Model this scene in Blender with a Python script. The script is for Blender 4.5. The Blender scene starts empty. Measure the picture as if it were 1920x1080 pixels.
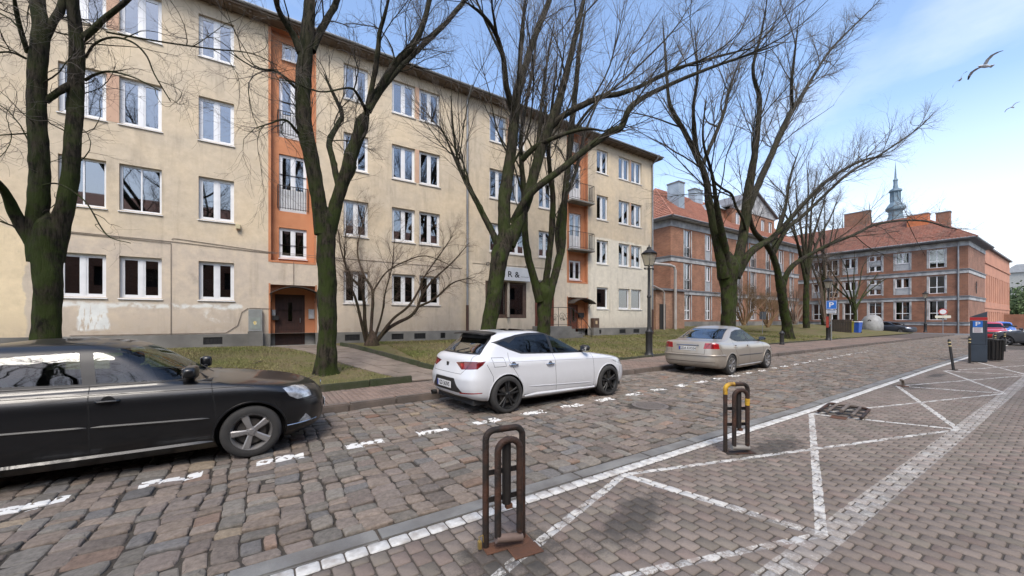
import bpy, bmesh, math, random
import numpy as np
from mathutils import Vector, Matrix
from mathutils.bvhtree import BVHTree
R = math.radians
random.seed(7)
rng = np.random.default_rng(7)
scene = bpy.context.scene
col = scene.collection

# ---------------------------------------------------------------- camera
EYE = 1.6
TH = math.atan2(1105, 720)
CT, ST = math.cos(TH), math.sin(TH)
cam_d = bpy.data.cameras.new('camera')
cam = bpy.data.objects.new('camera', cam_d)
col.objects.link(cam)
cam.location = (0, 0, EYE)
cam.rotation_euler = (math.pi/2, 0, TH - math.pi/2)
cam_d.sensor_width = 36
cam_d.lens = 36*720/1920
cam_d.shift_y = 60/1920
cam_d.clip_start = 0.05
cam_d.clip_end = 3000
scene.camera = cam

# ---------------------------------------------------------------- sky, sun, exposure
SUN_EL, SUN_AZ = R(53), R(238)
world = bpy.data.worlds.new('World')
scene.world = world
world.use_nodes = True
wn, wl = world.node_tree.nodes, world.node_tree.links
for n in list(wn): wn.remove(n)
w_out = wn.new('ShaderNodeOutputWorld')
w_bg = wn.new('ShaderNodeBackground'); w_bg.inputs[1].default_value = 0.15
sky = wn.new('ShaderNodeTexSky'); sky.sky_type = 'NISHITA'
sky.sun_disc = False
sky.sun_elevation = SUN_EL
sky.sun_rotation = R(90) - SUN_AZ
sky.altitude = 0; sky.air_density = 1.0; sky.dust_density = 1.6; sky.ozone_density = 1.2
tc = wn.new('ShaderNodeTexCoord')
mp = wn.new('ShaderNodeMapping'); mp.inputs['Scale'].default_value = (1.0, 1.0, 2.4)
nz = wn.new('ShaderNodeTexNoise'); nz.inputs['Scale'].default_value = 2.3
nz.inputs['Detail'].default_value = 7; nz.inputs['Roughness'].default_value = 0.55
cr = wn.new('ShaderNodeValToRGB')
cr.color_ramp.elements[0].position = 0.50; cr.color_ramp.elements[0].color = (0, 0, 0, 1)
cr.color_ramp.elements[1].position = 0.72; cr.color_ramp.elements[1].color = (1, 1, 1, 1)
sep = wn.new('ShaderNodeSeparateXYZ')
mr = wn.new('ShaderNodeMapRange')   # whitish haze band towards the horizon
mr.inputs[1].default_value = 0.0; mr.inputs[2].default_value = 0.38
mr.inputs[3].default_value = 0.82; mr.inputs[4].default_value = 0.0
mx = wn.new('ShaderNodeMath'); mx.operation = 'MAXIMUM'
cm = wn.new('ShaderNodeMath'); cm.operation = 'MULTIPLY'; cm.inputs[1].default_value = 0.30
mix = wn.new('ShaderNodeMixRGB')
mix.inputs[2].default_value = (4.3, 4.3, 4.35, 1)
wl.new(tc.outputs['Generated'], mp.inputs[0]); wl.new(mp.outputs[0], nz.inputs['Vector'])
wl.new(nz.outputs['Fac'], cr.inputs[0]); wl.new(cr.outputs[0], cm.inputs[0])
wl.new(tc.outputs['Generated'], sep.inputs[0]); wl.new(sep.outputs[2], mr.inputs[0])
wl.new(mr.outputs[0], mx.inputs[0]); wl.new(cm.outputs[0], mx.inputs[1])
wl.new(mx.outputs[0], mix.inputs[0]); wl.new(sky.outputs[0], mix.inputs[1])
wl.new(mix.outputs[0], w_bg.inputs[0]); wl.new(w_bg.outputs[0], w_out.inputs[0])

sun_d = bpy.data.lights.new('sun', 'SUN')
sun_d.energy = 1.5; sun_d.angle = R(24); sun_d.color = (1.0, 0.93, 0.83)
sun = bpy.data.objects.new('sun', sun_d); col.objects.link(sun)
sdir = Vector((math.cos(SUN_EL)*math.cos(SUN_AZ), math.cos(SUN_EL)*math.sin(SUN_AZ), math.sin(SUN_EL)))
sun.rotation_euler = sdir.to_track_quat('Z', 'Y').to_euler()
sun.location = (0, 0, 40)

scene.render.engine = 'CYCLES'
scene.view_settings.view_transform = 'Standard'
scene.view_settings.look = 'None'
scene.view_settings.exposure = 1.2
scene.view_settings.gamma = 1.0
scene.view_settings.use_curve_mapping = False
scene.cycles.max_bounces = 6
scene.cycles.transparent_max_bounces = 12

# ---------------------------------------------------------------- survey helpers (pixel of the photograph -> place)
def XonY(px, Y):
    u = (px-960)/720
    return Y*(CT+u*ST)/(ST-u*CT)
def at(px, py, Y):
    """the point of the vertical plane at distance Y that shows at this pixel"""
    X = XonY(px, Y); d = X*CT + Y*ST
    return Vector((X, Y, EYE + (600-py)/720*d))
def gnd(px, py, z=0.0):
    d = 720*(EYE-z)/(py-600); xc = (px-960)/720*d
    return Vector((xc*ST + d*CT, d*ST - xc*CT, z))

# ---------------------------------------------------------------- materials
MATS = {}
def nodes_of(name):
    m = bpy.data.materials.new(name); m.use_nodes = True
    nt = m.node_tree
    return m, nt.nodes, nt.links, nt.nodes['Principled BSDF']
def pmat(name, c1, c2=None, rough=0.8, metal=0.0, scale=3.0, detail=5.0, bump=0.0, bscale=None, coat=0.0,
         c3=None, scale3=0.4, spec=0.5, island=0.0, lo=0.35, hi=0.65, stretch=(1, 1, 1)):
    if name in MATS: return MATS[name]
    m, n, l, b = nodes_of(name)
    c2 = c2 or tuple(x*0.8 for x in c1)
    tc = n.new('ShaderNodeTexCoord'); mp = n.new('ShaderNodeMapping'); mp.inputs['Scale'].default_value = stretch
    l.new(tc.outputs['Object'], mp.inputs[0])
    nz = n.new('ShaderNodeTexNoise'); nz.inputs['Scale'].default_value = scale; nz.inputs['Detail'].default_value = detail
    l.new(mp.outputs[0], nz.inputs['Vector'])
    r = n.new('ShaderNodeValToRGB')
    r.color_ramp.elements[0].position = lo; r.color_ramp.elements[1].position = hi
    r.color_ramp.elements[0].color = (*c1, 1); r.color_ramp.elements[1].color = (*c2, 1)
    l.new(nz.outputs['Fac'], r.inputs[0]); out = r.outputs[0]
    if c3:
        n3 = n.new('ShaderNodeTexNoise'); n3.inputs['Scale'].default_value = scale3; n3.inputs['Detail'].default_value = 6
        l.new(mp.outputs[0], n3.inputs['Vector'])
        r3 = n.new('ShaderNodeValToRGB'); r3.color_ramp.elements[0].position = 0.45; r3.color_ramp.elements[1].position = 0.68
        l.new(n3.outputs['Fac'], r3.inputs[0])
        mi = n.new('ShaderNodeMixRGB'); mi.inputs[2].default_value = (*c3, 1)
        l.new(r3.outputs[0], mi.inputs[0]); l.new(out, mi.inputs[1]); out = mi.outputs[0]
    if island:
        g = n.new('ShaderNodeNewGeometry'); hs = n.new('ShaderNodeHueSaturation')
        ma = n.new('ShaderNodeMapRange'); ma.inputs[3].default_value = 1-island; ma.inputs[4].default_value = 1+island
        l.new(g.outputs['Random Per Island'], ma.inputs[0]); l.new(ma.outputs[0], hs.inputs['Value'])
        l.new(out, hs.inputs['Color']); out = hs.outputs[0]
    l.new(out, b.inputs['Base Color'])
    b.inputs['Roughness'].default_value = rough; b.inputs['Metallic'].default_value = metal
    b.inputs['Coat Weight'].default_value = coat; b.inputs['Coat Roughness'].default_value = 0.04
    b.inputs['Specular IOR Level'].default_value = spec
    if bump:
        bn = n.new('ShaderNodeTexNoise'); bn.inputs['Scale'].default_value = bscale or scale*6; bn.inputs['Detail'].default_value = 4
        l.new(mp.outputs[0], bn.inputs['Vector'])
        bu = n.new('ShaderNodeBump'); bu.inputs['Strength'].default_value = bump; bu.inputs['Distance'].default_value = 0.02
        l.new(bn.outputs['Fac'], bu.inputs['Height']); l.new(bu.outputs[0], b.inputs['Normal'])
    MATS[name] = m
    return m

def glass_mat(name, tint=(0.25, 0.28, 0.28), dark=0.35, rough=0.02, top=1.0):
    """thin pane: clear mirror-like reflection over a tinted see-through sheet"""
    if name in MATS: return MATS[name]
    m, n, l, b = nodes_of(name); n.remove(b)
    out = [x for x in n if x.type == 'OUTPUT_MATERIAL'][0]
    tr = n.new('ShaderNodeBsdfTransparent'); tr.inputs[0].default_value = (*tint, 1)
    gl = n.new('ShaderNodeBsdfGlossy'); gl.inputs['Roughness'].default_value = rough
    gl.inputs[0].default_value = (0.95, 0.97, 1, 1)
    fr = n.new('ShaderNodeFresnel'); fr.inputs[0].default_value = 1.52
    mr = n.new('ShaderNodeMapRange'); mr.inputs[1].default_value = 0; mr.inputs[2].default_value = 1
    mr.inputs[3].default_value = dark*0.25; mr.inputs[4].default_value = top
    l.new(fr.outputs[0], mr.inputs[0])
    mi = n.new('ShaderNodeMixShader'); l.new(mr.outputs[0], mi.inputs[0])
    l.new(tr.outputs[0], mi.inputs[1]); l.new(gl.outputs[0], mi.inputs[2]); l.new(mi.outputs[0], out.inputs[0])
    MATS[name] = m
    return m

# ---------------------------------------------------------------- object helpers
def tag(o, label=None, cat=None, group=None, kind=None):
    if label: o['label'] = label
    if cat: o['category'] = cat
    if group: o['group'] = group
    if kind: o['kind'] = kind
    return o
def empty(name, loc=(0, 0, 0), rz=0.0, label=None, cat=None, group=None):
    o = bpy.data.objects.new(name, None); col.objects.link(o)
    o.location = loc; o.rotation_euler = (0, 0, rz); o.empty_display_size = 0.2
    return tag(o, label, cat, group)
def link_mesh(name, me, parent=None):
    o = bpy.data.objects.new(name, me); col.objects.link(o)
    if parent is not None: o.parent = parent
    return o
def copy_tree(o, parent=None, loc=None, rz=None, label=None):
    c = o.copy(); col.objects.link(c)
    if parent is not None: c.parent = parent
    if loc is not None: c.location = loc
    if rz is not None: c.rotation_euler = (0, 0, rz)
    if label: c['label'] = label
    for ch in [x for x in KIDS.get(o.name, [])]:
        copy_tree(ch, c)
    return c
KIDS = {}
class MB:
    """collects simple solids and links them as one mesh object"""
    def __init__(s): s.v = []; s.f = []; s.mi = []; s.cur = 0
    def add(s, vs, fs):
        b = len(s.v); s.v += [tuple(v) for v in vs]
        for f in fs: s.f.append(tuple(i+b for i in f)); s.mi.append(s.cur)
        return s
    def box(s, x0, x1, y0, y1, z0, z1):
        return s.add([(x0,y0,z0),(x1,y0,z0),(x1,y1,z0),(x0,y1,z0),(x0,y0,z1),(x1,y0,z1),(x1,y1,z1),(x0,y1,z1)],
              [(0,3,2,1),(4,5,6,7),(0,1,5,4),(1,2,6,5),(2,3,7,6),(3,0,4,7)])
    def bbox(s, x0, x1, y0, y1, z0, z1, b=0.01):
        """box with chamfered edges"""
        bm = bmesh.new(); bmesh.ops.create_cube(bm, size=1)
        for v in bm.verts:
            v.co = ((x0+x1)/2+v.co.x*(x1-x0), (y0+y1)/2+v.co.y*(y1-y0), (z0+z1)/2+v.co.z*(z1-z0))
        bmesh.ops.bevel(bm, geom=bm.edges[:], offset=b, segments=2, affect='EDGES', profile=0.5)
        bm.verts.index_update()
        s.add([v.co[:] for v in bm.verts], [[v.index for v in f.verts] for f in bm.faces]); bm.free()
        return s
    def tube(s, pts, r, k=8, caps=True):
        pts = [Vector(p) for p in pts]; n = len(pts)
        rs = r if isinstance(r, (list, tuple)) else [r]*n
        up = None; base = len(s.v)
        for i, p in enumerate(pts):
            t = (pts[min(i+1, n-1)]-pts[max(i-1, 0)]).normalized()
            if up is None:
                up = t.cross(Vector((0, 0, 1)))
                if up.length < 0.1: up = t.cross(Vector((0, 1, 0)))
                up.normalize()
            up = (up - t*up.dot(t)).normalized(); bi = t.cross(up)
            for j in range(k):
                a = 2*math.pi*j/k
                s.v.append(tuple(p + (up*math.cos(a) + bi*math.sin(a))*rs[i]))
        for i in range(n-1):
            for j in range(k):
                a = base+i*k+j; b = base+i*k+(j+1) % k
                s.f.append((a, b, b+k, a+k)); s.mi.append(s.cur)
        if caps:
            s.f.append(tuple(base+j for j in range(k))[::-1]); s.mi.append(s.cur)
            s.f.append(tuple(base+(n-1)*k+j for j in range(k))); s.mi.append(s.cur)
        return s
    def lathe(s, prof, c=(0, 0, 0), k=16, axis='z', a0=0.0, close=True):
        base = len(s.v); c = Vector(c)
        for r, h in prof:
            for j in range(k):
                a = a0+2*math.pi*j/k; x, y = r*math.cos(a), r*math.sin(a)
                p = (x, y, h) if axis == 'z' else ((x, h, y) if axis == 'y' else (h, x, y))
                s.v.append(tuple(c+Vector(p)))
        for i in range(len(prof)-1):
            for j in range(k):
                a = base+i*k+j; b = base+i*k+(j+1) % k
                s.f.append((a, b, b+k, a+k)); s.mi.append(s.cur)
        if close:
            if prof[0][0] > 1e-4: s.f.append(tuple(base+j for j in range(k))[::-1]); s.mi.append(s.cur)
            if prof[-1][0] > 1e-4: s.f.append(tuple(base+(len(prof)-1)*k+j for j in range(k))); s.mi.append(s.cur)
        return s
    def prism(s, poly, h0, h1, plane='xz'):
        """outline extruded along the missing axis"""
        n = len(poly)
        def P(p, h): return (p[0], h, p[1]) if plane == 'xz' else ((p[0], p[1], h) if plane == 'xy' else (h, p[0], p[1]))
        return s.add([P(p, h0) for p in poly]+[P(p, h1) for p in poly],
                     [tuple(range(n))[::-1], tuple(range(n, 2*n))] + [(i, (i+1) % n, n+(i+1) % n, n+i) for i in range(n)])
    def quad(s, a, b, c, d): return s.add([a, b, c, d], [(0, 1, 2, 3)])
    def mesh(s, name, mats=None, smooth=False, fix=True, angle=35):
        me = bpy.data.meshes.new(name); me.from_pydata(s.v, [], s.f)
        mats = mats if isinstance(mats, (list, tuple)) else [mats]
        for m in mats:
            if m: me.materials.append(m)
        if len(mats) > 1: me.polygons.foreach_set('material_index', s.mi)
        if fix:
            bm = bmesh.new(); bm.from_mesh(me); bmesh.ops.recalc_face_normals(bm, faces=bm.faces); bm.to_mesh(me); bm.free()
        if smooth:
            me.polygons.foreach_set('use_smooth', [True]*len(me.polygons))
            try: me.set_sharp_from_angle(angle=R(angle))
            except Exception: pass
        return me
    def build(s, name, mats, parent=None, smooth=False, **k):
        o = link_mesh(name, s.mesh(name, mats, smooth, **k), parent)
        if parent is not None: KIDS.setdefault(parent.name, []).append(o)
        return o
def arc_pts(cx, cy, r, a0, a1, n):
    return [(cx+r*math.cos(R(a0+(a1-a0)*i/n)), cy+r*math.sin(R(a0+(a1-a0)*i/n))) for i in range(n+1)]
def text_obj(name, body, size, mat, parent, loc, rot, extrude=0.001, align='CENTER', sx=1.0):
    cu = bpy.data.curves.new(name, 'FONT'); cu.body = body; cu.size = size; cu.extrude = extrude
    cu.align_x = align; cu.align_y = 'CENTER'; cu.resolution_u = 3; cu.offset = size*.012
    t = bpy.data.objects.new('tmp', cu); col.objects.link(t)
    bpy.context.view_layer.update()
    me = bpy.data.meshes.new_from_object(t.evaluated_get(bpy.context.evaluated_depsgraph_get()))
    bpy.data.objects.remove(t); me.name = name
    me.materials.clear(); me.materials.append(mat)
    o = link_mesh(name, me, parent); o.location = loc; o.rotation_euler = rot; o.scale = (sx, 1, 1)
    if parent is not None: KIDS.setdefault(parent.name, []).append(o)
    return o
# ================================================================ GROUND, ROAD, PAVEMENT
def poly_at(tab, X):
    return float(np.interp(X, [t[0] for t in tab], [t[1] for t in tab]))
LINE = [(-30, 2.75), (0, 2.73), (8, 2.76), (18, 2.98), (45, 3.3), (64, 3.4)]           # street side of the paved bay
KERB = [(-30, 7.0), (-6, 7.12), (0.8, 7.24), (3, 7.46), (8, 7.60), (12, 7.68), (18, 7.82), (56, 8.3), (62, 8.35)]
LAWN = [(-30, 8.2), (0, 8.7), (3, 9.0), (13.3, 9.95), (26, 11.0), (60, 11.3)]
KH = 0.12
def lawn_z(X, Y):
    e = poly_at(LAWN, X)
    t = min(max((Y-e)/7.5, 0), 1); t = t*t*(3-2*t)
    far = min(max((Y-17.5)/4.0, 0), 1)
    return 0.17 + t*0.46 + far*0.45*min(max((X-18)/10, 0), 1)

ground_mat = pmat('packed_earth', (0.09, 0.075, 0.055), (0.05, 0.042, 0.03), scale=1.2, bump=0.4, rough=0.95)
g = MB(); g.quad((-400, -400, -0.12), (600, -400, -0.12), (600, 600, -0.12), (-400, 600, -0.12))
tag(g.build('ground', pmat('ground_far', (0.10, 0.10, 0.09), (0.07, 0.07, 0.06), scale=0.3, rough=0.95), fix=False), kind='structure')

# --- paving stones helper: pillow-shaped stones from outlines
def stones_mesh(name, polys, heights, z0, dome, bev, mat, tints=None, zt=0.0, extra=None):
    rough = mat.name.startswith('cobble')
    """polys: list of (k,2) arrays ccw; one closed stone each, bevelled rim and slightly domed top"""
    V = []; F = []; T = []
    for i, P in enumerate(polys):
        k = len(P); c = P.mean(0); b = len(V)
        d = P-c; ln = np.sqrt((d**2).sum(1, keepdims=True))+1e-6
        top = heights[i]
        P1 = c + d*(1-bev*0.25/ln); P2 = c + d*(1-bev*(rng.uniform(.5, 1.7, (k, 1)) if rough else 1)/ln)
        tx, ty = extra[i] if extra is not None else (0, 0)
        zz_ = z0+(top-z0)*(.78 if rough else .62)
        for Q, z in ((P, z0), (P, zz_), (P1, z0+(top-z0)*0.9), (P2, top)):
            for q in Q: V.append((q[0], q[1], z + ((q[0]-c[0])*tx+(q[1]-c[1])*ty if z > z0 else 0)))
        V.append((c[0]+(random.uniform(-.03, .03) if rough else 0), c[1]+(random.uniform(-.03, .03) if rough else 0), top+(random.uniform(-.002, .009) if rough else dome)))
        for rr in range(3):
            for j in range(k):
                a = b+rr*k+j; e = b+rr*k+(j+1) % k
                F.append((a, e, e+k, a+k))
        for j in range(k): F.append((b+3*k+j, b+3*k+(j+1) % k, b+4*k))
        if tints is not None: T += [tints[i]]*(4*k)
    me = bpy.data.meshes.new(name); me.from_pydata(V, [], F); me.materials.append(mat)
    me.polygons.foreach_set('use_smooth', [not rough]*len(F))
    if tints is not None:
        at_ = me.attributes.new('tint', 'FLOAT_COLOR', 'FACE')
        arr = np.ones((len(F), 4), np.float32); arr[:, :3] = np.array(T); at_.data.foreach_set('color', arr.ravel())
    return me
def size_in_photo(c):
    d = c[0]*CT+c[1]*ST; xc = c[0]*ST-c[1]*CT
    if d < 0.6: return -1
    px = 960+720*xc/d; py = 600+720*EYE/d
    if px < -20 or px > 1940 or py > 1100: return -1
    return 1/d
def split_stones(parent, name, stuff_name, polys, heights, z0, dome, bev, mat, tints, extra=None, nmax=300):
    sc = np.array([size_in_photo(p.mean(0)) for p in polys]); order = np.argsort(-sc)
    near = [i for i in order[:nmax] if sc[i] > 0]; ns = set(near)
    for i in near:
        me = stones_mesh(name, [polys[i]], [heights[i]], z0, dome, bev, mat, [tints[i]], extra=[extra[i]] if extra is not None else None)
        link_mesh(name, me, parent)
    rest = [i for i in range(len(polys)) if i not in ns]
    o = link_mesh(stuff_name, stones_mesh(stuff_name, [polys[i] for i in rest], [heights[i] for i in rest], z0, dome, bev, mat,
                  [tints[i] for i in rest], extra=[extra[i] for i in rest] if extra is not None else None), parent)
    o['kind'] = 'stuff'

# --- road with cobbles
sand = pmat('joint_sand', (0.026, 0.021, 0.016), (0.058, 0.048, 0.036), scale=9, bump=0.5, rough=0.98)
def strip(name, xs, ya, yb, z, mat, kind='structure', ny=1):
    m = MB()
    for a, b in zip(xs[:-1], xs[1:]):
        for j in range(ny):
            f0, f1 = j/ny, (j+1)/ny
            q = lambda X, f: (X, ya(X)*(1-f)+yb(X)*f)
            p0, p1, p2, p3 = q(a, f0), q(b, f0), q(b, f1), q(a, f1)
            m.quad((*p0, z(*p0)), (*p1, z(*p1)), (*p2, z(*p2)), (*p3, z(*p3)))
    return tag(m.build(name, mat, fix=False), kind=kind)
XS = [-30, -12, -6, 0, 0.8, 3, 8, 12, 18, 26, 34, 45, 56, 62]
road = strip('cobbled_road', XS, lambda X: poly_at(LINE, X)+0.30, lambda X: poly_at(KERB, X), lambda x, y: -0.017, sand)

def cobble_mat():
    m, n, l, b = nodes_of('cobblestone')
    a = n.new('ShaderNodeAttribute'); a.attribute_name = 'tint'
    tc = n.new('ShaderNodeTexCoord')
    n1 = n.new('ShaderNodeTexNoise'); n1.inputs['Scale'].default_value = 26; n1.inputs['Detail'].default_value = 8
    n1.inputs['Roughness'].default_value = 0.7
    n2 = n.new('ShaderNodeTexNoise'); n2.inputs['Scale'].default_value = 2.2; n2.inputs['Detail'].default_value = 3
    l.new(tc.outputs['Object'], n1.inputs['Vector']); l.new(tc.outputs['Object'], n2.inputs['Vector'])
    r1 = n.new('ShaderNodeMapRange'); r1.inputs[1].default_value = 0.25; r1.inputs[2].default_value = 0.75
    r1.inputs[3].default_value = 0.60; r1.inputs[4].default_value = 1.38
    l.new(n1.outputs['Fac'], r1.inputs[0])
    hs = n.new('ShaderNodeHueSaturation'); l.new(a.outputs['Color'], hs.inputs['Color']); l.new(r1.outputs[0], hs.inputs['Value'])
    # worn white bay marks: a dashed line of paint running along the street
    sx = n.new('ShaderNodeSeparateXYZ'); l.new(tc.outputs['Object'], sx.inputs[0])
    def M(op, x, y=None, c=None):
        q = n.new('ShaderNodeMath'); q.operation = op
        for i, v in enumerate((x, y, c)):
            if v is None: continue
            if isinstance(v, (int, float)): q.inputs[i].default_value = v
            else: l.new(v, q.inputs[i])
        return q.outputs[0]
    X, Y = sx.outputs[0], sx.outputs[1]
    yl = M('ADD', M('MULTIPLY', X, 0.055), 5.13)
    nse = M('MULTIPLY', M('SUBTRACT', n2.outputs['Fac'], 0.5), 0.12)
    dy = M('ABSOLUTE', M('ADD', M('SUBTRACT', Y, yl), nse))
    iny = M('LESS_THAN', dy, 0.085)
    ph = M('FRACT', M('DIVIDE', M('ADD', X, 20.62), 0.935))
    inx = M('LESS_THAN', ph, 0.50)
    lim = M('LESS_THAN', X, 27.0)
    lim2 = M('GREATER_THAN', X, -3.4)
    n4 = n.new('ShaderNodeTexNoise'); n4.inputs['Scale'].default_value = 14; n4.inputs['Detail'].default_value = 6
    l.new(tc.outputs['Object'], n4.inputs['Vector'])
    worn = M('GREATER_THAN', n4.outputs['Fac'], M('ADD', 0.43, M('MULTIPLY', X, 0.0045)))
    mask = M('MULTIPLY', M('MULTIPLY', M('MULTIPLY', iny, inx), M('MULTIPLY', lim, lim2)), worn)
    # drops of dirt in low spots
    mi = n.new('ShaderNodeMixRGB'); mi.inputs[2].default_value = (0.62, 0.61, 0.58, 1)
    l.new(mask, mi.inputs[0]); l.new(hs.outputs[0], mi.inputs[1])
    l.new(mi.outputs[0], b.inputs['Base Color']); b.inputs['Roughness'].default_value = 0.92
    b.inputs['Specular IOR Level'].default_value = 0.18
    bu = n.new('ShaderNodeBump'); bu.inputs['Strength'].default_value = 0.9; bu.inputs['Distance'].default_value = 0.022
    n3 = n.new('ShaderNodeTexNoise'); n3.inputs['Scale'].default_value = 9; n3.inputs['Detail'].default_value = 7
    l.new(tc.outputs['Object'], n3.inputs['Vector'])
    l.new(n3.outputs['Fac'], bu.inputs['Height']); l.new(bu.outputs[0], b.inputs['Normal'])
    return m
cob = cobble_mat()
PAL = np.array([(0.125,0.103,0.088),(0.105,0.090,0.082),(0.140,0.112,0.092),(0.118,0.098,0.090),(0.098,0.098,0.092),(0.110,0.108,0.098),
                (0.078,0.085,0.092),(0.130,0.122,0.108),(0.150,0.098,0.074),(0.165,0.085,0.060),(0.175,0.140,0.095),(0.088,0.080,0.078)])
PW = np.array([.18,.14,.14,.13,.09,.09,.06,.08,.035,.010,.012,.03]); PW = PW/PW.sum()
ks = rng.normal(0, 1, (10, 2)); ks = ks/np.linalg.norm(ks, axis=1, keepdims=True)*rng.uniform(3, 13, (10, 1)); kp = rng.uniform(0, 6.28, 10); ka = rng.uniform(-1, 1, (10, 2))
def warp(P):
    ph = P @ ks.T + kp
    return P + (np.sin(ph) @ ka)*0.009
polys, hts, tnt, tilt = [], [], [], []
MH = (6.1, 4.62); MHR = 0.33      # manhole in the road
x = -11.0
while x < 62:
    w = random.uniform(0.14, 0.25); y0 = poly_at(LINE, x)+0.315; y1 = poly_at(KERB, x)-0.02
    y = y0 - random.uniform(0, 0.05)
    skew = random.uniform(-0.02, 0.02)
    while y < y1-0.07:
        h = random.choice((random.uniform(0.10, 0.15), random.uniform(0.13, 0.20), random.uniform(0.17, 0.26)))
        if y+h > y1-0.09: h = y1-y
        ys = max(y, y0); xa, xb, ya, yb = x, x+w, ys, y+h
        cells = [(xa, xb, ya, yb)]
        if random.random() < 0.10 and w > 0.22: cells = [(xa, (xa+xb)/2+random.uniform(-.02, .02), ya, yb)]; cells.append((cells[0][1], xb, ya, yb))
        for (a, b_, c, d) in cells:
            g_ = random.uniform(0.003, 0.010); cx = min(b_-a, d-c)*random.uniform(0.12, 0.32)
            jt = lambda: random.uniform(-0.022, 0.022)
            pts = np.array([(a+g_+cx+jt(), c+g_), (b_-g_-cx+jt(), c+g_), (b_-g_-cx*0.25, c+g_+cx*0.25), (b_-g_, c+g_+cx+jt()), (b_-g_, d-g_-cx+jt()), (b_-g_-cx*0.25, d-g_-cx*.25),
                            (b_-g_-cx+jt(), d-g_), (a+g_+cx+jt(), d-g_), (a+g_+cx*.25, d-g_-cx*.25), (a+g_, d-g_-cx+jt()), (a+g_, c+g_+cx+jt()), (a+g_+cx*.25, c+g_+cx*.25)])
            jl, jr = random.uniform(-.020, .012), random.uniform(-.012, .020); mid = (a+b_)/2; pts[:, 0] += np.where(pts[:, 0] < mid, jl, jr)
            pts = warp(pts)
            pts[:, 1] = np.clip(pts[:, 1], y0-0.005, y1+0.012)
            cc = pts.mean(0)
            if math.hypot(cc[0]-MH[0], cc[1]-MH[1]) < MHR+0.07: continue
            polys.append(pts); hts.append(random.uniform(-0.010, 0.012)); tilt.append((random.uniform(-.08, .08), random.uniform(-.08, .08)))
            t = PAL[rng.choice(len(PAL), p=PW)]; t = (t*.55+np.array((.122, .103, .088))*.45)*np.array((1.02, 1.0, .96))*random.uniform(0.80, 1.24)*1.32; tnt.append(t)
        y += h
    x += w
split_stones(road, 'cobblestone', 'cobblestones', polys, hts, -0.06, 0.005, 0.020, cob, tnt, extra=tilt)
# manhole cover
mh = empty('manhole_cover', (MH[0], MH[1], 0), R(20), 'round ribbed iron manhole cover set in the cobbled road', 'manhole')
iron = pmat('cast_iron', (0.17, 0.145, 0.125), (0.12, 0.105, 0.095), scale=12, rough=0.7, metal=0.15, bump=0.2)
m = MB(); m.lathe([(0.25, -0.05), (0.25, -0.006), (0.262, -0.004), (0.262, 0.002), (MHR, 0.002), (MHR, -0.05)], k=40, close=False); m.build('frame', iron, mh)
m = MB(); m.lathe([(0.001, -0.012), (0.248, -0.012)], k=40, close=False)
for i in range(-6, 7):
    xx = i*0.037; hh = math.sqrt(max(0.245**2-xx*xx, 0))
    if hh > 0.04: m.box(xx-0.010, xx+0.010, -hh, hh, -0.012, -0.001)
m.build('grate', iron, mh)

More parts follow.
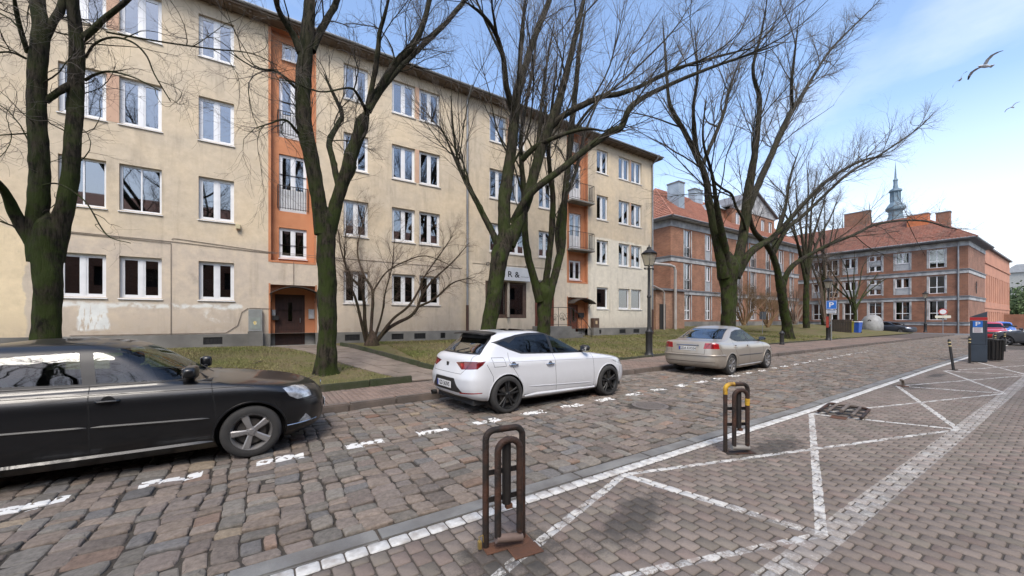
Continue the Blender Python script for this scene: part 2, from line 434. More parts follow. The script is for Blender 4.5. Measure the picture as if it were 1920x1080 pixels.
# --- near pavement
def paving_mat():
    m, n, l, b = nodes_of('paving_block')
    a = n.new('ShaderNodeAttribute'); a.attribute_name = 'tint'
    tc = n.new('ShaderNodeTexCoord')
    def N(scale, det=5, ro=0.6):
        q = n.new('ShaderNodeTexNoise'); q.inputs['Scale'].default_value = scale; q.inputs['Detail'].default_value = det; q.inputs['Roughness'].default_value = ro
        l.new(tc.outputs['Object'], q.inputs['Vector']); return q.outputs['Fac']
    sx = n.new('ShaderNodeSeparateXYZ'); l.new(tc.outputs['Object'], sx.inputs[0]); X, Y = sx.outputs[0], sx.outputs[1]
    def M(op, x, y=None, c=None):
        q = n.new('ShaderNodeMath'); q.operation = op
        for i, v in enumerate((x, y, c)):
            if v is None: continue
            if isinstance(v, (int, float)): q.inputs[i].default_value = v
            else: l.new(v, q.inputs[i])
        return q.outputs[0]
    nf = N(60, 6, 0.75); nb = N(0.9, 4); nm = N(7, 5)
    r1 = n.new('ShaderNodeMapRange'); r1.inputs[1].default_value = .25; r1.inputs[2].default_value = .75; r1.inputs[3].default_value = .86; r1.inputs[4].default_value = 1.14
    l.new(nf, r1.inputs[0])
    r2 = n.new('ShaderNodeMapRange'); r2.inputs[1].default_value = .3; r2.inputs[2].default_value = .7; r2.inputs[3].default_value = .84; r2.inputs[4].default_value = 1.12
    l.new(nb, r2.inputs[0])
    hs = n.new('ShaderNodeHueSaturation'); l.new(a.outputs['Color'], hs.inputs['Color']); l.new(M('MULTIPLY', r1.outputs[0], r2.outputs[0]), hs.inputs['Value'])
    # oil and rust stains
    dark = None
    for (sx_, sy_, ax, ay, ang) in ((2.55, 2.08, 0.62, 0.20, 0.30), (1.45, 2.2, 0.40, 0.30, 0), (5.4, 2.25, 0.75, 0.22, 0), (8.6, 2.45, .7, .25, 0), (13.2, 2.5, .8, .3, 0), (16.3, 2.6, .8, .15, 0)):
        dx = M('SUBTRACT', X, sx_); dy = M('SUBTRACT', Y, sy_)
        ca, sa = math.cos(ang), math.sin(ang)
        ex = M('DIVIDE', M('ADD', M('MULTIPLY', dx, ca), M('MULTIPLY', dy, sa)), ax)
        ey = M('DIVIDE', M('SUBTRACT', M('MULTIPLY', dy, ca), M('MULTIPLY', dx, sa)), ay)
        d = M('SQRT', M('ADD', M('MULTIPLY', ex, ex), M('MULTIPLY', ey, ey)))
        d = M('ADD', d, M('ADD', M('MULTIPLY', M('SUBTRACT', nm, 0.5), 1.9), M('MULTIPLY', M('SUBTRACT', nf, 0.5), 1.5)))
        q = n.new('ShaderNodeMapRange'); q.inputs[1].default_value = 0.55; q.inputs[2].default_value = 1.15; q.inputs[3].default_value = 0.8; q.inputs[4].default_value = 0
        l.new(d, q.inputs[0])
        dark = q.outputs[0] if dark is None else M('MAXIMUM', dark, q.outputs[0])
    dark = M('MULTIPLY', dark, M('ADD', .35, M('MULTIPLY', nf, 1.1)))
    ms = n.new('ShaderNodeMixRGB'); ms.inputs[2].default_value = (0.045, 0.042, 0.038, 1); l.new(dark, ms.inputs[0]); l.new(hs.outputs[0], ms.inputs[1])
    # paint: thin crossed bay lines and the broad worn inner line
    paint = None
    def seg(x0, y0, x1, y1, w, wear):
        nonlocal paint
        dx, dy = x1-x0, y1-y0; L = math.hypot(dx, dy); dx /= L; dy /= L
        px = M('SUBTRACT', X, x0); py = M('SUBTRACT', Y, y0)
        t = M('ADD', M('MULTIPLY', px, dx), M('MULTIPLY', py, dy))
        s_ = M('ABSOLUTE', M('SUBTRACT', M('MULTIPLY', px, dy), M('MULTIPLY', py, dx)))
        ins = M('MULTIPLY', M('LESS_THAN', s_, M('ADD', w/2, M('MULTIPLY', M('SUBTRACT', nm, .5), 0.03))), M('MULTIPLY', M('GREATER_THAN', t, 0), M('LESS_THAN', t, L)))
        if isinstance(wear, tuple): wr = M('ADD', wear[0], M('MULTIPLY', M('DIVIDE', t, L), wear[1]-wear[0]))
        else: wr = wear
        q = n.new('ShaderNodeMapRange'); q.inputs[3].default_value = 0; q.inputs[4].default_value = 1
        l.new(M('SUBTRACT', nw, wr), q.inputs[0]); q.inputs[1].default_value = -0.02; q.inputs[2].default_value = 0.07
        v = M('MULTIPLY', ins, M('ADD', M('MULTIPLY', q.outputs[0], 0.72 if w < .15 else .40), 0.12 if w < .15 else .18))
        paint = v if paint is None else M('MAXIMUM', paint, v)
    nw = M('ADD', M('MULTIPLY', N(45, 8, 0.8), 0.55), M('MULTIPLY', N(5, 4), 0.45))
    for k in range(-1, 6):
        a0 = (3.14+4.71*k if k < 2 else [0, 0, 12.9, 18.0, 23.2, 28.4][k]); b0 = 3.5+5.04*k
        a1 = (3.14+4.71*(k+1) if k+1 < 2 else [0, 0, 12.9, 18.0, 23.2, 28.4, 33.5][k+1]); b1 = 3.5+5.04*(k+1)
        if k >= 4: break
        if k == 0: seg(a0, 2.70, b0, 1.14, 0.105, (0.30, 0.56))
        elif k > 0: seg(a0, 2.70, b0, 1.14, 0.075, 0.42)
        seg(a0, 2.70, b1, 1.14, 0.06, (0.44, 0.47)); seg(b0, 1.14, a1, 2.70, 0.075, (0.44, 0.46) if k >= 0 else (0.5, 0.45))
    seg(-8, 1.10, 40, 1.13, 0.19, 0.51)
    pm = n.new('ShaderNodeMixRGB'); pm.inputs[2].default_value = (0.55, 0.54, 0.51, 1); l.new(paint, pm.inputs[0]); l.new(ms.outputs[0], pm.inputs[1])
    l.new(pm.outputs[0], b.inputs['Base Color']); b.inputs['Roughness'].default_value = 0.85; b.inputs['Specular IOR Level'].default_value = 0.3
    bu = n.new('ShaderNodeBump'); bu.inputs['Strength'].default_value = 0.35; bu.inputs['Distance'].default_value = 0.004
    l.new(nf, bu.inputs['Height']); l.new(bu.outputs[0], b.inputs['Normal'])
    return m
pav = paving_mat()
pavement = strip('near_pavement', [-30, 0, 8, 18, 45, 64], lambda X: -9.0, lambda X: poly_at(LINE, X)+0.30, lambda x, y: -0.0085,
                 pmat('pavement_bed', (0.055, 0.045, 0.036), (0.085, 0.070, 0.056), scale=14, bump=0.4, rough=0.98))
polys, hts, tnt, tilt = [], [], [], []
PX, PY = 0.118, 0.148
nx = int((34+6)/PX)
for i in range(nx):
    x = -6+i*PX
    top = poly_at(LINE, x)-0.012
    ymin = -1.6 if x < 14 else -0.2
    y = top - (0.5*PY if i % 2 else 0); first = True
    j = 0
    while y > ymin:
        yt = top if (j == 0) else y
        yb = y-PY if j or not (i % 2) else y-0*PY
        if j == 0 and i % 2: yt, yb = top, top-0.5*PY; 
        if j == 0 and not i % 2: yt, yb = top, top-PY
        g_ = 0.0045; c_ = 0.016
        a, b_, c, d = x+g_, x+PX-g_, yb+g_, yt-g_
        P = np.array([(a+c_, c), (b_-c_, c), (b_-c_*.3, c+c_*.3), (b_, c+c_), (b_, d-c_), (b_-c_*.3, d-c_*.3), (b_-c_, d), (a+c_, d), (a+c_*.3, d-c_*.3), (a, d-c_), (a, c+c_), (a+c_*.3, c+c_*.3)])
        P = P + np.array([random.uniform(-.0025, .0025), random.uniform(-.0025, .0025)])
        if x > 16: P = P[[0, 1, 3, 4, 6, 7, 9, 10]]
        polys.append(P); hts.append(random.uniform(-0.0015, 0.0020)); tilt.append((random.uniform(-.012, .012), random.uniform(-.012, .012)))
        v = random.uniform(0.85, 1.15); w_ = random.random()
        base = np.array((0.182, 0.150, 0.126)) if w_ < .7 else (np.array((0.186, 0.145, 0.122)) if w_ < .85 else np.array((0.168, 0.144, 0.118)))
        tnt.append(base*v)
        y = yb; j += 1
split_stones(pavement, 'paving_block', 'paving_blocks', polys, hts, -0.05, 0.0004, 0.006, pav, tnt, extra=tilt)
# plain surface further along
far_pave = strip('far_pavement', [34, 45, 64], lambda X: -6.0, lambda X: poly_at(LINE, X), lambda x, y: -0.010,
                 pmat('far_paving', (0.20, 0.165, 0.14), (0.17, 0.14, 0.12), scale=6, rough=0.9))

# white painted course of blocks along the edge
wl_root = strip('painted_edge_line', [-12, 0, 8, 18, 45, 62], lambda X: poly_at(LINE, X)-0.004, lambda X: poly_at(LINE, X)+0.122, lambda x, y: -0.012, sand)
wp = pmat('road_paint_white', (0.58, 0.57, 0.54), (0.48, 0.47, 0.44), c3=(0.30, 0.27, 0.24), scale3=9, scale=30, rough=0.75, bump=0.15)
polys, hts, tnt, tilt = [], [], [], []
x = -9.0
while x < 55:
    L = 0.148 if x < 30 else 0.6
    y0 = poly_at(LINE, x+L/2)
    a, b_, c, d = x+.004, x+L-.004, y0+.003, y0+.117; c_ = .010
    polys.append(np.array([(a+c_, c), (b_-c_, c), (b_, c+c_), (b_, d-c_), (b_-c_, d), (a+c_, d), (a, d-c_), (a, c+c_)]))
    hts.append(random.uniform(-.001, .002)); tnt.append((1, 1, 1)); tilt.append((0, 0)); x += L
split_stones(wl_root, 'painted_block', 'painted_blocks', polys, hts, -.05, .0006, .008, wp, tnt, extra=tilt, nmax=120)
# flush kerb stones between blocks and cobbles
def kerb_row(name, parent, x0, x1, yf, wid, ztop, zbot, L, mat, bev=0.012, nmax=80, zf=None):
    x = x0; k = 0
    while x < x1:
        l_ = L*random.uniform(.9, 1.1); xe = min(x+l_, x1)
        ya, yb = yf(x), yf(xe)
        bm = bmesh.new(); bmesh.ops.create_cube(bm, size=1)
        dz = zf((x+xe)/2) if zf else 0
        hj = random.uniform(-.004, .004)
        for v in bm.verts:
            t = v.co.x+0.5; yy = (ya*(1-t)+yb*t)
            v.co = (x+.004+(xe-x-.008)*t, yy+(v.co.y+.5)*wid + random.uniform(-.003, .003), (ztop+dz+hj if v.co.z > 0 else zbot))
        bmesh.ops.bevel(bm, geom=bm.edges[:], offset=bev, segments=2, affect='EDGES')
        me = bpy.data.meshes.new(name); bm.to_mesh(me); bm.free(); me.materials.append(mat)
        me.polygons.foreach_set('use_smooth', [True]*len(me.polygons)); me.set_sharp_from_angle(angle=R(50))
        link_mesh(name, me, parent); x = xe; k += 1
kstone = pmat('kerb_granite_grey', (0.20, 0.195, 0.18), (0.145, 0.142, 0.135), scale=5, c3=(0.11, 0.10, 0.09), scale3=2, bump=0.3, bscale=60, rough=0.85)
kstone2 = pmat('kerb_concrete_brown', (0.150, 0.118, 0.098), (0.105, 0.085, 0.072), scale=4, c3=(0.085, 0.072, 0.062), scale3=1.5, bump=0.5, bscale=30, rough=0.9)
mossk = pmat('mossy_concrete', (0.065, 0.058, 0.042), (0.040, 0.044, 0.022), scale=6, c3=(0.028, 0.038, 0.012), scale3=1.4, bump=0.8, bscale=25, rough=0.97)
fk = empty('flush_kerb'); fk['kind'] = 'structure'
kerb_row('kerb_stone', fk, -10, 52, lambda X: poly_at(LINE, X)+0.126, 0.175, 0.004, -.1, 1.0, kstone)
# raised kerb and far sidewalk
hk = empty('raised_kerb'); hk['kind'] = 'structure'
kerb_row('kerb_stone', hk, -12, 60.5, lambda X: poly_at(KERB, X), 0.16, KH, -.1, 0.9, kstone2, bev=0.022)
fw = strip('far_sidewalk', [-30, -12, -6, 0, 3, 8, 13.3, 18, 26, 40, 56, 61], lambda X: poly_at(KERB, X)+0.10, lambda X: poly_at(LAWN, X)+0.05, lambda x, y: KH-.030,
           pmat('sidewalk_bed', (0.075, 0.055, 0.042), (0.10, 0.075, 0.06), scale=10, rough=.97))
polys, hts, tnt, tilt = [], [], [], []
swm = pmat('sidewalk_brick', (0.21, 0.150, 0.118), (0.17, 0.120, 0.095), scale=2, c3=(0.13, 0.105, 0.085), scale3=.8, bump=0.3, bscale=70, rough=.9, island=.14)
x = -7.0; i = 0
while x < 44:
    ya = poly_at(KERB, x)+0.165; yb = poly_at(LAWN, x)-0.01
    y = ya - (0.10 if i % 2 else 0)
    while y < yb-0.03:
        a, b_, c, d = x+.003, x+.101-.003, max(y, ya)+.003, min(y+.2, yb)-.003; c_ = .006
        if d-c > .03:
            polys.append(np.array([(a+c_, c), (b_-c_, c), (b_, c+c_), (b_, d-c_), (b_-c_, d), (a+c_, d), (a, d-c_), (a, c+c_)]))
            hts.append(KH-.004+random.uniform(-.003, .003)); tnt.append((1, 1, 1)); tilt.append((random.uniform(-.02, .02), random.uniform(-.015, .015)))
        y += .2
    x += .101; i += 1
split_stones(fw, 'sidewalk_brick', 'sidewalk_bricks', polys, hts, KH-.04, 0, .005, swm, tnt, extra=tilt, nmax=300)

# --- lawns (left lawn, right lawn) and the path to the door
PL = [(3.02, 8.95), (2.2, 11.5), (1.25, 14.5), (0.15, 16.9)]      # left rim of the path
PR = [(4.25, 9.25), (3.85, 11.0), (3.3, 13.2), (2.65, 15.6), (2.2, 16.9)]       # right rim
def pl_x(tab, Y): return float(np.interp(Y, [t[1] for t in tab], [t[0] for t in tab]))
def mud_grass():
    m, n, l, b = nodes_of('lawn_soil')
    tc = n.new('ShaderNodeTexCoord')
    def N(s, d=6, r=.6):
        q = n.new('ShaderNodeTexNoise'); q.inputs['Scale'].default_value = s; q.inputs['Detail'].default_value = d; q.inputs['Roughness'].default_value = r
        l.new(tc.outputs['Object'], q.inputs['Vector']); return q.outputs['Fac']
    r = n.new('ShaderNodeValToRGB'); e = r.color_ramp.elements
    e[0].position = .32; e[0].color = (0.10, 0.105, 0.036, 1); e[1].position = .68; e[1].color = (0.15, 0.115, 0.072, 1)
    l.new(N(1.1), r.inputs[0])
    r2 = n.new('ShaderNodeMapRange'); r2.inputs[3].default_value = .55; r2.inputs[4].default_value = 1.5; l.new(N(30, 8, .8), r2.inputs[0])
    h = n.new('ShaderNodeHueSaturation'); l.new(r.outputs[0], h.inputs['Color']); l.new(r2.outputs[0], h.inputs['Value'])
    l.new(h.outputs[0], b.inputs['Base Color']); b.inputs['Roughness'].default_value = 1; b.inputs['Specular IOR Level'].default_value = .1
    bu = n.new('ShaderNodeBump'); bu.inputs['Strength'].default_value = .9; bu.inputs['Distance'].default_value = .03
    l.new(N(22, 8, .75), bu.inputs['Height']); l.new(bu.outputs[0], b.inputs['Normal'])
    return m
soil = mud_grass()
def lawn_sheet(name, inside, x0, x1, step, lft, rgt, ymax):
    m = MB(); 
    ys = []
    Yv = 8.5
    ny = 16
    xs = np.arange(0, 1.0001, 1/48 if x1-x0 > 30 else 1/24)
    V = []; W = len(xs)
    for j in range(ny+1):
        for f in xs:
            # start at the lawn rim, end at ymax
            t = j/ny
            Xg = x0+(x1-x0)*f
            Yg = (poly_at(LAWN, Xg))*(1-t)+ymax(Xg)*t
            xl, xr = lft(Yg), rgt(Yg)
            Xc = xl+(xr-xl)*f
            Yg = poly_at(LAWN, Xc)*(1-t)+ymax(Xc)*t
            V.append((Xc, Yg, lawn_z(Xc, Yg)-.01+0.02*math.sin(Xc*2.1)*math.sin(Yg*1.7)*(1 if 0 < j < ny else 0)))
    F = [(j*W+i, j*W+i+1, (j+1)*W+i+1, (j+1)*W+i) for j in range(ny) for i in range(W-1)]
    m.add(V, F)
    return tag(m.build(name, soil, smooth=True, fix=False), kind='structure')
left_lawn = lawn_sheet('left_lawn', None, -30, 2.9, 1, lambda Y: -30, lambda Y: pl_x(PL, Y)-.05, lambda X: 17.6)
right_lawn = lawn_sheet('right_lawn', None, 4.3, 62, 1, lambda Y: pl_x(PR, Y)+.07 if Y < 17.3 else 2.3, lambda Y: 62.0, lambda X: 17.6 if X < 23 else 24)
back_yard = MB(); back_yard.quad((23, 17.0, .5), (70, 17.0, .62), (70, 60, 1.05), (23, 60, 1.05)); tag(back_yard.build('back_yard', soil, fix=False), kind='structure')
path_m = pmat('path_slab', (0.21, 0.17, 0.135), (0.16, 0.125, 0.10), scale=3, c3=(0.11, 0.09, 0.07), scale3=1.3, bump=.4, bscale=40, rough=.93, island=.1)
pb = MB()
Ys = [8.98, 10, 11, 12, 13, 14, 15, 16, 17.2]
for a, b_ in zip(Ys[:-1], Ys[1:]):
    pb.quad((pl_x(PL, a)-.1, a, lawn_z(2, a)-.04), (pl_x(PR, a)+.1, a, lawn_z(2, a)-.04), (pl_x(PR, b_)+.1, b_, lawn_z(2, b_)-.04), (pl_x(PL, b_)-.1, b_, lawn_z(2, b_)-.04))
pathb = tag(pb.build('garden_path', sand, fix=False), kind='structure')
Y = 9.0
while Y < 16.8:
    L = .40; xl, xr = pl_x(PL, Y+.2), pl_x(PR, Y+.2); nn = 3
    for q in range(nn):
        a = xl+(xr-xl)*q/nn+.01; b_ = xl+(xr-xl)*(q+1)/nn-.01; sh = pl_x(PL, Y+L)-pl_x(PL, Y)
        zz = lawn_z(2, Y)-.015+random.uniform(-.008, .008); z2 = lawn_z(2, Y+L)-.015+random.uniform(-.008, .008)
        s_ = MB(); s_.add([(a-sh/2, Y+.01, zz-.06), (b_-sh/2, Y+.01, zz-.06), (b_+sh/2, Y+L-.01, z2-.06), (a+sh/2, Y+L-.01, z2-.06), (a-sh/2, Y+.01, zz), (b_-sh/2, Y+.01, zz), (b_+sh/2, Y+L-.01, z2), (a+sh/2, Y+L-.01, z2)],
              [(0,3,2,1),(4,5,6,7),(0,1,5,4),(1,2,6,5),(2,3,7,6),(3,0,4,7)])
        s_.build('path_slab', path_m, pathb)
    Y += L
# mossy edging kerbs
def edging(root, pts, L=1.0, w=.10, h=.17, base=None):
    P = [Vector((p[0], p[1], 0)) for p in pts]
    for a, b_ in zip(P[:-1], P[1:]):
        n_ = max(1, round((b_-a).length/L)); d = (b_-a)/n_
        for k in range(n_):
            p0 = a+d*k; t = d.normalized(); nrm = Vector((-t.y, t.x, 0)); q0 = p0+t*.006; q1 = p0+d-t*.006
            z0 = base(p0); z1 = base(p0+d); jz = random.uniform(-.012, .012)
            s_ = MB(); V = []
            for zz in (0, 1):
                for (q, z, s2) in ((q0, z0, -1), (q1, z1, -1), (q1, z1, 1), (q0, z0, 1)):
                    V.append(tuple(q+nrm*(w/2*s2*(1-.15*zz))+Vector((0, 0, z+(h+jz if zz else -.15)))))
            s_.add(V, [(0,3,2,1),(4,5,6,7),(0,1,5,4),(1,2,6,5),(2,3,7,6),(3,0,4,7)])
            me = s_.mesh('edging_stone', mossk)
            bm = bmesh.new(); bm.from_mesh(me); bmesh.ops.bevel(bm, geom=bm.edges[:], offset=.014, segments=2, affect='EDGES'); bm.to_mesh(me); bm.free()
            me.polygons.foreach_set('use_smooth', [True]*len(me.polygons)); me.set_sharp_from_angle(angle=R(50))
            link_mesh('edging_stone', me, root)
e1 = empty('lawn_edging'); e1['kind'] = 'structure'
edging(e1, [(-12, poly_at(LAWN, -12)), (0, 8.70), (3.0, 9.0)], base=lambda p: KH-.02)
e2 = empty('lawn_edging'); e2['kind'] = 'structure'
edging(e2, [(2.55, 16.0), (3.3, 13.2), (3.9, 11.0), (4.3, 9.28)], base=lambda p: lawn_z(p.x, p.y)-.03, h=.16)
edging(e2, [(4.35, poly_at(LAWN, 4.35)), (13.3, 9.95), (26, 11.0), (40, 11.12)], base=lambda p: KH-.02, h=.10)

# --- grass
gm = pmat('grass_blade', (0.135, 0.155, 0.045), (0.215, 0.18, 0.085), scale=.9, rough=.8, island=.5, spec=.2)
def grass(name, n_, region, hmin, hmax, zf, mat, wd=.004):
    P = []
    while len(P) < n_:
        p = region()
        if p is not None: P.append(p)
    P = np.array(P); n_ = len(P)
    Z = np.array([zf(a, b) for a, b in P]) - .012
    ang = rng.uniform(0, 6.28, n_); h = rng.uniform(hmin, hmax, n_); lean = rng.uniform(0, 1.3, n_)*h; la = rng.uniform(0, 6.28, n_)
    w = wd*(1+rng.uniform(0, 1, n_)) * (1+np.maximum(P[:, 0], 0)/14)
    dx, dy = np.cos(ang)*w, np.sin(ang)*w
    base = np.stack([P[:, 0], P[:, 1], Z], 1)
    mid = base+np.stack([np.cos(la)*lean*.35, np.sin(la)*lean*.35, h*.6], 1)
    tip = base+np.stack([np.cos(la)*lean, np.sin(la)*lean, h*.9], 1)
    off = np.stack([dx, dy, 0*dx], 1)
    V = np.stack([base-off, base+off, mid+off*.7, mid-off*.7, tip], 1).reshape(-1, 3)
    me = bpy.data.meshes.new(name); F = []
    for i in range(n_):
        b = i*5; F.append((b, b+1, b+2, b+3)); F.append((b+3, b+2, b+4))
    me.from_pydata(V.tolist(), [], F); me.materials.append(mat)
    o = link_mesh(name, me); o['kind'] = 'stuff'
    return o
dens_k = rng.uniform(0, 6.28, 6)
def dens(x, y): return .5+.25*math.sin(x*1.3+dens_k[0]+math.sin(y*.9))+.25*math.sin(y*1.7+dens_k[1]+x*.6)
def reg_left():
    x = random.uniform(-7, 3); y = random.uniform(8.75, 17.3)
    if x > pl_x(PL, y)-.06 or y < poly_at(LAWN, x)+.1: return None
    if y < 11.2 and x > -1.5 and random.random() < .72: return None        # bare trodden earth round the tree
    if random.random() > dens(x, y)*1.2-.05: return None
    return (x, y)
def reg_right():
    x = 4.2+36*random.random()**1.7; y = random.uniform(9.2, 17.4 if x < 23 else 22)
    if y < 17.3 and x < pl_x(PR, y)+.1: return None
    if y < poly_at(LAWN, x)+.1 or random.random() > dens(x, y)*1.2: return None
    return (x, y)
tag(grass('grass', 42000, reg_left, .02, .07, lawn_z, gm, wd=.0035), 'short winter grass of the lawn beside the garden path', 'grass')
tag(grass('grass', 60000, reg_right, .02, .08, lawn_z, gm, wd=.0035), 'short winter grass of the lawn right of the garden path', 'grass')
dead = pmat('dead_leaf', (0.12, 0.070, 0.035), (0.075, 0.045, 0.025), scale=2, rough=.9, island=.5)
lv = MB()
for _ in range(4200):
    x = random.uniform(-7, 22); y = random.uniform(9, 17)
    if pl_x(PL, y) < x < pl_x(PR, y): continue
    if y < poly_at(LAWN, x)+.1: continue
    s_ = random.uniform(.015, .035); a = random.uniform(0, 6.3); z = lawn_z(x, y)+random.uniform(.005, .03); c_, q_ = math.cos(a)*s_, math.sin(a)*s_
    lv.quad((x-c_, y-q_, z), (x+q_*.6, y-c_*.6, z+random.uniform(0, .015)), (x+c_, y+q_, z), (x-q_*.6, y+c_*.6, z+random.uniform(0, .015)))
tag(lv.build('dead_leaves', dead, fix=False), 'scattered brown dead leaves and litter on the lawns', 'leaves', kind='stuff')

# --- asphalt cross street beyond
asph = pmat('asphalt', (0.115, 0.115, 0.118), (0.085, 0.085, 0.088), scale=1.2, c3=(0.14, 0.14, 0.14), scale3=.25, bump=.3, bscale=60, rough=.9)
a_ = MB(); a_.quad((61.5, -80, -.012), (200, -80, -.012), (200, 8.0, -.012), (61.5, 8.0, -.012))
a_.quad((61.5, 8.0, -.012), (70, 8.0, -.012), (70, 30, -.012), (61.5, 30, -.012))
tag(a_.build('asphalt_street', asph, fix=False), kind='structure')
mk = MB()
for k in range(5): mk.box(73+k*3.2, 73.15+k*3.2, 0.5, 5.2, -.011, -.006)
tag(mk.build('bay_marking', wp), kind='structure')
# ================================================================ BUILDINGS
white_pvc = pmat('white_plastic', (0.70, 0.71, 0.72), (0.64, 0.65, 0.66), scale=4, rough=0.4)
win_glass = glass_mat('window_glass', (0.30, 0.32, 0.33), dark=0.75)
dark_room = pmat('dark_room', (0.045, 0.042, 0.040), (0.025, 0.024, 0.024), scale=1.5, rough=0.95)  # near-black colour stands in for the unlit depth behind the panes
lace = pmat('net_curtain', (0.40, 0.40, 0.40), (0.30, 0.30, 0.31), scale=40, stretch=(4, 1, .2), rough=0.95)
blind_brown = pmat('brown_blind', (0.16, 0.075, 0.035), (0.12, 0.055, 0.028), scale=30, stretch=(.1, 1, 4), rough=.8)
blind_grey = pmat('grey_blind', (0.14, 0.14, 0.145), (0.07, 0.07, 0.075), scale=24, stretch=(.05, 1, 3), rough=.8)
frosted = pmat('frosted_film', (0.42, 0.50, 0.52), (0.36, 0.44, 0.46), scale=2, rough=.35)
orange_pl = pmat('orange_render', (0.52, 0.225, 0.110), (0.46, 0.195, 0.095), scale=1.3, c3=(0.38, 0.15, 0.07), scale3=.9, bump=.25, bscale=50, rough=.92)
peach_pl = pmat('peach_render', (.52, .34, .24), (.46, .30, .21), scale=2, bump=.2, rough=.92)
concrete = pmat('grey_concrete', (0.23, 0.22, 0.20), (0.16, 0.155, 0.14), scale=1.6, c3=(0.11, 0.105, 0.095), scale3=.7, bump=.3, bscale=40, rough=.93)
dark_wood = pmat('dark_brown_wood', (0.055, 0.022, 0.014), (0.035, 0.015, 0.010), scale=5, stretch=(6, 6, .6), rough=.5)
red_wood = pmat('reddish_wood', (0.17, 0.052, 0.026), (0.11, 0.035, 0.018), scale=5, stretch=(6, 6, .6), rough=.5)
zinc = pmat('zinc_sheet', (0.30, 0.31, 0.32), (0.22, 0.23, 0.24), scale=2, c3=(.16, .165, .17), rough=.5, metal=.35)
black_iron = pmat('black_iron', (0.022, 0.022, 0.023), (0.032, 0.031, 0.030), scale=8, rough=.5, metal=.3)
eave_wood = pmat('eave_board', (0.16, 0.115, 0.08), (0.10, 0.074, 0.054), scale=3, stretch=(.4, 6, 6), bump=.3, rough=.85)
rusty_pipe = pmat('brown_pipe', (0.075, 0.035, 0.025), (0.05, 0.028, 0.022), scale=4, rough=.7)

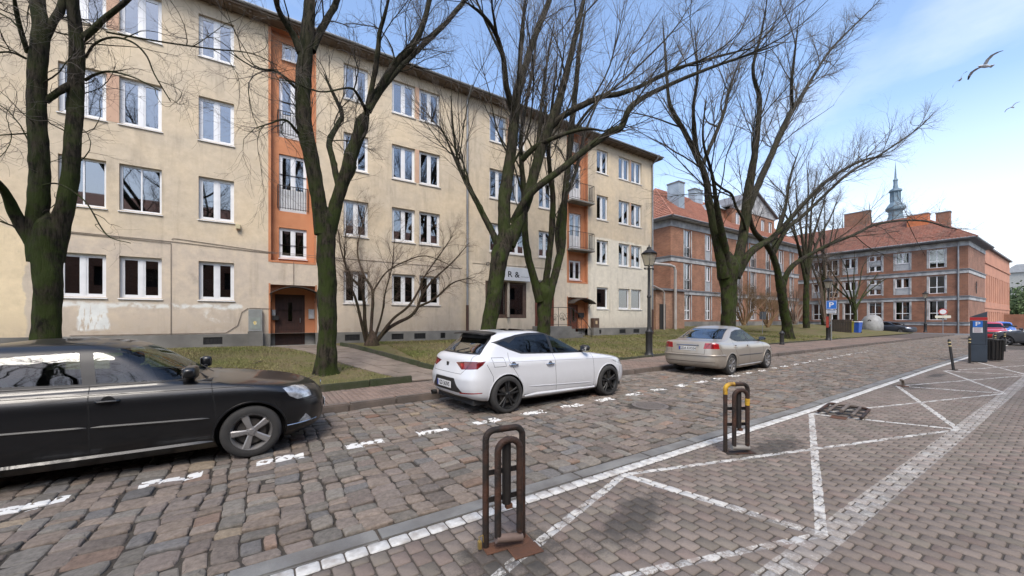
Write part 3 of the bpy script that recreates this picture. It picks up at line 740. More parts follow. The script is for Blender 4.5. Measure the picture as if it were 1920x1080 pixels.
def stucco():
    m, n, l, b = nodes_of('stucco_wall')
    tc = n.new('ShaderNodeTexCoord'); O = tc.outputs['Object']
    def N(s, d=6, r=.6, st=None, t=None):
        q = n.new('ShaderNodeTexNoise'); q.inputs['Scale'].default_value = s; q.inputs['Detail'].default_value = d; q.inputs['Roughness'].default_value = r
        if st:
            mp = n.new('ShaderNodeMapping'); mp.inputs['Scale'].default_value = st
            if t: mp.inputs['Location'].default_value = t
            l.new(O, mp.inputs[0]); l.new(mp.outputs[0], q.inputs['Vector'])
        else: l.new(O, q.inputs['Vector'])
        return q.outputs['Fac']
    def MR(v, a, b_, c, d):
        q = n.new('ShaderNodeMapRange'); q.inputs[1].default_value = a; q.inputs[2].default_value = b_; q.inputs[3].default_value = c; q.inputs[4].default_value = d
        l.new(v, q.inputs[0]); return q.outputs[0]
    def M(op, x, y=None):
        q = n.new('ShaderNodeMath'); q.operation = op
        for i, v in enumerate((x, y)):
            if v is None: continue
            if isinstance(v, (int, float)): q.inputs[i].default_value = v
            else: l.new(v, q.inputs[i])
        return q.outputs[0]
    def MIX(f, a, b_):
        q = n.new('ShaderNodeMixRGB')
        if isinstance(f, (int, float)): q.inputs[0].default_value = f
        else: l.new(f, q.inputs[0])
        for i, v in ((1, a), (2, b_)):
            if isinstance(v, tuple): q.inputs[i].default_value = (*v, 1)
            else: l.new(v, q.inputs[i])
        return q.outputs[0]
    s = n.new('ShaderNodeSeparateXYZ'); l.new(O, s.inputs[0]); X, Z = s.outputs[0], s.outputs[2]
    nb = N(.55, 5); nm = N(3.2, 7, .65); nf = N(60, 4); wob = M('MULTIPLY', M('SUBTRACT', N(1.7, 4), .5), .35)
    Xw = M('ADD', X, wob); Zw = M('ADD', Z, wob)
    def rect(x0, x1, z0, z1, soft=.04):
        a = M('MULTIPLY', MR(Xw, x0-soft, x0+soft, 0, 1), MR(Xw, x1-soft, x1+soft, 1, 0))
        return M('MULTIPLY', a, M('MULTIPLY', MR(Zw, z0-soft, z0+soft, 0, 1), MR(Zw, z1-soft, z1+soft, 1, 0)))
    c = MIX(MR(nb, .35, .65, 0, 1), (0.598, 0.494, 0.352), (0.506, 0.434, 0.335))
    # the ground storey was patched in a greyer render
    c = MIX(M('MULTIPLY', rect(-5.9, 8.4, -1, 4.35, .25), MR(nm, .3, .6, .9, .45)), c, (0.513, 0.441, 0.369))
    c = MIX(rect(-30, -5.9, -1, 4.33, .02), c, (0.671, 0.551, 0.369))
    c = MIX(M('MULTIPLY', rect(8.8, 24, -1, 4.6, .1), .8), c, (0.659, 0.568, 0.440))
    c = MIX(rect(17.1, 24, -1, 6.85, .05), c, (0.671, 0.617, 0.507))
    # soot streaks hanging down and rain-darkened flakes
    st = MR(N(1.0, 6, .6, (3.2, 1, .35)), .52, .74, 0, .5)
    c = MIX(M('MULTIPLY', st, MR(nb, .4, .6, .2, 1)), c, (0.23, 0.19, 0.145))
    fl = MR(N(1.5, 8, .72), .58, .70, 0, .45)
    c = MIX(M('MULTIPLY', fl, MR(Z, 3, 5.5, 1, .35)), c, (0.27, 0.225, 0.185))
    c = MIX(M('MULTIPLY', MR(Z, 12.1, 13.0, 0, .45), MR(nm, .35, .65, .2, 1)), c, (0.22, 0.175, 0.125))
    c = MIX(M('MULTIPLY', MR(Z, 1.0, 1.9, .6, 0), MR(nm, .35, .6, 0, 1)), c, (0.26, 0.21, 0.17))
    # white paint rolled over old scribbles
    wp1 = M('MULTIPLY', rect(-4.85, -4.15, 1.25, 2.12, .03), MR(N(2, 5, .6, (6, 1, 1.2)), .40, .47, 0, 1))
    wp2 = M('MULTIPLY', rect(-5.3, -.62, 2.02, 2.16, .035), MR(nm, .38, .5, 0, .85))
    wp3 = M('MULTIPLY', rect(-1.75, -.95, 1.55, 1.95, .1), MR(nm, .5, .6, 0, .55))
    wpp = M('MAXIMUM', M('MAXIMUM', wp1, wp2), wp3)
    c = MIX(wpp, c, (0.671, 0.680, 0.648))
    hs = n.new('ShaderNodeHueSaturation'); l.new(c, hs.inputs['Color'])
    l.new(M('MULTIPLY', MR(nm, .3, .7, .88, 1.1), MR(nf, .3, .7, .95, 1.05)), hs.inputs['Value'])
    l.new(hs.outputs[0], b.inputs['Base Color']); b.inputs['Roughness'].default_value = .95; b.inputs['Specular IOR Level'].default_value = .15
    bu = n.new('ShaderNodeBump'); bu.inputs['Strength'].default_value = .5; bu.inputs['Distance'].default_value = .012
    l.new(M('ADD', nf, M('MULTIPLY', N(7, 6), 2)), bu.inputs['Height']); l.new(bu.outputs[0], b.inputs['Normal'])
    return m
STUCCO = stucco()

def wall_holes(m, a0, a1, z0, z1, holes, P, depth=0.14):
    """wall in direction a with openings and their reveals; P(a, d, z) -> point, d = depth behind the face"""
    xs = sorted({a0, a1, *[h[0] for h in holes], *[h[1] for h in holes]}); zs = sorted({z0, z1, *[h[2] for h in holes], *[h[3] for h in holes]})
    xs = [x for x in xs if a0 <= x <= a1]; zs = [z for z in zs if z0 <= z <= z1]
    for xa, xb in zip(xs[:-1], xs[1:]):
        for za, zb in zip(zs[:-1], zs[1:]):
            cx, cz = (xa+xb)/2, (za+zb)/2
            if any(h[0] < cx < h[1] and h[2] < cz < h[3] for h in holes): continue
            m.quad(P(xa, 0, za), P(xb, 0, za), P(xb, 0, zb), P(xa, 0, zb))
    for h in holes:
        d = h[4] if len(h) > 4 else depth
        x0, x1, za, zb = h[:4]
        for q in (((x0, za), (x0, zb)), ((x0, zb), (x1, zb)), ((x1, zb), (x1, za)), ((x1, za), (x0, za))):
            (p, r), (s_, t) = q
            m.quad(P(p, 0, r), P(s_, 0, t), P(s_, d, t), P(p, d, r))

WIN_CACHE = {}
def window(parent, P0, ax, w, h, style='double', curtain=None, sill=True, mull=0.10, glass=None, frame_mat=None, bars=0):
    """a window as a child of parent: frame mesh + pane, sill, curtain children. P0 = lower corner on the frame's outer face, ax = rotation about z"""
    glass = glass or win_glass; frame_mat = frame_mat or white_pvc
    key = (round(w, 2), round(h, 2), style, mull, sill, glass.name, frame_mat.name, bars)
    if key not in WIN_CACHE:
        f = .065; s = .045
        m = MB(); m.box(0, f, 0, .07, 0, h).box(w-f, w, 0, .07, 0, h).box(f, w-f, 0, .07, 0, f).box(f, w-f, 0, .07, h-f, h)
        panes = []
        if style == 'double':
            c = w/2
            m.box(c-mull/2, c+mull/2, -.004, .066, f, h-f)
            for a, b_ in ((f, c-mull/2), (c+mull/2, w-f)):
                m.box(a, a+s, .008, .06, f, h-f).box(b_-s, b_, .008, .06, f, h-f).box(a+s, b_-s, .008, .06, f, f+s).box(a+s, b_-s, .008, .06, h-f-s, h-f)
                panes.append((a+s, b_-s, f+s, h-f-s))
        elif style == 'single':
            m.box(f, f+s, .008, .06, f, h-f).box(w-f-s, w-f, .008, .06, f, h-f).box(f+s, w-f-s, .008, .06, f, f+s).box(f+s, w-f-s, .008, .06, h-f-s, h-f)
            panes.append((f+s, w-f-s, f+s, h-f-s))
        elif style == 'thin':          # two lights divided by a thin bar
            c = w/2; m.box(c-.02, c+.02, .0, .06, f, h-f)
            panes += [(f, c-.02, f, h-f), (c+.02, w-f, f, h-f)]
        elif style == 'french':        # door: glazed above, white panel below
            c = w/2; zp = h*.40
            m.box(c-mull/2, c+mull/2, -.004, .066, f, h-f)
            for a, b_ in ((f, c-mull/2), (c+mull/2, w-f)):
                m.box(a, a+s, .008, .06, f, h-f).box(b_-s, b_, .008, .06, f, h-f).box(a+s, b_-s, .008, .06, h-f-s, h-f)
                m.box(a+s, b_-s, .02, .05, f, zp)
                panes.append((a+s, b_-s, zp, h-f-s))
        elif style == 'quad':
            c = w/2; zc = h*bars
            m.box(c-.04, c+.04, -.004, .066, f, h-f); m.box(f, w-f, -.003, .062, zc-.04, zc+.04)
            for a, b_ in ((f, c-.04), (c+.04, w-f)):
                panes += [(a, b_, f, zc-.04), (a, b_, zc+.04, h-f)]
        pm = []
        for p in panes:
            q = MB(); q.box(p[0], p[1], .030, .036, p[2], p[3]); pm.append(q.mesh('pane', glass))
        sm = None
        if sill:
            q = MB(); q.add([(-.03, -.055-.10, -.035), (w+.03, -.155, -.035), (w+.03, 0, 0), (-.03, 0, 0), (-.03, -.155, -.055), (w+.03, -.155, -.055), (w+.03, 0, -.055), (-.03, 0, -.055)],
                            [(0, 1, 2, 3), (4, 7, 6, 5), (0, 4, 5, 1), (0, 3, 7, 4), (1, 5, 6, 2), (2, 6, 7, 3)])
            sm = q.mesh('window_sill', white_pvc)
        WIN_CACHE[key] = (m.mesh('window', frame_mat), pm, sm, panes)
    fm, pm, sm, panes = WIN_CACHE[key]
    o = link_mesh('window', fm, parent); o.location = P0; o.rotation_euler = (0, 0, ax); KIDS.setdefault(parent.name, []).append(o)
    for q in pm:
        c = link_mesh('pane', q, o); KIDS.setdefault(o.name, []).append(c)
    if sm: link_mesh('window_sill', sm, o)
    if curtain:
        mt, lo, hi = curtain
        q = MB()
        n_ = 14; z0, z1 = h*lo, h*hi
        for i in range(n_):
            a, b_ = .07+(w-.14)*i/n_, .07+(w-.14)*(i+1)/n_
            q.quad((a, .16+.018*(i % 2), z0), (b_, .16+.018*((i+1) % 2), z0), (b_, .16+.018*((i+1) % 2), z1), (a, .16+.018*(i % 2), z1))
        q.build('curtain', mt, o, fix=False)
    return o

# ---------------------------------------------------------------- long cream apartment block
YF = 17.5
apt = empty('apartment_building', (0, 0, 0), 0, 'long four storey cream rendered apartment block with orange stairwell strips', 'building')
ROWS = [(2.33, 3.70), (5.20, 6.72), (8.03, 9.58), (11.02, 12.50)]
pairs = [((-5.25, -4.20), (-3.90, -2.86)), ((4.93, 6.00), (6.20, 7.24)), ((10.0, 11.05), (11.22, 12.30)), ((19.86, 20.95), (21.10, 22.19)), ((-9.9, -8.85), (-8.6, -7.55))]
singles = [(-1.88, -.86), (2.90, 3.90), (13.22, 14.20), (17.83, 18.86), (-12.9, -11.9)]
BAYS = [(0.30, 1.81, False), (15.42, 17.0, True)]
holes = []; wins = []
blind_pick = {(-3.9, 1): ('thin', (blind_brown, 0, 1)), (-5.25, 1): ('thin', None), (-1.88, 1): ('double', (blind_brown, .05, .5)),
              (4.93, 1): ('double', (blind_grey, 0, 1)), (6.2, 1): ('double', (blind_grey, 0, 1)), (17.83, 0): ('single', (frosted, 0, 1)), (19.86, 0): ('single', (frosted, 0, 1)), (21.10, 0): ('single', (frosted, 0, 1))}
for r, (z0, z1) in enumerate(ROWS):
    for p in pairs:
        for (a, b_) in p:
            if r == 0 and a in (10.0, 11.22): continue
            holes.append((a, b_, z0, z1)); wins.append((a, b_, z0, z1, r))
    for (a, b_) in singles:
        if r == 0 and a == 13.22: continue
        holes.append((a, b_, z0, z1)); wins.append((a, b_, z0, z1, r))
for (a, b_, bal) in BAYS:
    holes.append((a, b_, 3.92, 12.95, .26)); holes.append((a-.02, b_+.02, .5, 2.98, .26))
holes.append((9.75, 12.36, 1.70, 3.66, .10)); holes.append((12.95, 14.35, 1.25, 3.75, .12))
m = MB()
Pf = lambda a, d, z: (a, YF+d, z)
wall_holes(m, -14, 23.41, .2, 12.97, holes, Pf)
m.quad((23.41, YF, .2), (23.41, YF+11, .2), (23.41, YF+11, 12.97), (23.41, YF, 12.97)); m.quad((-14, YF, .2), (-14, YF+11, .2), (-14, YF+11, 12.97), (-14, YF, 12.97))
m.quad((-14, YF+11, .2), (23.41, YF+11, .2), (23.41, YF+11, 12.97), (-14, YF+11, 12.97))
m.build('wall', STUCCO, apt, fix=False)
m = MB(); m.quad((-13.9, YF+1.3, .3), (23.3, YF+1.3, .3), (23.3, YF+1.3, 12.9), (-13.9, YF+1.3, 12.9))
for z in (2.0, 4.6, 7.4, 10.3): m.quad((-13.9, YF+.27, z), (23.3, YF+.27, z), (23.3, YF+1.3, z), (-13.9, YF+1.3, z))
m.build('dark_backing', dark_room, apt, fix=False)
random.seed(21)
for (a, b_, z0, z1, r) in wins:
    st, cu = blind_pick.get((a, r), ('double', None))
    if cu is None and st == 'double':
        k = random.random()
        cu = (lace, .05, 1) if k < .36 else ((lace, .05, .45) if k < .52 else ((blind_grey, .0, 1) if k < .6 else ((lace, .55, 1) if k < .72 else None)))
        if r == 0 and a < 0: cu = (lace, .1, .55) if a > -2 else None
    window(apt, (a, YF+.11, z0), 0, b_-a, z1-z0, st, cu)
# coloured piers between the paired windows
m = MB()
for p in pairs:
    for r, (z0, z1) in enumerate(ROWS):
        if r in (2, 3) or (r == 1 and p[0][0] > 8): m.box(p[0][1]+.004, p[1][0]-.004, YF-.004, YF+.05, z0, z1)
m.build('window_pier', peach_pl, apt)
# plinth with cellar vents
vents = [(-1.75, -1.2), (2.95, 3.55), (4.9, 5.45), (5.95, 6.5), (7.25, 7.5), (17.6, 18.2), (19.9, 20.5), (21.3, 21.9), (-4.4, -3.8)]
m = MB(); vh = [(a, b_, .72, .98, .2) for a, b_ in vents] + [(a-.02, b_+.02, .2, 1.08, .3) for a, b_, _ in BAYS]
wall_holes(m, -14, 23.44, .2, 1.08, vh, lambda a, d, z: (a, YF-.035+d, z))
m.quad((-14, YF-.035, 1.08), (23.44, YF-.035, 1.08), (23.44, YF, 1.085), (-14, YF, 1.085)); m.quad((23.44, YF-.035, .2), (23.44, YF+11, .2), (23.44, YF+11, 1.08), (23.44, YF-.035, 1.08))
m.build('plinth', concrete, apt, fix=False)
for a, b_ in vents:
    m = MB(); m.box(a, b_, YF-.006, YF-.001, .72, .98)
    for k in range(5): m.box(a+.06+k*(b_-a-.12)/4-.006, a+.06+k*(b_-a-.12)/4+.006, YF-.02, YF-.012, .72, .98)
    m.build('cellar_vent', black_iron, apt)
# eaves, gutter, roof
m = MB(); m.box(-14.4, 23.85, 17.06, 28.9, 12.98, 13.08); m.build('soffit', eave_wood, apt)
m = MB(); m.box(-14.42, 23.87, 17.00, 17.059, 13.0, 13.18); m.build('fascia', eave_wood, apt)
m = MB()
for k in range(64):
    xx = -14.2+k*.6; m.box(xx, xx+.08, 17.08, 17.5, 12.92, 12.978)
m.build('rafter_ends', eave_wood, apt)['kind'] = 'stuff'
m = MB(); m.add([(-14.45, 16.98, 13.185), (23.9, 16.98, 13.185), (23.9, 29, 13.185), (-14.45, 29, 13.185), (-10, 22.9, 14.0), (19.5, 22.9, 14.0)],
                [(0, 1, 5, 4), (1, 2, 5), (2, 3, 4, 5), (3, 0, 4), (0, 3, 2, 1)])
m.build('roof', pmat('tar_roof', (.05, .05, .052), (.035, .035, .036), rough=.9), apt)
m = MB(); m.tube([(-14.4, 16.95, 13.12), (23.9, 16.95, 13.12)], .05, 8); m.build('gutter', zinc, apt, smooth=True)
# downpipes
for px_, zt in ((8.66, 12.9), (23.26, 12.9)):
    m = MB(); m.tube([(px_, 16.86, zt+.25), (px_, 17.0, zt), (px_, 17.40, zt-.25), (px_, 17.40, 2.2)], .055, 10)
    for z in (4, 6.5, 9, 11.5): m.lathe([(.066, -.03), (.066, .03)], (px_, 17.40, z), 10)
    m.build('downpipe', zinc, apt, smooth=True)
    m = MB(); m.tube([(px_, 17.40, 2.35), (px_, 17.40, .5)], .072, 10); m.build('pipe_foot', rusty_pipe, apt, smooth=True)
# stairwell strips with entrance doors
def iron_rail(parent, x0, x1, y0, z0, z1, returns=0.0, n_=11, name='railing', mat=None):
    m = MB(); r = .011
    def run(p, q, k):
        m.tube([(*p, z1), (*q, z1)], .016, 6); m.tube([(*p, z0), (*q, z0)], r, 6)
        for i in range(k+1):
            t = i/k; x, y = p[0]+(q[0]-p[0])*t, p[1]+(q[1]-p[1])*t
            m.tube([(x, y, z0-.04), (x, y, z1)], r if i not in (0, k) else .015, 5)
    run((x0, y0), (x1, y0), n_)
    if returns: run((x0, y0), (x0, y0+returns), 4); run((x1, y0), (x1, y0+returns), 4)
    return m.build(name, mat or black_iron, parent)
for (a, b_, bal) in BAYS:
    c = (a+b_)/2; w = .96
    BH = [(c-w/2, c+w/2, 4.07, 5.27), (c-w/2, c+w/2, 5.92, 8.18), (c-w/2, c+w/2, 8.85, 11.22), (c-.38, c+.38, 11.95, 12.62)]
    m = MB(); wall_holes(m, a, b_, 3.92, 12.95, BH, lambda q, d, z: (q, YF+.24+d, z), depth=.12)
    for q in ((a+.003, 3.92, 12.95), (b_-.003, 3.92, 12.95)): m.quad((q[0], YF, q[1]), (q[0], YF+.24, q[1]), (q[0], YF+.24, q[2]), (q[0], YF, q[2]))
    m.quad((a, YF, 3.923), (b_, YF, 3.923), (b_, YF+.24, 3.923), (a, YF+.24, 3.923)); m.quad((a, YF, 12.947), (b_, YF, 12.947), (b_, YF+.24, 12.947), (a, YF+.24, 12.947))
    # raised border on the wall
    m.box(a-.09, a-.003, YF-.012, YF+.02, 3.85, 13.0).box(b_+.003, b_+.05, YF-.012, YF+.02, 3.85, 13.0).box(a-.003, b_+.003, YF-.012, YF+.02, 3.84, 3.915)
    m.build('stairwell_strip', orange_pl, apt)
    for i, (x0, x1, z0, z1) in enumerate(BH):
        window(apt, (x0, YF+.31, z0), 0, x1-x0, z1-z0, ['double', 'french', 'french', 'double'][i], (lace, .42, 1) if i in (1, 2) else None, sill=(i in (0, 3)), mull=.08 if i != 3 else .06)
    if not bal:
        for z in (5.95, 8.9): iron_rail(apt, c-w/2-.05, c+w/2+.05, YF+.2, z+.1, z+.98, n_=12)
    else:
        for z in (5.92, 8.85):
            m = MB(); m.bbox(a-.05, b_+.22, YF-.45, YF+.2, z-.14, z-.03, .012); m.build('balcony_slab', concrete, apt)
            iron_rail(apt, a-.02, b_+.18, YF-.42, z+.05, z+.98, returns=.42, n_=14)
    # entrance
    EH = [(c-.62, c+.42, .5, 2.62)] if not bal else [(c-.60, c+.26, .5, 2.55)]
    m = MB(); wall_holes(m, a-.02, b_+.02, 1.08, 2.98, [(EH[0][0], EH[0][1], 1.08, EH[0][3])], lambda q, d, z: (q, YF+.24+d, z), depth=.15)
    for q in (a-.017, b_+.017): m.quad((q, YF, 1.08), (q, YF+.24, 1.08), (q, YF+.24, 2.98), (q, YF, 2.98))
    m.quad((a, YF, 2.977), (b_, YF, 2.977), (b_, YF+.24, 2.977), (a, YF+.24, 2.977))
    m.box(a-.08, a-.023, YF-.012, YF+.02, 1.08, 3.02).box(b_+.023, b_+.07, YF-.012, YF+.02, 1.08, 3.02)
    m.build('entrance_surround', orange_pl, apt)
    m = MB(); m.box(a-.018, EH[0][0], YF+.22, YF+.3, .5, 1.08).box(EH[0][1], b_+.018, YF+.22, YF+.3, .5, 1.08).box(a-.018, b_+.018, YF-.35, YF+.3, .3, .60); m.build('door_step', concrete, apt)
    x0, x1, _, zt = EH[0]; dm = dark_wood if not bal else red_wood
    m = MB(); m.box(x0, x0+.09, YF+.29, YF+.37, .6, zt).box(x1-.09, x1, YF+.29, YF+.37, .6, zt).box(x0+.09, x1-.09, YF+.29, YF+.37, zt-.09, zt)
    m.box(x0+.09, x1-.09, YF+.32, YF+.36, .6, zt-.09)
    for k in range(4): m.box(x0+.16, x1-.16, YF+.305, YF+.32, .75+k*.16, .75+k*.16+.11)
    m.box(x0+.42, x0+.62, YF+.30, YF+.32, 1.5, 2.35)
    d = m.build('front_door', dm, apt)
    m = MB(); m.box(x0+.45, x0+.59, YF+.295, YF+.301, 1.55, 2.3); q = m.build('pane', win_glass, d)
    m = MB(); m.tube([(x1-.17, YF+.30, 1.5), (x1-.17, YF+.255, 1.5), (x1-.17, YF+.255, 1.68), (x1-.17, YF+.30, 1.68)], .010, 6); m.build('handle', zinc, d, smooth=True)
    # bent sheet canopy
    n_ = 14; m = MB(); y0, y1 = YF+.2, YF-.62; V = []
    for i in range(n_+1):
        t = i/n_; xx = a-.05+(b_-a+.22)*t; zz = 2.62+.30*math.sin(math.pi*t)**.8
        for (yy, dz) in ((y0, 0), (y1, -.02), (y1, -.05), (y0, -.03)): V.append((xx, yy, zz+dz))
    F = []
    for i in range(n_):
        for j in range(4): F.append((i*4+j, i*4+(j+1) % 4, i*4+4+(j+1) % 4, i*4+4+j))
    m.add(V, F+[(0, 1, 2, 3), tuple(n_*4+q for q in (3, 2, 1, 0))])
    m.tube([(a+.02, YF, 2.3), (a+.02, YF-.5, 2.66)], .012, 5); m.tube([(b_, YF, 2.3), (b_, YF-.5, 2.66)], .012, 5)
    m.build('canopy', pmat('canopy_sheet', (.055, .042, .032), (.035, .03, .026), scale=5, rough=.6), apt)
grey_box = pmat('grey_paint', (.25, .26, .25), (.19, .20, .19), scale=3, c3=(.15, .14, .12), rough=.6)
m = MB(); m.box(.33, .45, YF+.19, YF+.238, 1.78, 2.0); m.build('intercom', pmat('intercom_grey', (.30, .32, .34), rough=.4), apt)
m = MB(); m.bbox(.34, .56, YF+.12, YF+.238, 1.60, 1.76, .008); m.build('letter_box', black_iron, apt)
m = MB(); m.box(1.60, 1.82, YF+.19, YF+.238, 1.65, 2.05); o = m.build('notice_case', pmat('notice_frame', (.40, .38, .33)), apt)
m = MB(); m.box(1.63, 1.79, YF+.184, YF+.190, 1.68, 2.02); m.build('notice_sheet', pmat('notice_paper', (.42, .44, .46), (.34, .36, .38), scale=30), o)
m = MB(); m.box(16.45, 16.85, YF+.12, YF+.238, 1.75, 2.05); m.build('letter_box', black_iron, apt)
# wall fittings
cab = tag(MB().bbox(-.42, .02, YF-.16, YF-.037, 1.18, 2.0, .01).build('cable_cabinet', grey_box), 'grey metal utility cabinet on the wall left of the dark entrance door', 'cabinet')
m = MB(); m.box(-.36, -.04, YF-.170, YF-.161, 1.27, 1.7); m.build('cabinet_door', pmat('cab_door', (.27, .30, .27), (.2, .22, .2), scale=4), cab)
m = MB(); m.prism([(-.24, 1.42), (-.18, 1.42), (-.15, 1.47), (-.18, 1.56), (-.24, 1.56), (-.28, 1.5)], YF-.174, YF-.171); m.build('sticker', pmat('sticker_yellow', (.62, .42, .05), (.5, .5, .4), scale=30, detail=1), cab)
m = MB(); m.box(-.44, .04, YF-.20, YF-.037, .5, 1.17); m.build('cabinet_base', concrete, cab)
m = MB(); m.bbox(-.80, -.66, YF-.13, YF-.002, 4.97, 5.14, .01); m.cur = 1; m.box(-.78, -.68, YF-.12, YF-.02, 4.93, 4.968)
m.build('alarm_box', [pmat('cream_plastic', (.55, .48, .30)), pmat('alarm_shadow', (.16, .08, .04))], apt)
m = MB(); W_ = .009
cab_lines = [[(-5.9, 4.33), (-2.62, 4.24), (-2.62, 1.1)], [(-2.6, 4.38), (-2.55, 4.42), (.2, 4.22), (8.4, 4.18)], [(-5.9, 4.36), (-2.5, 4.3), (-.4, 4.2), (3, 4.1)],
             [(-.42, 2.05), (-.62, 1.9), (-.75, 1.4), (-1.1, 1.13), (-5.0, 1.11)], [(-.4, 2.05), (.30, 2.03)], [(1.06, 2.98), (1.06, 3.9)], [(9.0, 4.5), (15, 4.6)]]
for L in cab_lines: m.tube([(x, YF-.018, z) for x, z in L], W_, 5)
m.build('facade_cable', pmat('cable_grey', (.16, .13, .10), (.10, .08, .07)), apt)
# salon: shop window, sign, door, stairs with wrought iron rails
brown_fr = pmat('brown_frame', (.11, .065, .045), (.075, .045, .03), scale=5, rough=.6)
m = MB(); m.box(9.75, 12.36, YF+.02, YF+.10, 1.70, 1.90).box(9.75, 12.36, YF+.02, YF+.10, 3.54, 3.66).box(12.14, 12.36, YF+.02, YF+.10, 1.9, 3.54).box(9.75, 9.9, YF+.02, YF+.10, 1.9, 3.54).box(10.98, 11.2, YF+.02, YF+.10, 1.9, 3.54)
sw = m.build('shop_window', brown_fr, apt)
for a, b_ in ((9.9, 10.98), (11.2, 12.14)):
    m = MB(); m.box(a, b_, YF+.06, YF+.065, 1.9, 3.54); m.build('pane', win_glass, sw)
m = MB(); m.box(11.22, 12.12, YF+.10, YF+.11, 1.92, 3.52)
m.cur = 1; m.box(11.30, 12.04, YF+.092, YF+.099, 2.1, 3.4); m.cur = 2
m.prism(arc_pts(11.67, 2.85, .26, 0, 180, 12)+[(11.41, 2.25), (11.93, 2.25)], YF+.084, YF+.091); m.cur = 3
m.prism([(11.55, 2.3), (11.8, 2.3), (11.84, 2.7), (11.74, 2.95), (11.60, 2.95), (11.52, 2.7)], YF+.078, YF+.083)
m.build('window_poster', [pmat('poster_dark', (.05, .04, .04)), pmat('poster_grey', (.22, .20, .20), (.33, .32, .32), scale=8), pmat('poster_brown', (.15, .10, .09), (.2, .16, .15), scale=6), pmat('poster_red', (.20, .05, .045), (.28, .10, .08), scale=7)], sw)
m = MB(); m.tube([(11.09, YF-.12, 1.75), (11.09, YF-.12, 3.6)], .075, 10)
for z in (1.95, 2.6, 3.3): m.lathe([(.085, -.02), (.085, .02)], (11.09, YF-.12, z), 10)
m.build('shop_pipe', pmat('cream_pipe', (.42, .37, .30), (.33, .28, .22), scale=3), sw, smooth=True)
sg = empty('shop_sign', (0, 0, 0), 0, 'white box sign reading R & over the salon window', 'sign')
m = MB(); m.bbox(9.95, 12.38, YF-.34, YF-.16, 3.70, 4.42, .012); m.build('sign_box', pmat('sign_white', (.58, .60, .62), (.52, .54, .56), scale=3), sg)
blackp = pmat('black_letter', (.015, .015, .015))
text_obj('lettering', 'R &', .44, blackp, sg, (10.90, YF-.345, 4.02), (math.pi/2, 0, 0), sx=1.15, align='LEFT')
m = MB(); m.box(11.75, 12.28, YF-.348, YF-.341, 3.93, 3.945); m.build('sign_rule', blackp, sg)
m = MB()
for sx_ in (9.9, 12.35):
    m.tube([(sx_, YF, 4.62), (sx_, YF-.22, 4.55), (sx_, YF-.24, 4.42)], .012, 6)
    m.tube([(sx_+.14*math.cos(a)*(1-a/9), YF-.02, 4.50+.14*math.sin(a)*(1-a/9)) for a in np.linspace(0, 7, 22)], .012, 5)
m.build('sign_bracket', black_iron, sg)
m = MB(); m.box(12.95, 13.05, YF+.03, YF+.1, 1.25, 3.75).box(14.25, 14.35, YF+.03, YF+.1, 1.25, 3.75).box(13.05, 14.25, YF+.03, YF+.1, 3.65, 3.75).box(13.05, 13.63, YF+.05, YF+.09, 1.25, 3.65).box(13.67, 14.25, YF+.05, YF+.09, 1.25, 3.65).box(13.63, 13.67, YF+.04, YF+.09, 1.25, 3.65)
m.build('shop_door', red_wood, apt)
m = MB(); m.box(12.8, 14.5, YF-.12, YF-.02, 3.78, 3.86); m.build('door_ledge', concrete, apt)
st_ = empty('entrance_stairs', (0, 0, 0), 0, 'small concrete stairs with scrolled iron rails at the reddish shop door', 'stairs')
for k in range(5):
    m = MB(); m.bbox(12.75, 14.6+k*.28, YF-1.25+.0*k, YF-.036, 1.25-.16*(k+1), 1.25-.16*k, .01)
    m.build('step', concrete, st_)
def scroll(cx, cy, r, z, turns=1.4, k=20, ph=0):
    return [(cx+r*(1-.75*t/(turns*6.28))*math.cos(t+ph), cy, z+r*(1-.75*t/(turns*6.28))*math.sin(t+ph)) for t in np.linspace(0, turns*6.28, k)]
m = MB(); yy = YF-1.28
m.tube([(12.7, yy, 2.15), (13.2, yy, 2.28), (13.9, yy, 2.3), (14.5, yy, 2.28), (15.1, yy, 1.95), (15.7, yy, 1.45), (16.1, yy, .95)], .020, 6)
m.tube([(12.7, yy, 1.35), (14.4, yy, 1.35), (15.2, yy, 1.0), (16.1, yy, .62)], .012, 6)
for x_, za, zb in ((12.7, .6, 2.15), (13.6, 1.25, 2.28), (14.5, 1.25, 2.28), (15.3, .8, 1.75), (16.1, .55, .95)): m.tube([(x_, yy, za), (x_, yy, zb)], .016, 5)
for (x_, z_, r_) in ((12.95, 1.75, .2), (13.35, 1.75, .2), (13.85, 1.8, .22), (14.25, 1.8, .2), (14.75, 1.62, .22), (15.05, 1.3, .18), (15.55, 1.18, .17)):
    m.tube(scroll(x_, yy, r_, z_), .010, 5); m.tube(scroll(x_, yy, r_*.6, z_-.1, ph=3.14), .009, 5)
for (x_, z_) in ((12.8, 2.0), (14.0, 1.62), (14.45, 1.5)): m.prism([(x_-.05, z_), (x_, z_-.06), (x_+.06, z_), (x_, z_+.07)], yy-.01, yy+.01)
m.build('iron_rail', pmat('old_iron', (.025, .022, .020), (.05, .042, .035), scale=8, rough=.7), st_)
gp = tag(MB().bbox(17.25, 17.75, YF-.30, YF-.04, 1.12, 1.72, .01).build('gas_meter_box', brown_fr), 'brown meter box on a concrete stub right of the second orange entrance', 'meter box')
MB().box(17.25, 17.75, YF-.30, YF-.04, .5, 1.119).build('box_base', concrete, gp)
MB().box(17.42, 17.58, YF-.305, YF-.301, 1.35, 1.55).build('warning_plate', pmat('plate_cream', (.5, .38, .22)), gp)

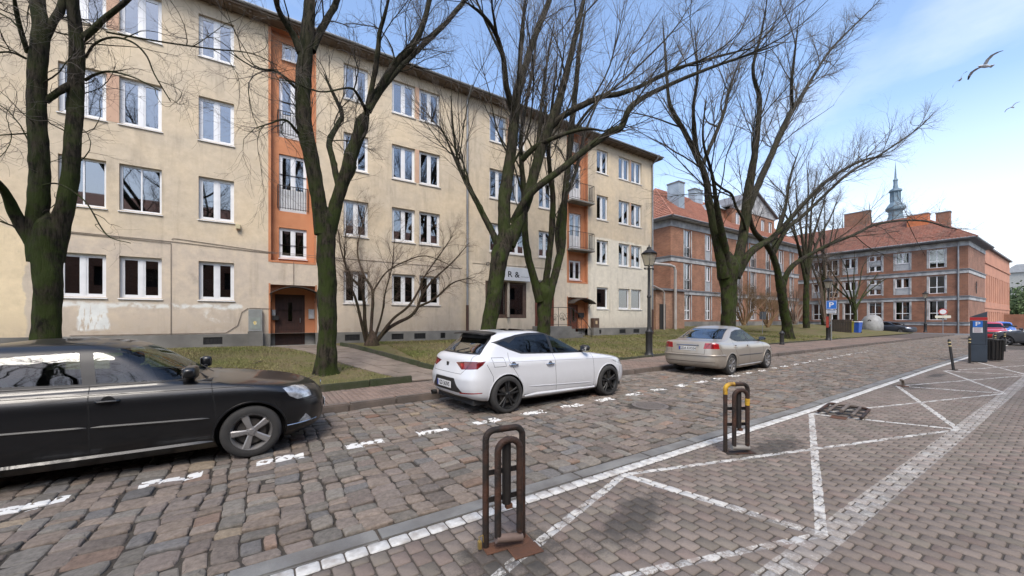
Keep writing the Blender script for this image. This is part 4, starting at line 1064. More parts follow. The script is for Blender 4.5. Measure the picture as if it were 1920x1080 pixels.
# ---------------------------------------------------------------- red brick houses
def brick_mat(name, c1, c2, mortar=(.36, .31, .26)):
    m, n, l, b = nodes_of(name)
    tc = n.new('ShaderNodeTexCoord'); br = n.new('ShaderNodeTexBrick')
    ge = n.new('ShaderNodeNewGeometry'); sn = n.new('ShaderNodeSeparateXYZ'); l.new(ge.outputs['True Normal'], sn.inputs[0])
    so = n.new('ShaderNodeSeparateXYZ'); l.new(tc.outputs['Object'], so.inputs[0])
    ab = n.new('ShaderNodeMath'); ab.operation = 'ABSOLUTE'; l.new(sn.outputs[0], ab.inputs[0])
    gt = n.new('ShaderNodeMath'); gt.operation = 'GREATER_THAN'; gt.inputs[1].default_value = .6; l.new(ab.outputs[0], gt.inputs[0])
    mx_ = n.new('ShaderNodeMix'); mx_.data_type = 'FLOAT'; l.new(gt.outputs[0], mx_.inputs[0]); l.new(so.outputs[0], mx_.inputs[2]); l.new(so.outputs[1], mx_.inputs[3])
    cb = n.new('ShaderNodeCombineXYZ'); l.new(mx_.outputs[0], cb.inputs[0]); l.new(so.outputs[2], cb.inputs[1]); l.new(cb.outputs[0], br.inputs['Vector'])
    br.inputs['Color1'].default_value = (*c1, 1); br.inputs['Color2'].default_value = (*c2, 1); br.inputs['Mortar'].default_value = (*mortar, 1)
    br.inputs['Scale'].default_value = 1; br.inputs['Brick Width'].default_value = .26; br.inputs['Row Height'].default_value = .077; br.inputs['Mortar Size'].default_value = .009
    br.inputs['Bias'].default_value = -.1
    nz_ = n.new('ShaderNodeTexNoise'); nz_.inputs['Scale'].default_value = 1.1; nz_.inputs['Detail'].default_value = 7; l.new(tc.outputs['Object'], nz_.inputs['Vector'])
    mr_ = n.new('ShaderNodeMapRange'); mr_.inputs[1].default_value = .3; mr_.inputs[2].default_value = .7; mr_.inputs[3].default_value = .78; mr_.inputs[4].default_value = 1.2; l.new(nz_.outputs['Fac'], mr_.inputs[0])
    hs = n.new('ShaderNodeHueSaturation'); l.new(br.outputs['Color'], hs.inputs['Color']); l.new(mr_.outputs[0], hs.inputs['Value']); l.new(hs.outputs[0], b.inputs['Base Color'])
    b.inputs['Roughness'].default_value = .92
    bu = n.new('ShaderNodeBump'); bu.inputs['Strength'].default_value = .5; bu.inputs['Distance'].default_value = .01; bu.invert = True
    l.new(br.outputs['Fac'], bu.inputs['Height']); l.new(bu.outputs[0], b.inputs['Normal'])
    return m
brick_a = brick_mat('orange_brick', (.31, .135, .075), (.215, .090, .052), (.30, .20, .14))
brick_b = brick_mat('brown_brick', (.235, .098, .055), (.165, .070, .042), (.24, .17, .13))
band_w = pmat('white_band', (.42, .42, .41), (.33, .33, .33), scale=2, c3=(.2, .2, .2), scale3=1, bump=.2, rough=.85)
band_g = pmat('grey_ledge', (.17, .17, .18), (.12, .12, .125), scale=2, rough=.8)
panel_w = pmat('grey_white_panel', (.36, .37, .38), (.29, .30, .31), scale=3, rough=.8)
tile_m = pmat('clay_tile', (.32, .130, .080), (.22, .088, .058), scale=1.1, c3=(.30, .15, .10), scale3=5, rough=.85, island=.0, bump=.2, bscale=30)
tile_b = pmat('clay_tile_old', (.235, .088, .055), (.165, .066, .045), scale=1.1, c3=(.22, .12, .085), scale3=4, rough=.88, bump=.2, bscale=30)

def tiled_slope(parent, A, B, C, D, mat, course=.34, lap=.045, wave=.22):
    """stepped tile courses with rounded rolls over the quad A,B (eave) D,C (ridge), clipped to the trapezoid"""
    A, B, C, D = map(Vector, (A, B, C, D))
    up = (((D+C)/2)-((A+B)/2)); L = (B-A).length
    ex = (B-A).normalized(); nrm = ex.cross(up).normalized()
    if nrm.z < 0: nrm = -nrm
    upn = nrm.cross(ex); 
    if upn.dot(up) < 0: upn = -upn
    H = (D-A).dot(upn); n_ = max(2, int(H/course)); V = []; F = []
    m = MB()
    for j in range(n_):
        t0, t1 = j/n_, (j+1)/n_
        l0, r0 = A.lerp(D, t0), B.lerp(C, t0); l1, r1 = A.lerp(D, t1), B.lerp(C, t1)
        w0 = (r0-l0).length; k = max(2, int(w0/(wave/2)))
        base = len(V)
        for i in range(k+1):
            f = i/k; amp = .03 if i % 2 else 0.0
            V.append(tuple(l0.lerp(r0, f)+nrm*(lap+amp))); V.append(tuple(l1.lerp(r1, f)+nrm*(amp*1.0))); V.append(tuple(l0.lerp(r0, f)-nrm*.01))
        for i in range(k):
            a = base+i*3
            F.append((a, a+3, a+4, a+1)); F.append((a+2, a+5, a+3, a))
    m.add(V, F)
    o = m.build('roof_tiles', mat, parent, fix=False); o['kind'] = 'stuff'
    return o

def facade_windows(parent, holes, P0f, ax, kinds):
    for h, k in zip(holes, kinds):
        w, hh = h[1]-h[0], h[3]-h[2]
        loc = P0f(h[0], .10, h[2])
        if k == 'french': window(parent, loc, ax, w, hh, 'quad', (lace, .1, 1) if random.random() < .4 else None, sill=False, bars=.38)
        elif k == 'single': window(parent, loc, ax, w, hh, 'single', None, sill=False)
        elif k == 'double': window(parent, loc, ax, w, hh, 'double', (lace, .1, 1) if random.random() < .3 else None, sill=False, mull=.09)

# --- house behind the second and third car, its front along the street direction
BX, BY = 30.6, 21.0
hb = empty('brick_house', (0, 0, 0), 0, 'three storey orange brick house with white bands and red hipped roof behind the beige sedan', 'building')
x_end = 57.0; zt = 10.02
cols = [XonY(p, BY) for p in (1289, 1328, 1358, 1386, 1412, 1440, 1464, 1484)]
lv_ = [(1.62, 3.92), (4.40, 6.84), (7.42, 9.92)]
holes = []; kinds = []; panels = []; frames = []
for ci, cx in enumerate(cols):
    w = 1.05 if ci % 2 == 0 else .95
    for li, (z0, z1) in enumerate(lv_):
        if ci in (0, 3, 4, 5, 7) or li == 0: holes.append((cx-w/2, cx+w/2, z0, z1, .25)); kinds.append('french')
        else:
            holes.append((cx-w/2, cx+w/2, z0+.95, z1, .25)); kinds.append('double'); panels.append((cx-w/2, cx+w/2, z0, z0+.95))
        frames.append((cx-w/2, cx+w/2, z0, z1))
m = MB(); Pb = lambda a, d, z: (a, BY+d, z)
wall_holes(m, BX, x_end, .6, zt, holes+[(p[0], p[1], p[2], p[3]-.001, .06) for p in panels], Pb, depth=.2)
m.quad((BX, BY, .6), (BX, BY+10, .6), (BX, BY+10, zt), (BX, BY, zt)); m.quad((x_end, BY, .6), (x_end, BY+10, .6), (x_end, BY+10, zt), (x_end, BY, zt))
m.build('wall', brick_a, hb, fix=False)
m = MB(); m.quad((BX+.1, BY+1.2, .6), (x_end-.1, BY+1.2, .6), (x_end-.1, BY+1.2, zt), (BX+.1, BY+1.2, zt)); m.build('dark_backing', dark_room, hb, fix=False)
random.seed(5)
facade_windows(hb, holes, Pb, 0, kinds)
for p in panels: MB().box(p[0]+.003, p[1]-.003, BY+.05, BY+.08, p[2], p[3]-.003).build('window_panel', panel_w, hb)
m = MB()
for f in frames:
    m.box(f[0]-.13, f[0]-.003, BY-.03, BY+.05, f[2]-.0, f[3]).box(f[1]+.003, f[1]+.13, BY-.03, BY+.05, f[2], f[3])
m.build('window_surrounds', band_w, hb)
for (z0, z1) in ((3.96, 4.26), (6.9, 7.28), (10.02, 10.62)):
    m = MB(); m.box(BX-.05, x_end+.05, BY-.06, BY-.001, z0, z1); m.box(BX-.05, BX-.001, BY-.001, BY+10, z0, z1)
    m.build('floor_band', band_w, hb)
    m = MB(); m.box(BX-.12, x_end+.1, BY-.13, BY+.02, z1+.001, z1+.10); m.box(BX-.12, BX+.02, BY+.021, BY+10, z1+.001, z1+.10); m.build('ledge', band_g, hb)
m = MB(); m.box(BX-.04, x_end+.04, BY-.05, BY-.001, .4, 1.45); m.build('plinth', concrete, hb)
m = MB(); m.tube([(BX-.62, BY-.62, 10.78), (x_end+.5, BY-.62, 10.78)], .08, 8); m.tube([(BX-.62, BY-.62, 10.78), (BX-.62, BY+10, 10.78)], .08, 8); m.build('gutter', zinc, hb, smooth=True)
m = MB(); m.box(BX-.55, x_end+.5, BY-.55, BY+10.5, 10.64, 10.72); m.build('soffit', band_w, hb)
rz, ry = 15.6, BY+5
E0, E1, E2, E3 = (BX-.65, BY-.65, 10.78), (x_end+.6, BY-.65, 10.78), (x_end+.6, BY+10.6, 10.78), (BX-.65, BY+10.6, 10.78)
R0, R1 = (BX+4.6, ry, rz), (x_end+.6, ry, rz)
tiled_slope(hb, E0, E1, R1, R0, tile_m); tiled_slope(hb, E3, E0, R0, R0, tile_m)
m = MB(); m.add([E1, E2, E3, R0, R1], [(1, 2, 3, 4), (0, 1, 4)]); m.build('roof', tile_m, hb)
m = MB(); m.tube([E0, R0], .09, 8); m.tube([R0, R1], .09, 8); m.build('ridge_tiles', tile_m, hb, smooth=True)
def chimney(parent, x, y, z0, z1, wx, wy, mat, cap=band_g, name='chimney'):
    m = MB(); m.box(x-wx/2, x+wx/2, y-wy/2, y+wy/2, z0, z1); c = m.build(name, mat, parent)
    m = MB(); m.box(x-wx/2-.06, x+wx/2+.06, y-wy/2-.06, y+wy/2+.06, z1+.001, z1+.12); m.build('cap', cap, c); return c
tin = pmat('tin_cladding', (.37, .42, .46), (.29, .34, .38), scale=2, c3=(.24, .28, .31), rough=.5, metal=.3)
chimney(hb, 34.2, 22.9, 12.2, 14.95, .95, 1.25, tin)
chimney(hb, 42.0, 25.6, 14.2, 16.5, 1.6, .8, tin)
# raised middle block with a white pediment
gx0, gx1 = XonY(1372, BY+.8), XonY(1452, BY+.8)
gb = [(gx0+.8, gx0+1.8, 11.6, 13.4), (gx0+2.7, gx0+3.7, 11.6, 13.4), (gx1-3.4, gx1-2.4, 11.6, 13.4), (gx1-1.5, gx1-.5, 11.6, 13.4)]
m = MB(); wall_holes(m, gx0, gx1, 10.7, 13.7, gb, lambda a, d, z: (a, BY+.8+d, z)); m.quad((gx0, BY+.8, 10.7), (gx0, BY+9, 10.7), (gx0, BY+9, 13.7), (gx0, BY+.8, 13.7)); m.build('attic_wall', brick_a, hb, fix=False)
m = MB(); m.quad((gx0+.1, BY+1.6, 10.7), (gx1-.1, BY+1.6, 10.7), (gx1-.1, BY+1.6, 13.6), (gx0+.1, BY+1.6, 13.6)); m.build('dark_backing', dark_room, hb, fix=False)
facade_windows(hb, gb, lambda a, d, z: (a, BY+.8+d, z), 0, ['double']*4)
gm_ = (gx0+gx1)/2
m = MB(); m.prism([(gx0-.1, 13.72), (gx1+.1, 13.72), (gx1+.1, 14.1), (gm_, 16.2), (gx0-.1, 14.1)], BY+.72, BY+.95); m.build('pediment', band_w, hb)
m = MB()
for s_ in (-1, 1):
    e = gx0-.4 if s_ < 0 else gx1+.4
    m.add([(gm_, BY+.45, 16.45), (e, BY+.45, 14.05), (e, BY+9, 14.05), (gm_, BY+9, 16.45), (gm_, BY+.45, 16.28), (e, BY+.45, 13.88), (e, BY+9, 13.88), (gm_, BY+9, 16.28)], [(0, 1, 2, 3), (4, 7, 6, 5), (0, 4, 5, 1), (1, 5, 6, 2)])
m.build('pediment_roof', band_g, hb)
# brick dormer with sheet roof, just left of the pediment
dx0 = XonY(1342, BY+1.6); dx1 = dx0+2.6
m = MB(); m.box(dx0, dx1, BY+1.6, BY+6, 11.2, 13.6); m.build('dormer', brick_a, hb)
m = MB(); m.add([(dx0-.25, BY+1.3, 13.61), (dx1+.25, BY+1.3, 13.61), (dx1+.25, BY+6, 13.61), (dx0-.25, BY+6, 13.61), ((dx0+dx1)/2, BY+2.4, 14.7), ((dx0+dx1)/2, BY+6, 14.7)], [(0, 1, 4), (1, 2, 5, 4), (3, 0, 4, 5), (0, 3, 2, 1)]); m.build('dormer_roof', tin, hb)
for px_ in (1383.5, 1399):
    m = MB(); x_ = XonY(px_+2, BY); m.tube([(x_, BY-.1, 10.6), (x_, BY-.1, .8)], .06, 8); m.build('downpipe', zinc, hb, smooth=True)
# french balcony grilles
for ci in (0, 3, 4, 5):
    for z in (4.42, 7.44): iron_rail(hb, cols[ci]-.5, cols[ci]+.5, BY-.02, z+.05, z+.95, n_=9)
# low annex with pipes between the two blocks
ax_ = tag(MB().box(26.6, 30.5, 19.6, 24, .4, 4.0).build('brick_annex', brick_mat('pale_brick', (.36, .19, .11), (.27, .14, .085), (.30, .22, .17))), 'low pale brick annex with a flat roof between the cream block and the brick house', 'building')
m = MB(); m.box(26.5, 30.6, 19.45, 24.1, 4.02, 4.2); m.build('flat_roof', band_g, ax_)
m = MB(); m.box(27.05, 27.85, 19.56, 19.59, .6, 2.9); m.build('door', pmat('door_black', (.03, .028, .026)), ax_)
m = MB(); m.tube([(24.0, 19.2, 6.0), (28.0, 19.3, 6.1), (28.6, 19.3, 6.0), (28.75, 19.3, 5.7), (28.75, 19.3, .7)], .11, 10)
tag(m.build('vent_pipe', pmat('pale_pipe', (.46, .43, .40), (.38, .35, .32), scale=3), smooth=True), 'thick pale pipe bent down the front of the low brick annex', 'pipe')
m = MB(); m.tube([(24.0, 19.25, 4.8), (27.1, 19.35, 4.0), (27.35, 19.35, 3.8), (27.35, 19.35, .7)], .07, 8)
tag(m.build('vent_pipe', pmat('pale_pipe2', (.36, .33, .30), (.30, .27, .25), scale=3), smooth=True), 'thin sloping grey pipe beside the thick pale one on the annex', 'pipe')

# --- corner house facing the camera down the street
CX, CY = 70.0, 8.6
hc = empty('brick_house', (0, 0, 0), 0, 'red brick corner house with tiled hipped roof and orange chimney down the street', 'building')
def YonX(px, X):
    u = (px-960)/720; return X*(ST-u*CT)/(CT+u*ST)
cy1 = 31.0
ccols = [((YonX(1770, CX)+YonX(1743, CX))/2, 'f'), ((YonX(1704, CX)+YonX(1680, CX))/2, 'w'), ((YonX(1652, CX)+YonX(1630, CX))/2, 'q'), (YonX(1594, CX), 'w'), (YonX(1560, CX), 'f'), (YonX(1535, CX), 'w')]
holes = []; kinds = []; panels = []; frames = []
for yc, k in ccols:
    w = 1.75
    for li, (z0, z1) in enumerate([(1.6, 3.98), (4.88, 7.05), (8.05, 10.35)]):
        if k == 'f' or li == 0: holes.append((yc-w/2+.2, yc+w/2-.2, z0, z1, .25)); kinds.append('french')
        elif k == 'w': holes.append((yc-w/2+.2, yc+w/2-.2, z0+.85, z1, .25)); kinds.append('double'); panels.append((yc-w/2+.2, yc+w/2-.2, z0, z0+.85))
        else:
            holes.append((yc-w/2+.2, yc+w/2-.2, z0+1.5, z1, .25)); kinds.append('double'); holes.append((yc-w/2+.2, yc+w/2-.2, z0+.1, z0+.95, .25)); kinds.append('double')
            panels.append((yc-w/2+.2, yc+w/2-.2, z0+.951, z0+1.499))
        frames.append((yc-w/2+.2, yc+w/2-.2, z0, z1))
Pc = lambda a, d, z: (CX+d, a, z)
m = MB(); wall_holes(m, CY, cy1, -.05, 10.45, holes+[(p[0], p[1], p[2], p[3]-.001, .06) for p in panels], Pc, depth=.2)
x2 = 82.0
m.quad((CX, CY, -.05), (x2, CY, -.05), (x2, CY, 10.45), (CX, CY, 10.45)); m.build('wall', brick_b, hc, fix=False)
m = MB(); m.quad((CX+1.2, CY+.1, 0), (CX+1.2, cy1, 0), (CX+1.2, cy1, 10.4), (CX+1.2, CY+.1, 10.4)); m.build('dark_backing', dark_room, hc, fix=False)
for h, k in zip(holes, kinds):
    loc = (CX+.10, h[1], h[2]); w, hh = h[1]-h[0], h[3]-h[2]
    # rotated so that the frame's face looks back down the street
    window(hc, loc, -math.pi/2, w, hh, 'quad' if k == 'french' else 'double', None, sill=False, bars=.36 if k == 'french' else 0, mull=.12)
for p in panels: MB().box(CX+.05, CX+.08, p[0]+.003, p[1]-.003, p[2], p[3]-.003).build('window_panel', panel_w, hc)
m = MB()
for f in frames: m.box(CX-.03, CX+.05, f[0]-.17, f[0]-.003, f[2], f[3]).box(CX-.03, CX+.05, f[1]+.003, f[1]+.17, f[2], f[3])
m.build('window_surrounds', band_w, hc)
for (z0, z1) in ((.95, 1.25), (4.02, 4.4), (7.2, 7.62), (10.45, 11.0)):
    m = MB(); m.box(CX-.06, CX-.001, CY-.06, cy1, z0, z1); m.box(CX-.001, x2, CY-.06, CY-.001, z0, z1); m.build('floor_band', band_w, hc)
    m = MB(); m.box(CX-.14, CX+.02, CY-.14, cy1, z1+.001, z1+.12); m.box(CX+.021, x2, CY-.14, CY+.02, z1+.001, z1+.12); m.build('ledge', band_g, hc)
m = MB(); m.box(CX-.7, x2+.5, CY-.7, cy1, 11.13, 11.28); m.build('soffit', band_g, hc)
m = MB(); m.tube([(CX-.75, cy1, 11.3), (CX-.75, CY-.75, 11.3), (x2, CY-.75, 11.3)], .10, 8); m.build('gutter', zinc, hc, smooth=True)
m = MB(); m.tube([(CX-.12, CY+.75, 11), (CX-.12, CY+.75, 0)], .08, 8); m.build('downpipe', zinc, hc, smooth=True)
E0, E1, E2 = (CX-.8, CY-.8, 11.3), (CX-.8, cy1+8, 11.3), (x2+.7, CY-.8, 11.3)
rzc = 15.9; Rr0, Rr1, R2_ = (CX+6, CY+5.2, rzc), (CX+6, cy1+8, rzc), (x2+.7, CY+5.2, rzc)
tiled_slope(hc, E1, E0, Rr0, Rr1, tile_b, course=.36, wave=.3)
m = MB(); m.add([E0, E2, R2_, Rr0], [(0, 1, 2, 3)]); m.build('roof', tile_b, hc)
m = MB(); m.tube([E0, Rr0], .1, 8); m.tube([Rr0, Rr1], .1, 8); m.build('ridge_tiles', tile_b, hc, smooth=True)
def on_x(px, py, X): Y = YonX(px, X); d = X*CT+Y*ST; return Vector((X, Y, EYE+(600-py)/720*d))
p = on_x(1722, 420, 74.0); chimney(hc, 74.0, p.y, 13.5, p.z+1.15, 1.2, 2.0, pmat('orange_new_brick', (.48, .15, .055), (.40, .12, .045), scale=5), cap=band_w)
p = on_x(1608, 412, 77.5); chimney(hc, 77.5, p.y, 13.5, p.z+1.0, 1.0, 3.0, brick_b)
p = on_x(1769, 412, 78); chimney(hc, 78.0, p.y, 12.5, p.z+.9, 1.0, 1.3, brick_b)
m = MB(); cxx = 74.6; m.tube([(cxx, CY-.1, 6.4), (cxx, CY-.1, 4.9)], .04, 5); m.tube([(cxx-.5, CY-.1, 6.1), (cxx+.5, CY-.1, 6.1)], .035, 5); m.tube([(cxx-.7, CY-.1, 5.7), (cxx+.7, CY-.1, 5.7)], .035, 5)
m.build('wall_anchor', black_iron, hc)

# --- long orange hall behind the corner house
oh = empty('orange_hall', (0, 0, 0), 0, 'long two storey orange rendered hall with narrow tall windows beyond the corner house', 'building')
oY = 9.6; ox0, ox1 = XonY(1846, oY), XonY(1893, oY)
om = pmat('orange_hall_render', (.43, .205, .13), (.36, .17, .11), scale=.5, rough=.92)
hol = []; nW = 13
for k in range(nW):
    xc = ox0+2.2+(ox1-ox0-3)*k/(nW-1); hol.append((xc-.55, xc+.55, 4.4, 8.6, .3)); hol.append((xc-.55, xc+.55, 1.0, 2.9, .3))
m = MB(); wall_holes(m, ox0, ox1, -.05, 12.6, hol, lambda a, d, z: (a, oY+d, z)); m.quad((ox0, oY, 0), (ox0, oY+12, 0), (ox0, oY+12, 12.6), (ox0, oY, 12.6)); m.build('wall', om, oh, fix=False)
m = MB(); m.quad((ox0, oY+1, 0), (ox1, oY+1, 0), (ox1, oY+1, 12), (ox0, oY+1, 12)); m.build('dark_backing', dark_room, oh, fix=False)
for h in hol: window(oh, (h[0], oY+.18, h[2]), 0, h[1]-h[0], h[3]-h[2], 'single', None, sill=False)
m = MB(); m.box(ox0-.1, ox1, oY-.12, oY-.001, 10.2, 10.5).box(ox0-.1, ox1, oY-.08, oY-.001, 3.4, 3.65); m.build('cornice', om, oh)
m = MB(); m.box(ox0-.3, ox1+.3, oY-.35, oY+12, 12.6, 12.85); m.build('roof', band_g, oh)
# --- pale block far behind and the wooded bank
wb = empty('white_building', (0, 0, 0), 0, 'pale white apartment block far down the street at the right edge', 'building')
fx = 205; q0, q1 = on_x(1888, 500, fx), on_x(1924, 500, fx)
m = MB(); hh = [(q1.y+2+k*4.2, q1.y+3.6+k*4.2, 2.5+l*3.6, 4.4+l*3.6) for k in range(5) for l in range(4) if q1.y+3.6+k*4.2 < q0.y-1]
wall_holes(m, q1.y, q0.y, 0, 17, hh, lambda a, d, z: (fx+d, a, z)); m.build('wall', pmat('white_render', (.36, .36, .34), rough=.9), wb, fix=False)
m = MB(); m.quad((fx+1, q1.y, 0), (fx+1, q0.y, 0), (fx+1, q0.y, 16.9), (fx+1, q1.y, 16.9)); m.build('dark_backing', dark_room, wb, fix=False)
for h in hh: window(wb, (fx+.1, h[1], h[2]), -math.pi/2, h[1]-h[0], h[3]-h[2], 'double', None, sill=False)
m = MB(); m.prism([(q1.y-1, 17.01), (q0.y+.5, 17.01), (q0.y+.5, 17.4), (q0.y*.75+q1.y*.25, 18.9), ((q0.y+q1.y)/2, 19.6), (q1.y-1, 19.6)], fx-.5, fx+12, plane='yz'); m.build('roof', panel_w, wb)

# --- tower spire far away
sp = empty('tower_spire', (0, 0, 0), 0, 'distant verdigris tower spire, blued for haze, with stacked lanterns rising behind the tiled roof', 'tower')
dd = 215.0; xc_ = (1679-960)/720*dd; TX, TY = xc_*ST+dd*CT, dd*ST-xc_*CT
sz = lambda py: EYE+(600-py)/720*dd
cop = pmat('hazed_verdigris', (.14, .20, .245), (.11, .165, .21), scale=.3, rough=.7)  # verdigris paled and blued in its colour to suggest distance haze
prof = [(4.2, 0), (4.2, sz(420)), (3.0, sz(404)), (3.0, sz(397)), (4.1, sz(394)), (4.3, sz(390)), (3.4, sz(385)), (2.2, sz(379)), (1.9, sz(370)), (1.9, sz(362)), (2.9, sz(359)), (2.6, sz(356)), (1.2, sz(353)), (.9, sz(346)), (.9, sz(340)), (1.2, sz(338)), (.5, sz(334)), (.35, sz(322)), (.12, sz(309)), (.02, sz(302))]
m = MB(); m.lathe(prof, (TX, TY, 0), 8); m.build('spire', cop, sp, smooth=False)
for k in range(8):
    a = k*math.pi/4
    m = MB(); m.tube([(TX+2.05*math.cos(a), TY+2.05*math.sin(a), sz(378)), (TX+2.05*math.cos(a), TY+2.05*math.sin(a), sz(361))], .28, 5); m.build('lantern_column', cop, sp)
# ================================================================ CARS
def paint(name, c, rough=.28, metal=0.0, coat=1.0, dirt=(.12, .10, .08), dirtamt=.35):
    m, n, l, b = nodes_of(name)
    tc = n.new('ShaderNodeTexCoord'); nz = n.new('ShaderNodeTexNoise'); nz.inputs['Scale'].default_value = 3.5; nz.inputs['Detail'].default_value = 8; nz.inputs['Roughness'].default_value = .7
    l.new(tc.outputs['Object'], nz.inputs['Vector'])
    s = n.new('ShaderNodeSeparateXYZ'); l.new(tc.outputs['Object'], s.inputs[0])
    q = n.new('ShaderNodeMapRange'); q.inputs[1].default_value = .18; q.inputs[2].default_value = .75; q.inputs[3].default_value = dirtamt; q.inputs[4].default_value = dirtamt*.12; l.new(s.outputs[2], q.inputs[0])
    r = n.new('ShaderNodeMapRange'); r.inputs[1].default_value = .35; r.inputs[2].default_value = .65; r.inputs[3].default_value = .3; r.inputs[4].default_value = 1.0; l.new(nz.outputs['Fac'], r.inputs[0])
    mu = n.new('ShaderNodeMath'); mu.operation = 'MULTIPLY'; l.new(q.outputs[0], mu.inputs[0]); l.new(r.outputs[0], mu.inputs[1])
    mi = n.new('ShaderNodeMixRGB'); mi.inputs[1].default_value = (*c, 1); mi.inputs[2].default_value = (*dirt, 1); l.new(mu.outputs[0], mi.inputs[0]); l.new(mi.outputs[0], b.inputs['Base Color'])
    rr = n.new('ShaderNodeMapRange'); rr.inputs[3].default_value = rough; rr.inputs[4].default_value = .8; l.new(mu.outputs[0], rr.inputs[0]); l.new(rr.outputs[0], b.inputs['Roughness'])
    cc = n.new('ShaderNodeMapRange'); cc.inputs[2].default_value = .4; cc.inputs[3].default_value = coat; cc.inputs[4].default_value = .15; l.new(mu.outputs[0], cc.inputs[0]); l.new(cc.outputs[0], b.inputs['Coat Weight'])
    b.inputs['Metallic'].default_value = metal; b.inputs['Coat Roughness'].default_value = .04
    return m
rubber = pmat('tyre_rubber', (.022, .022, .022), (.035, .033, .031), scale=8, rough=.85)
trim_b = pmat('black_trim', (.012, .012, .013), (.018, .018, .018), scale=5, rough=.45)
seam_m = pmat('panel_gap', (.006, .006, .006), rough=.9)
car_int = pmat('car_interior', (.022, .022, .023), (.035, .034, .033), scale=6, rough=.9)
alloy = pmat('alloy_silver', (.33, .32, .31), (.26, .25, .245), scale=6, rough=.38, metal=.6)
alloy_b = pmat('alloy_black', (.009, .009, .009), rough=.5, metal=.0, coat=.15)
brake = pmat('brake_disc', (.10, .095, .09), (.07, .06, .05), scale=8, rough=.6, metal=.6)
car_glass = glass_mat('car_glass', (.58, .66, .63), dark=.16, top=.42)
car_glass_m = glass_mat('car_glass_mid', (.26, .33, .30), dark=.12, top=.6)
car_glass_d = glass_mat('car_glass_dark', (.06, .07, .07), dark=.12, top=.55)
car_glass_r = glass_mat('car_glass_rear', (.30, .33, .33), dark=.9)
lamp_clear = pmat('lamp_lens_clear', (.55, .57, .60), (.22, .24, .26), scale=16, detail=2, rough=.12, metal=.35, coat=1)
lamp_red = pmat('lamp_lens_red', (.36, .012, .014), (.20, .006, .010), scale=9, detail=2, rough=.15, coat=1)
lamp_red_d = pmat('lamp_lens_dark_red', (.09, .004, .006), (.17, .007, .009), scale=9, detail=2, rough=.15, coat=1)
lamp_white = pmat('lamp_lens_white', (.60, .62, .64), rough=.2, coat=1)
chrome = pmat('chrome', (.55, .56, .57), (.48, .49, .5), rough=.15, metal=1)
plate_w = pmat('plate_white', (.62, .62, .61), (.56, .56, .55), scale=20, rough=.5)
plate_bl = pmat('plate_blue', (.02, .05, .30), rough=.5)

def catmull(K, n):
    K = np.array(K, float); m_ = len(K); out = []
    t = np.linspace(0, m_-1, n)
    for x in t:
        i = min(int(x), m_-2); f = x-i
        p1, p2 = K[i], K[i+1]; p0 = K[i-1] if i > 0 else 2*p1-p2; p3 = K[i+2] if i+2 < m_ else 2*p2-p1
        # limited tangents keep the panels from bulging between sections
        m1 = (p2-p0)/2; m2 = (p3-p1)/2
        d = p2-p1
        m1 = np.where(m1*d <= 0, 0, np.sign(m1)*np.minimum(abs(m1), 2.2*abs(d))); m2 = np.where(m2*d <= 0, 0, np.sign(m2)*np.minimum(abs(m2), 2.2*abs(d)))
        out.append((2*f**3-3*f*f+1)*p1+(f**3-2*f*f+f)*m1+(-2*f**3+3*f*f)*p2+(f**3-f*f)*m2)
    return np.array(out)

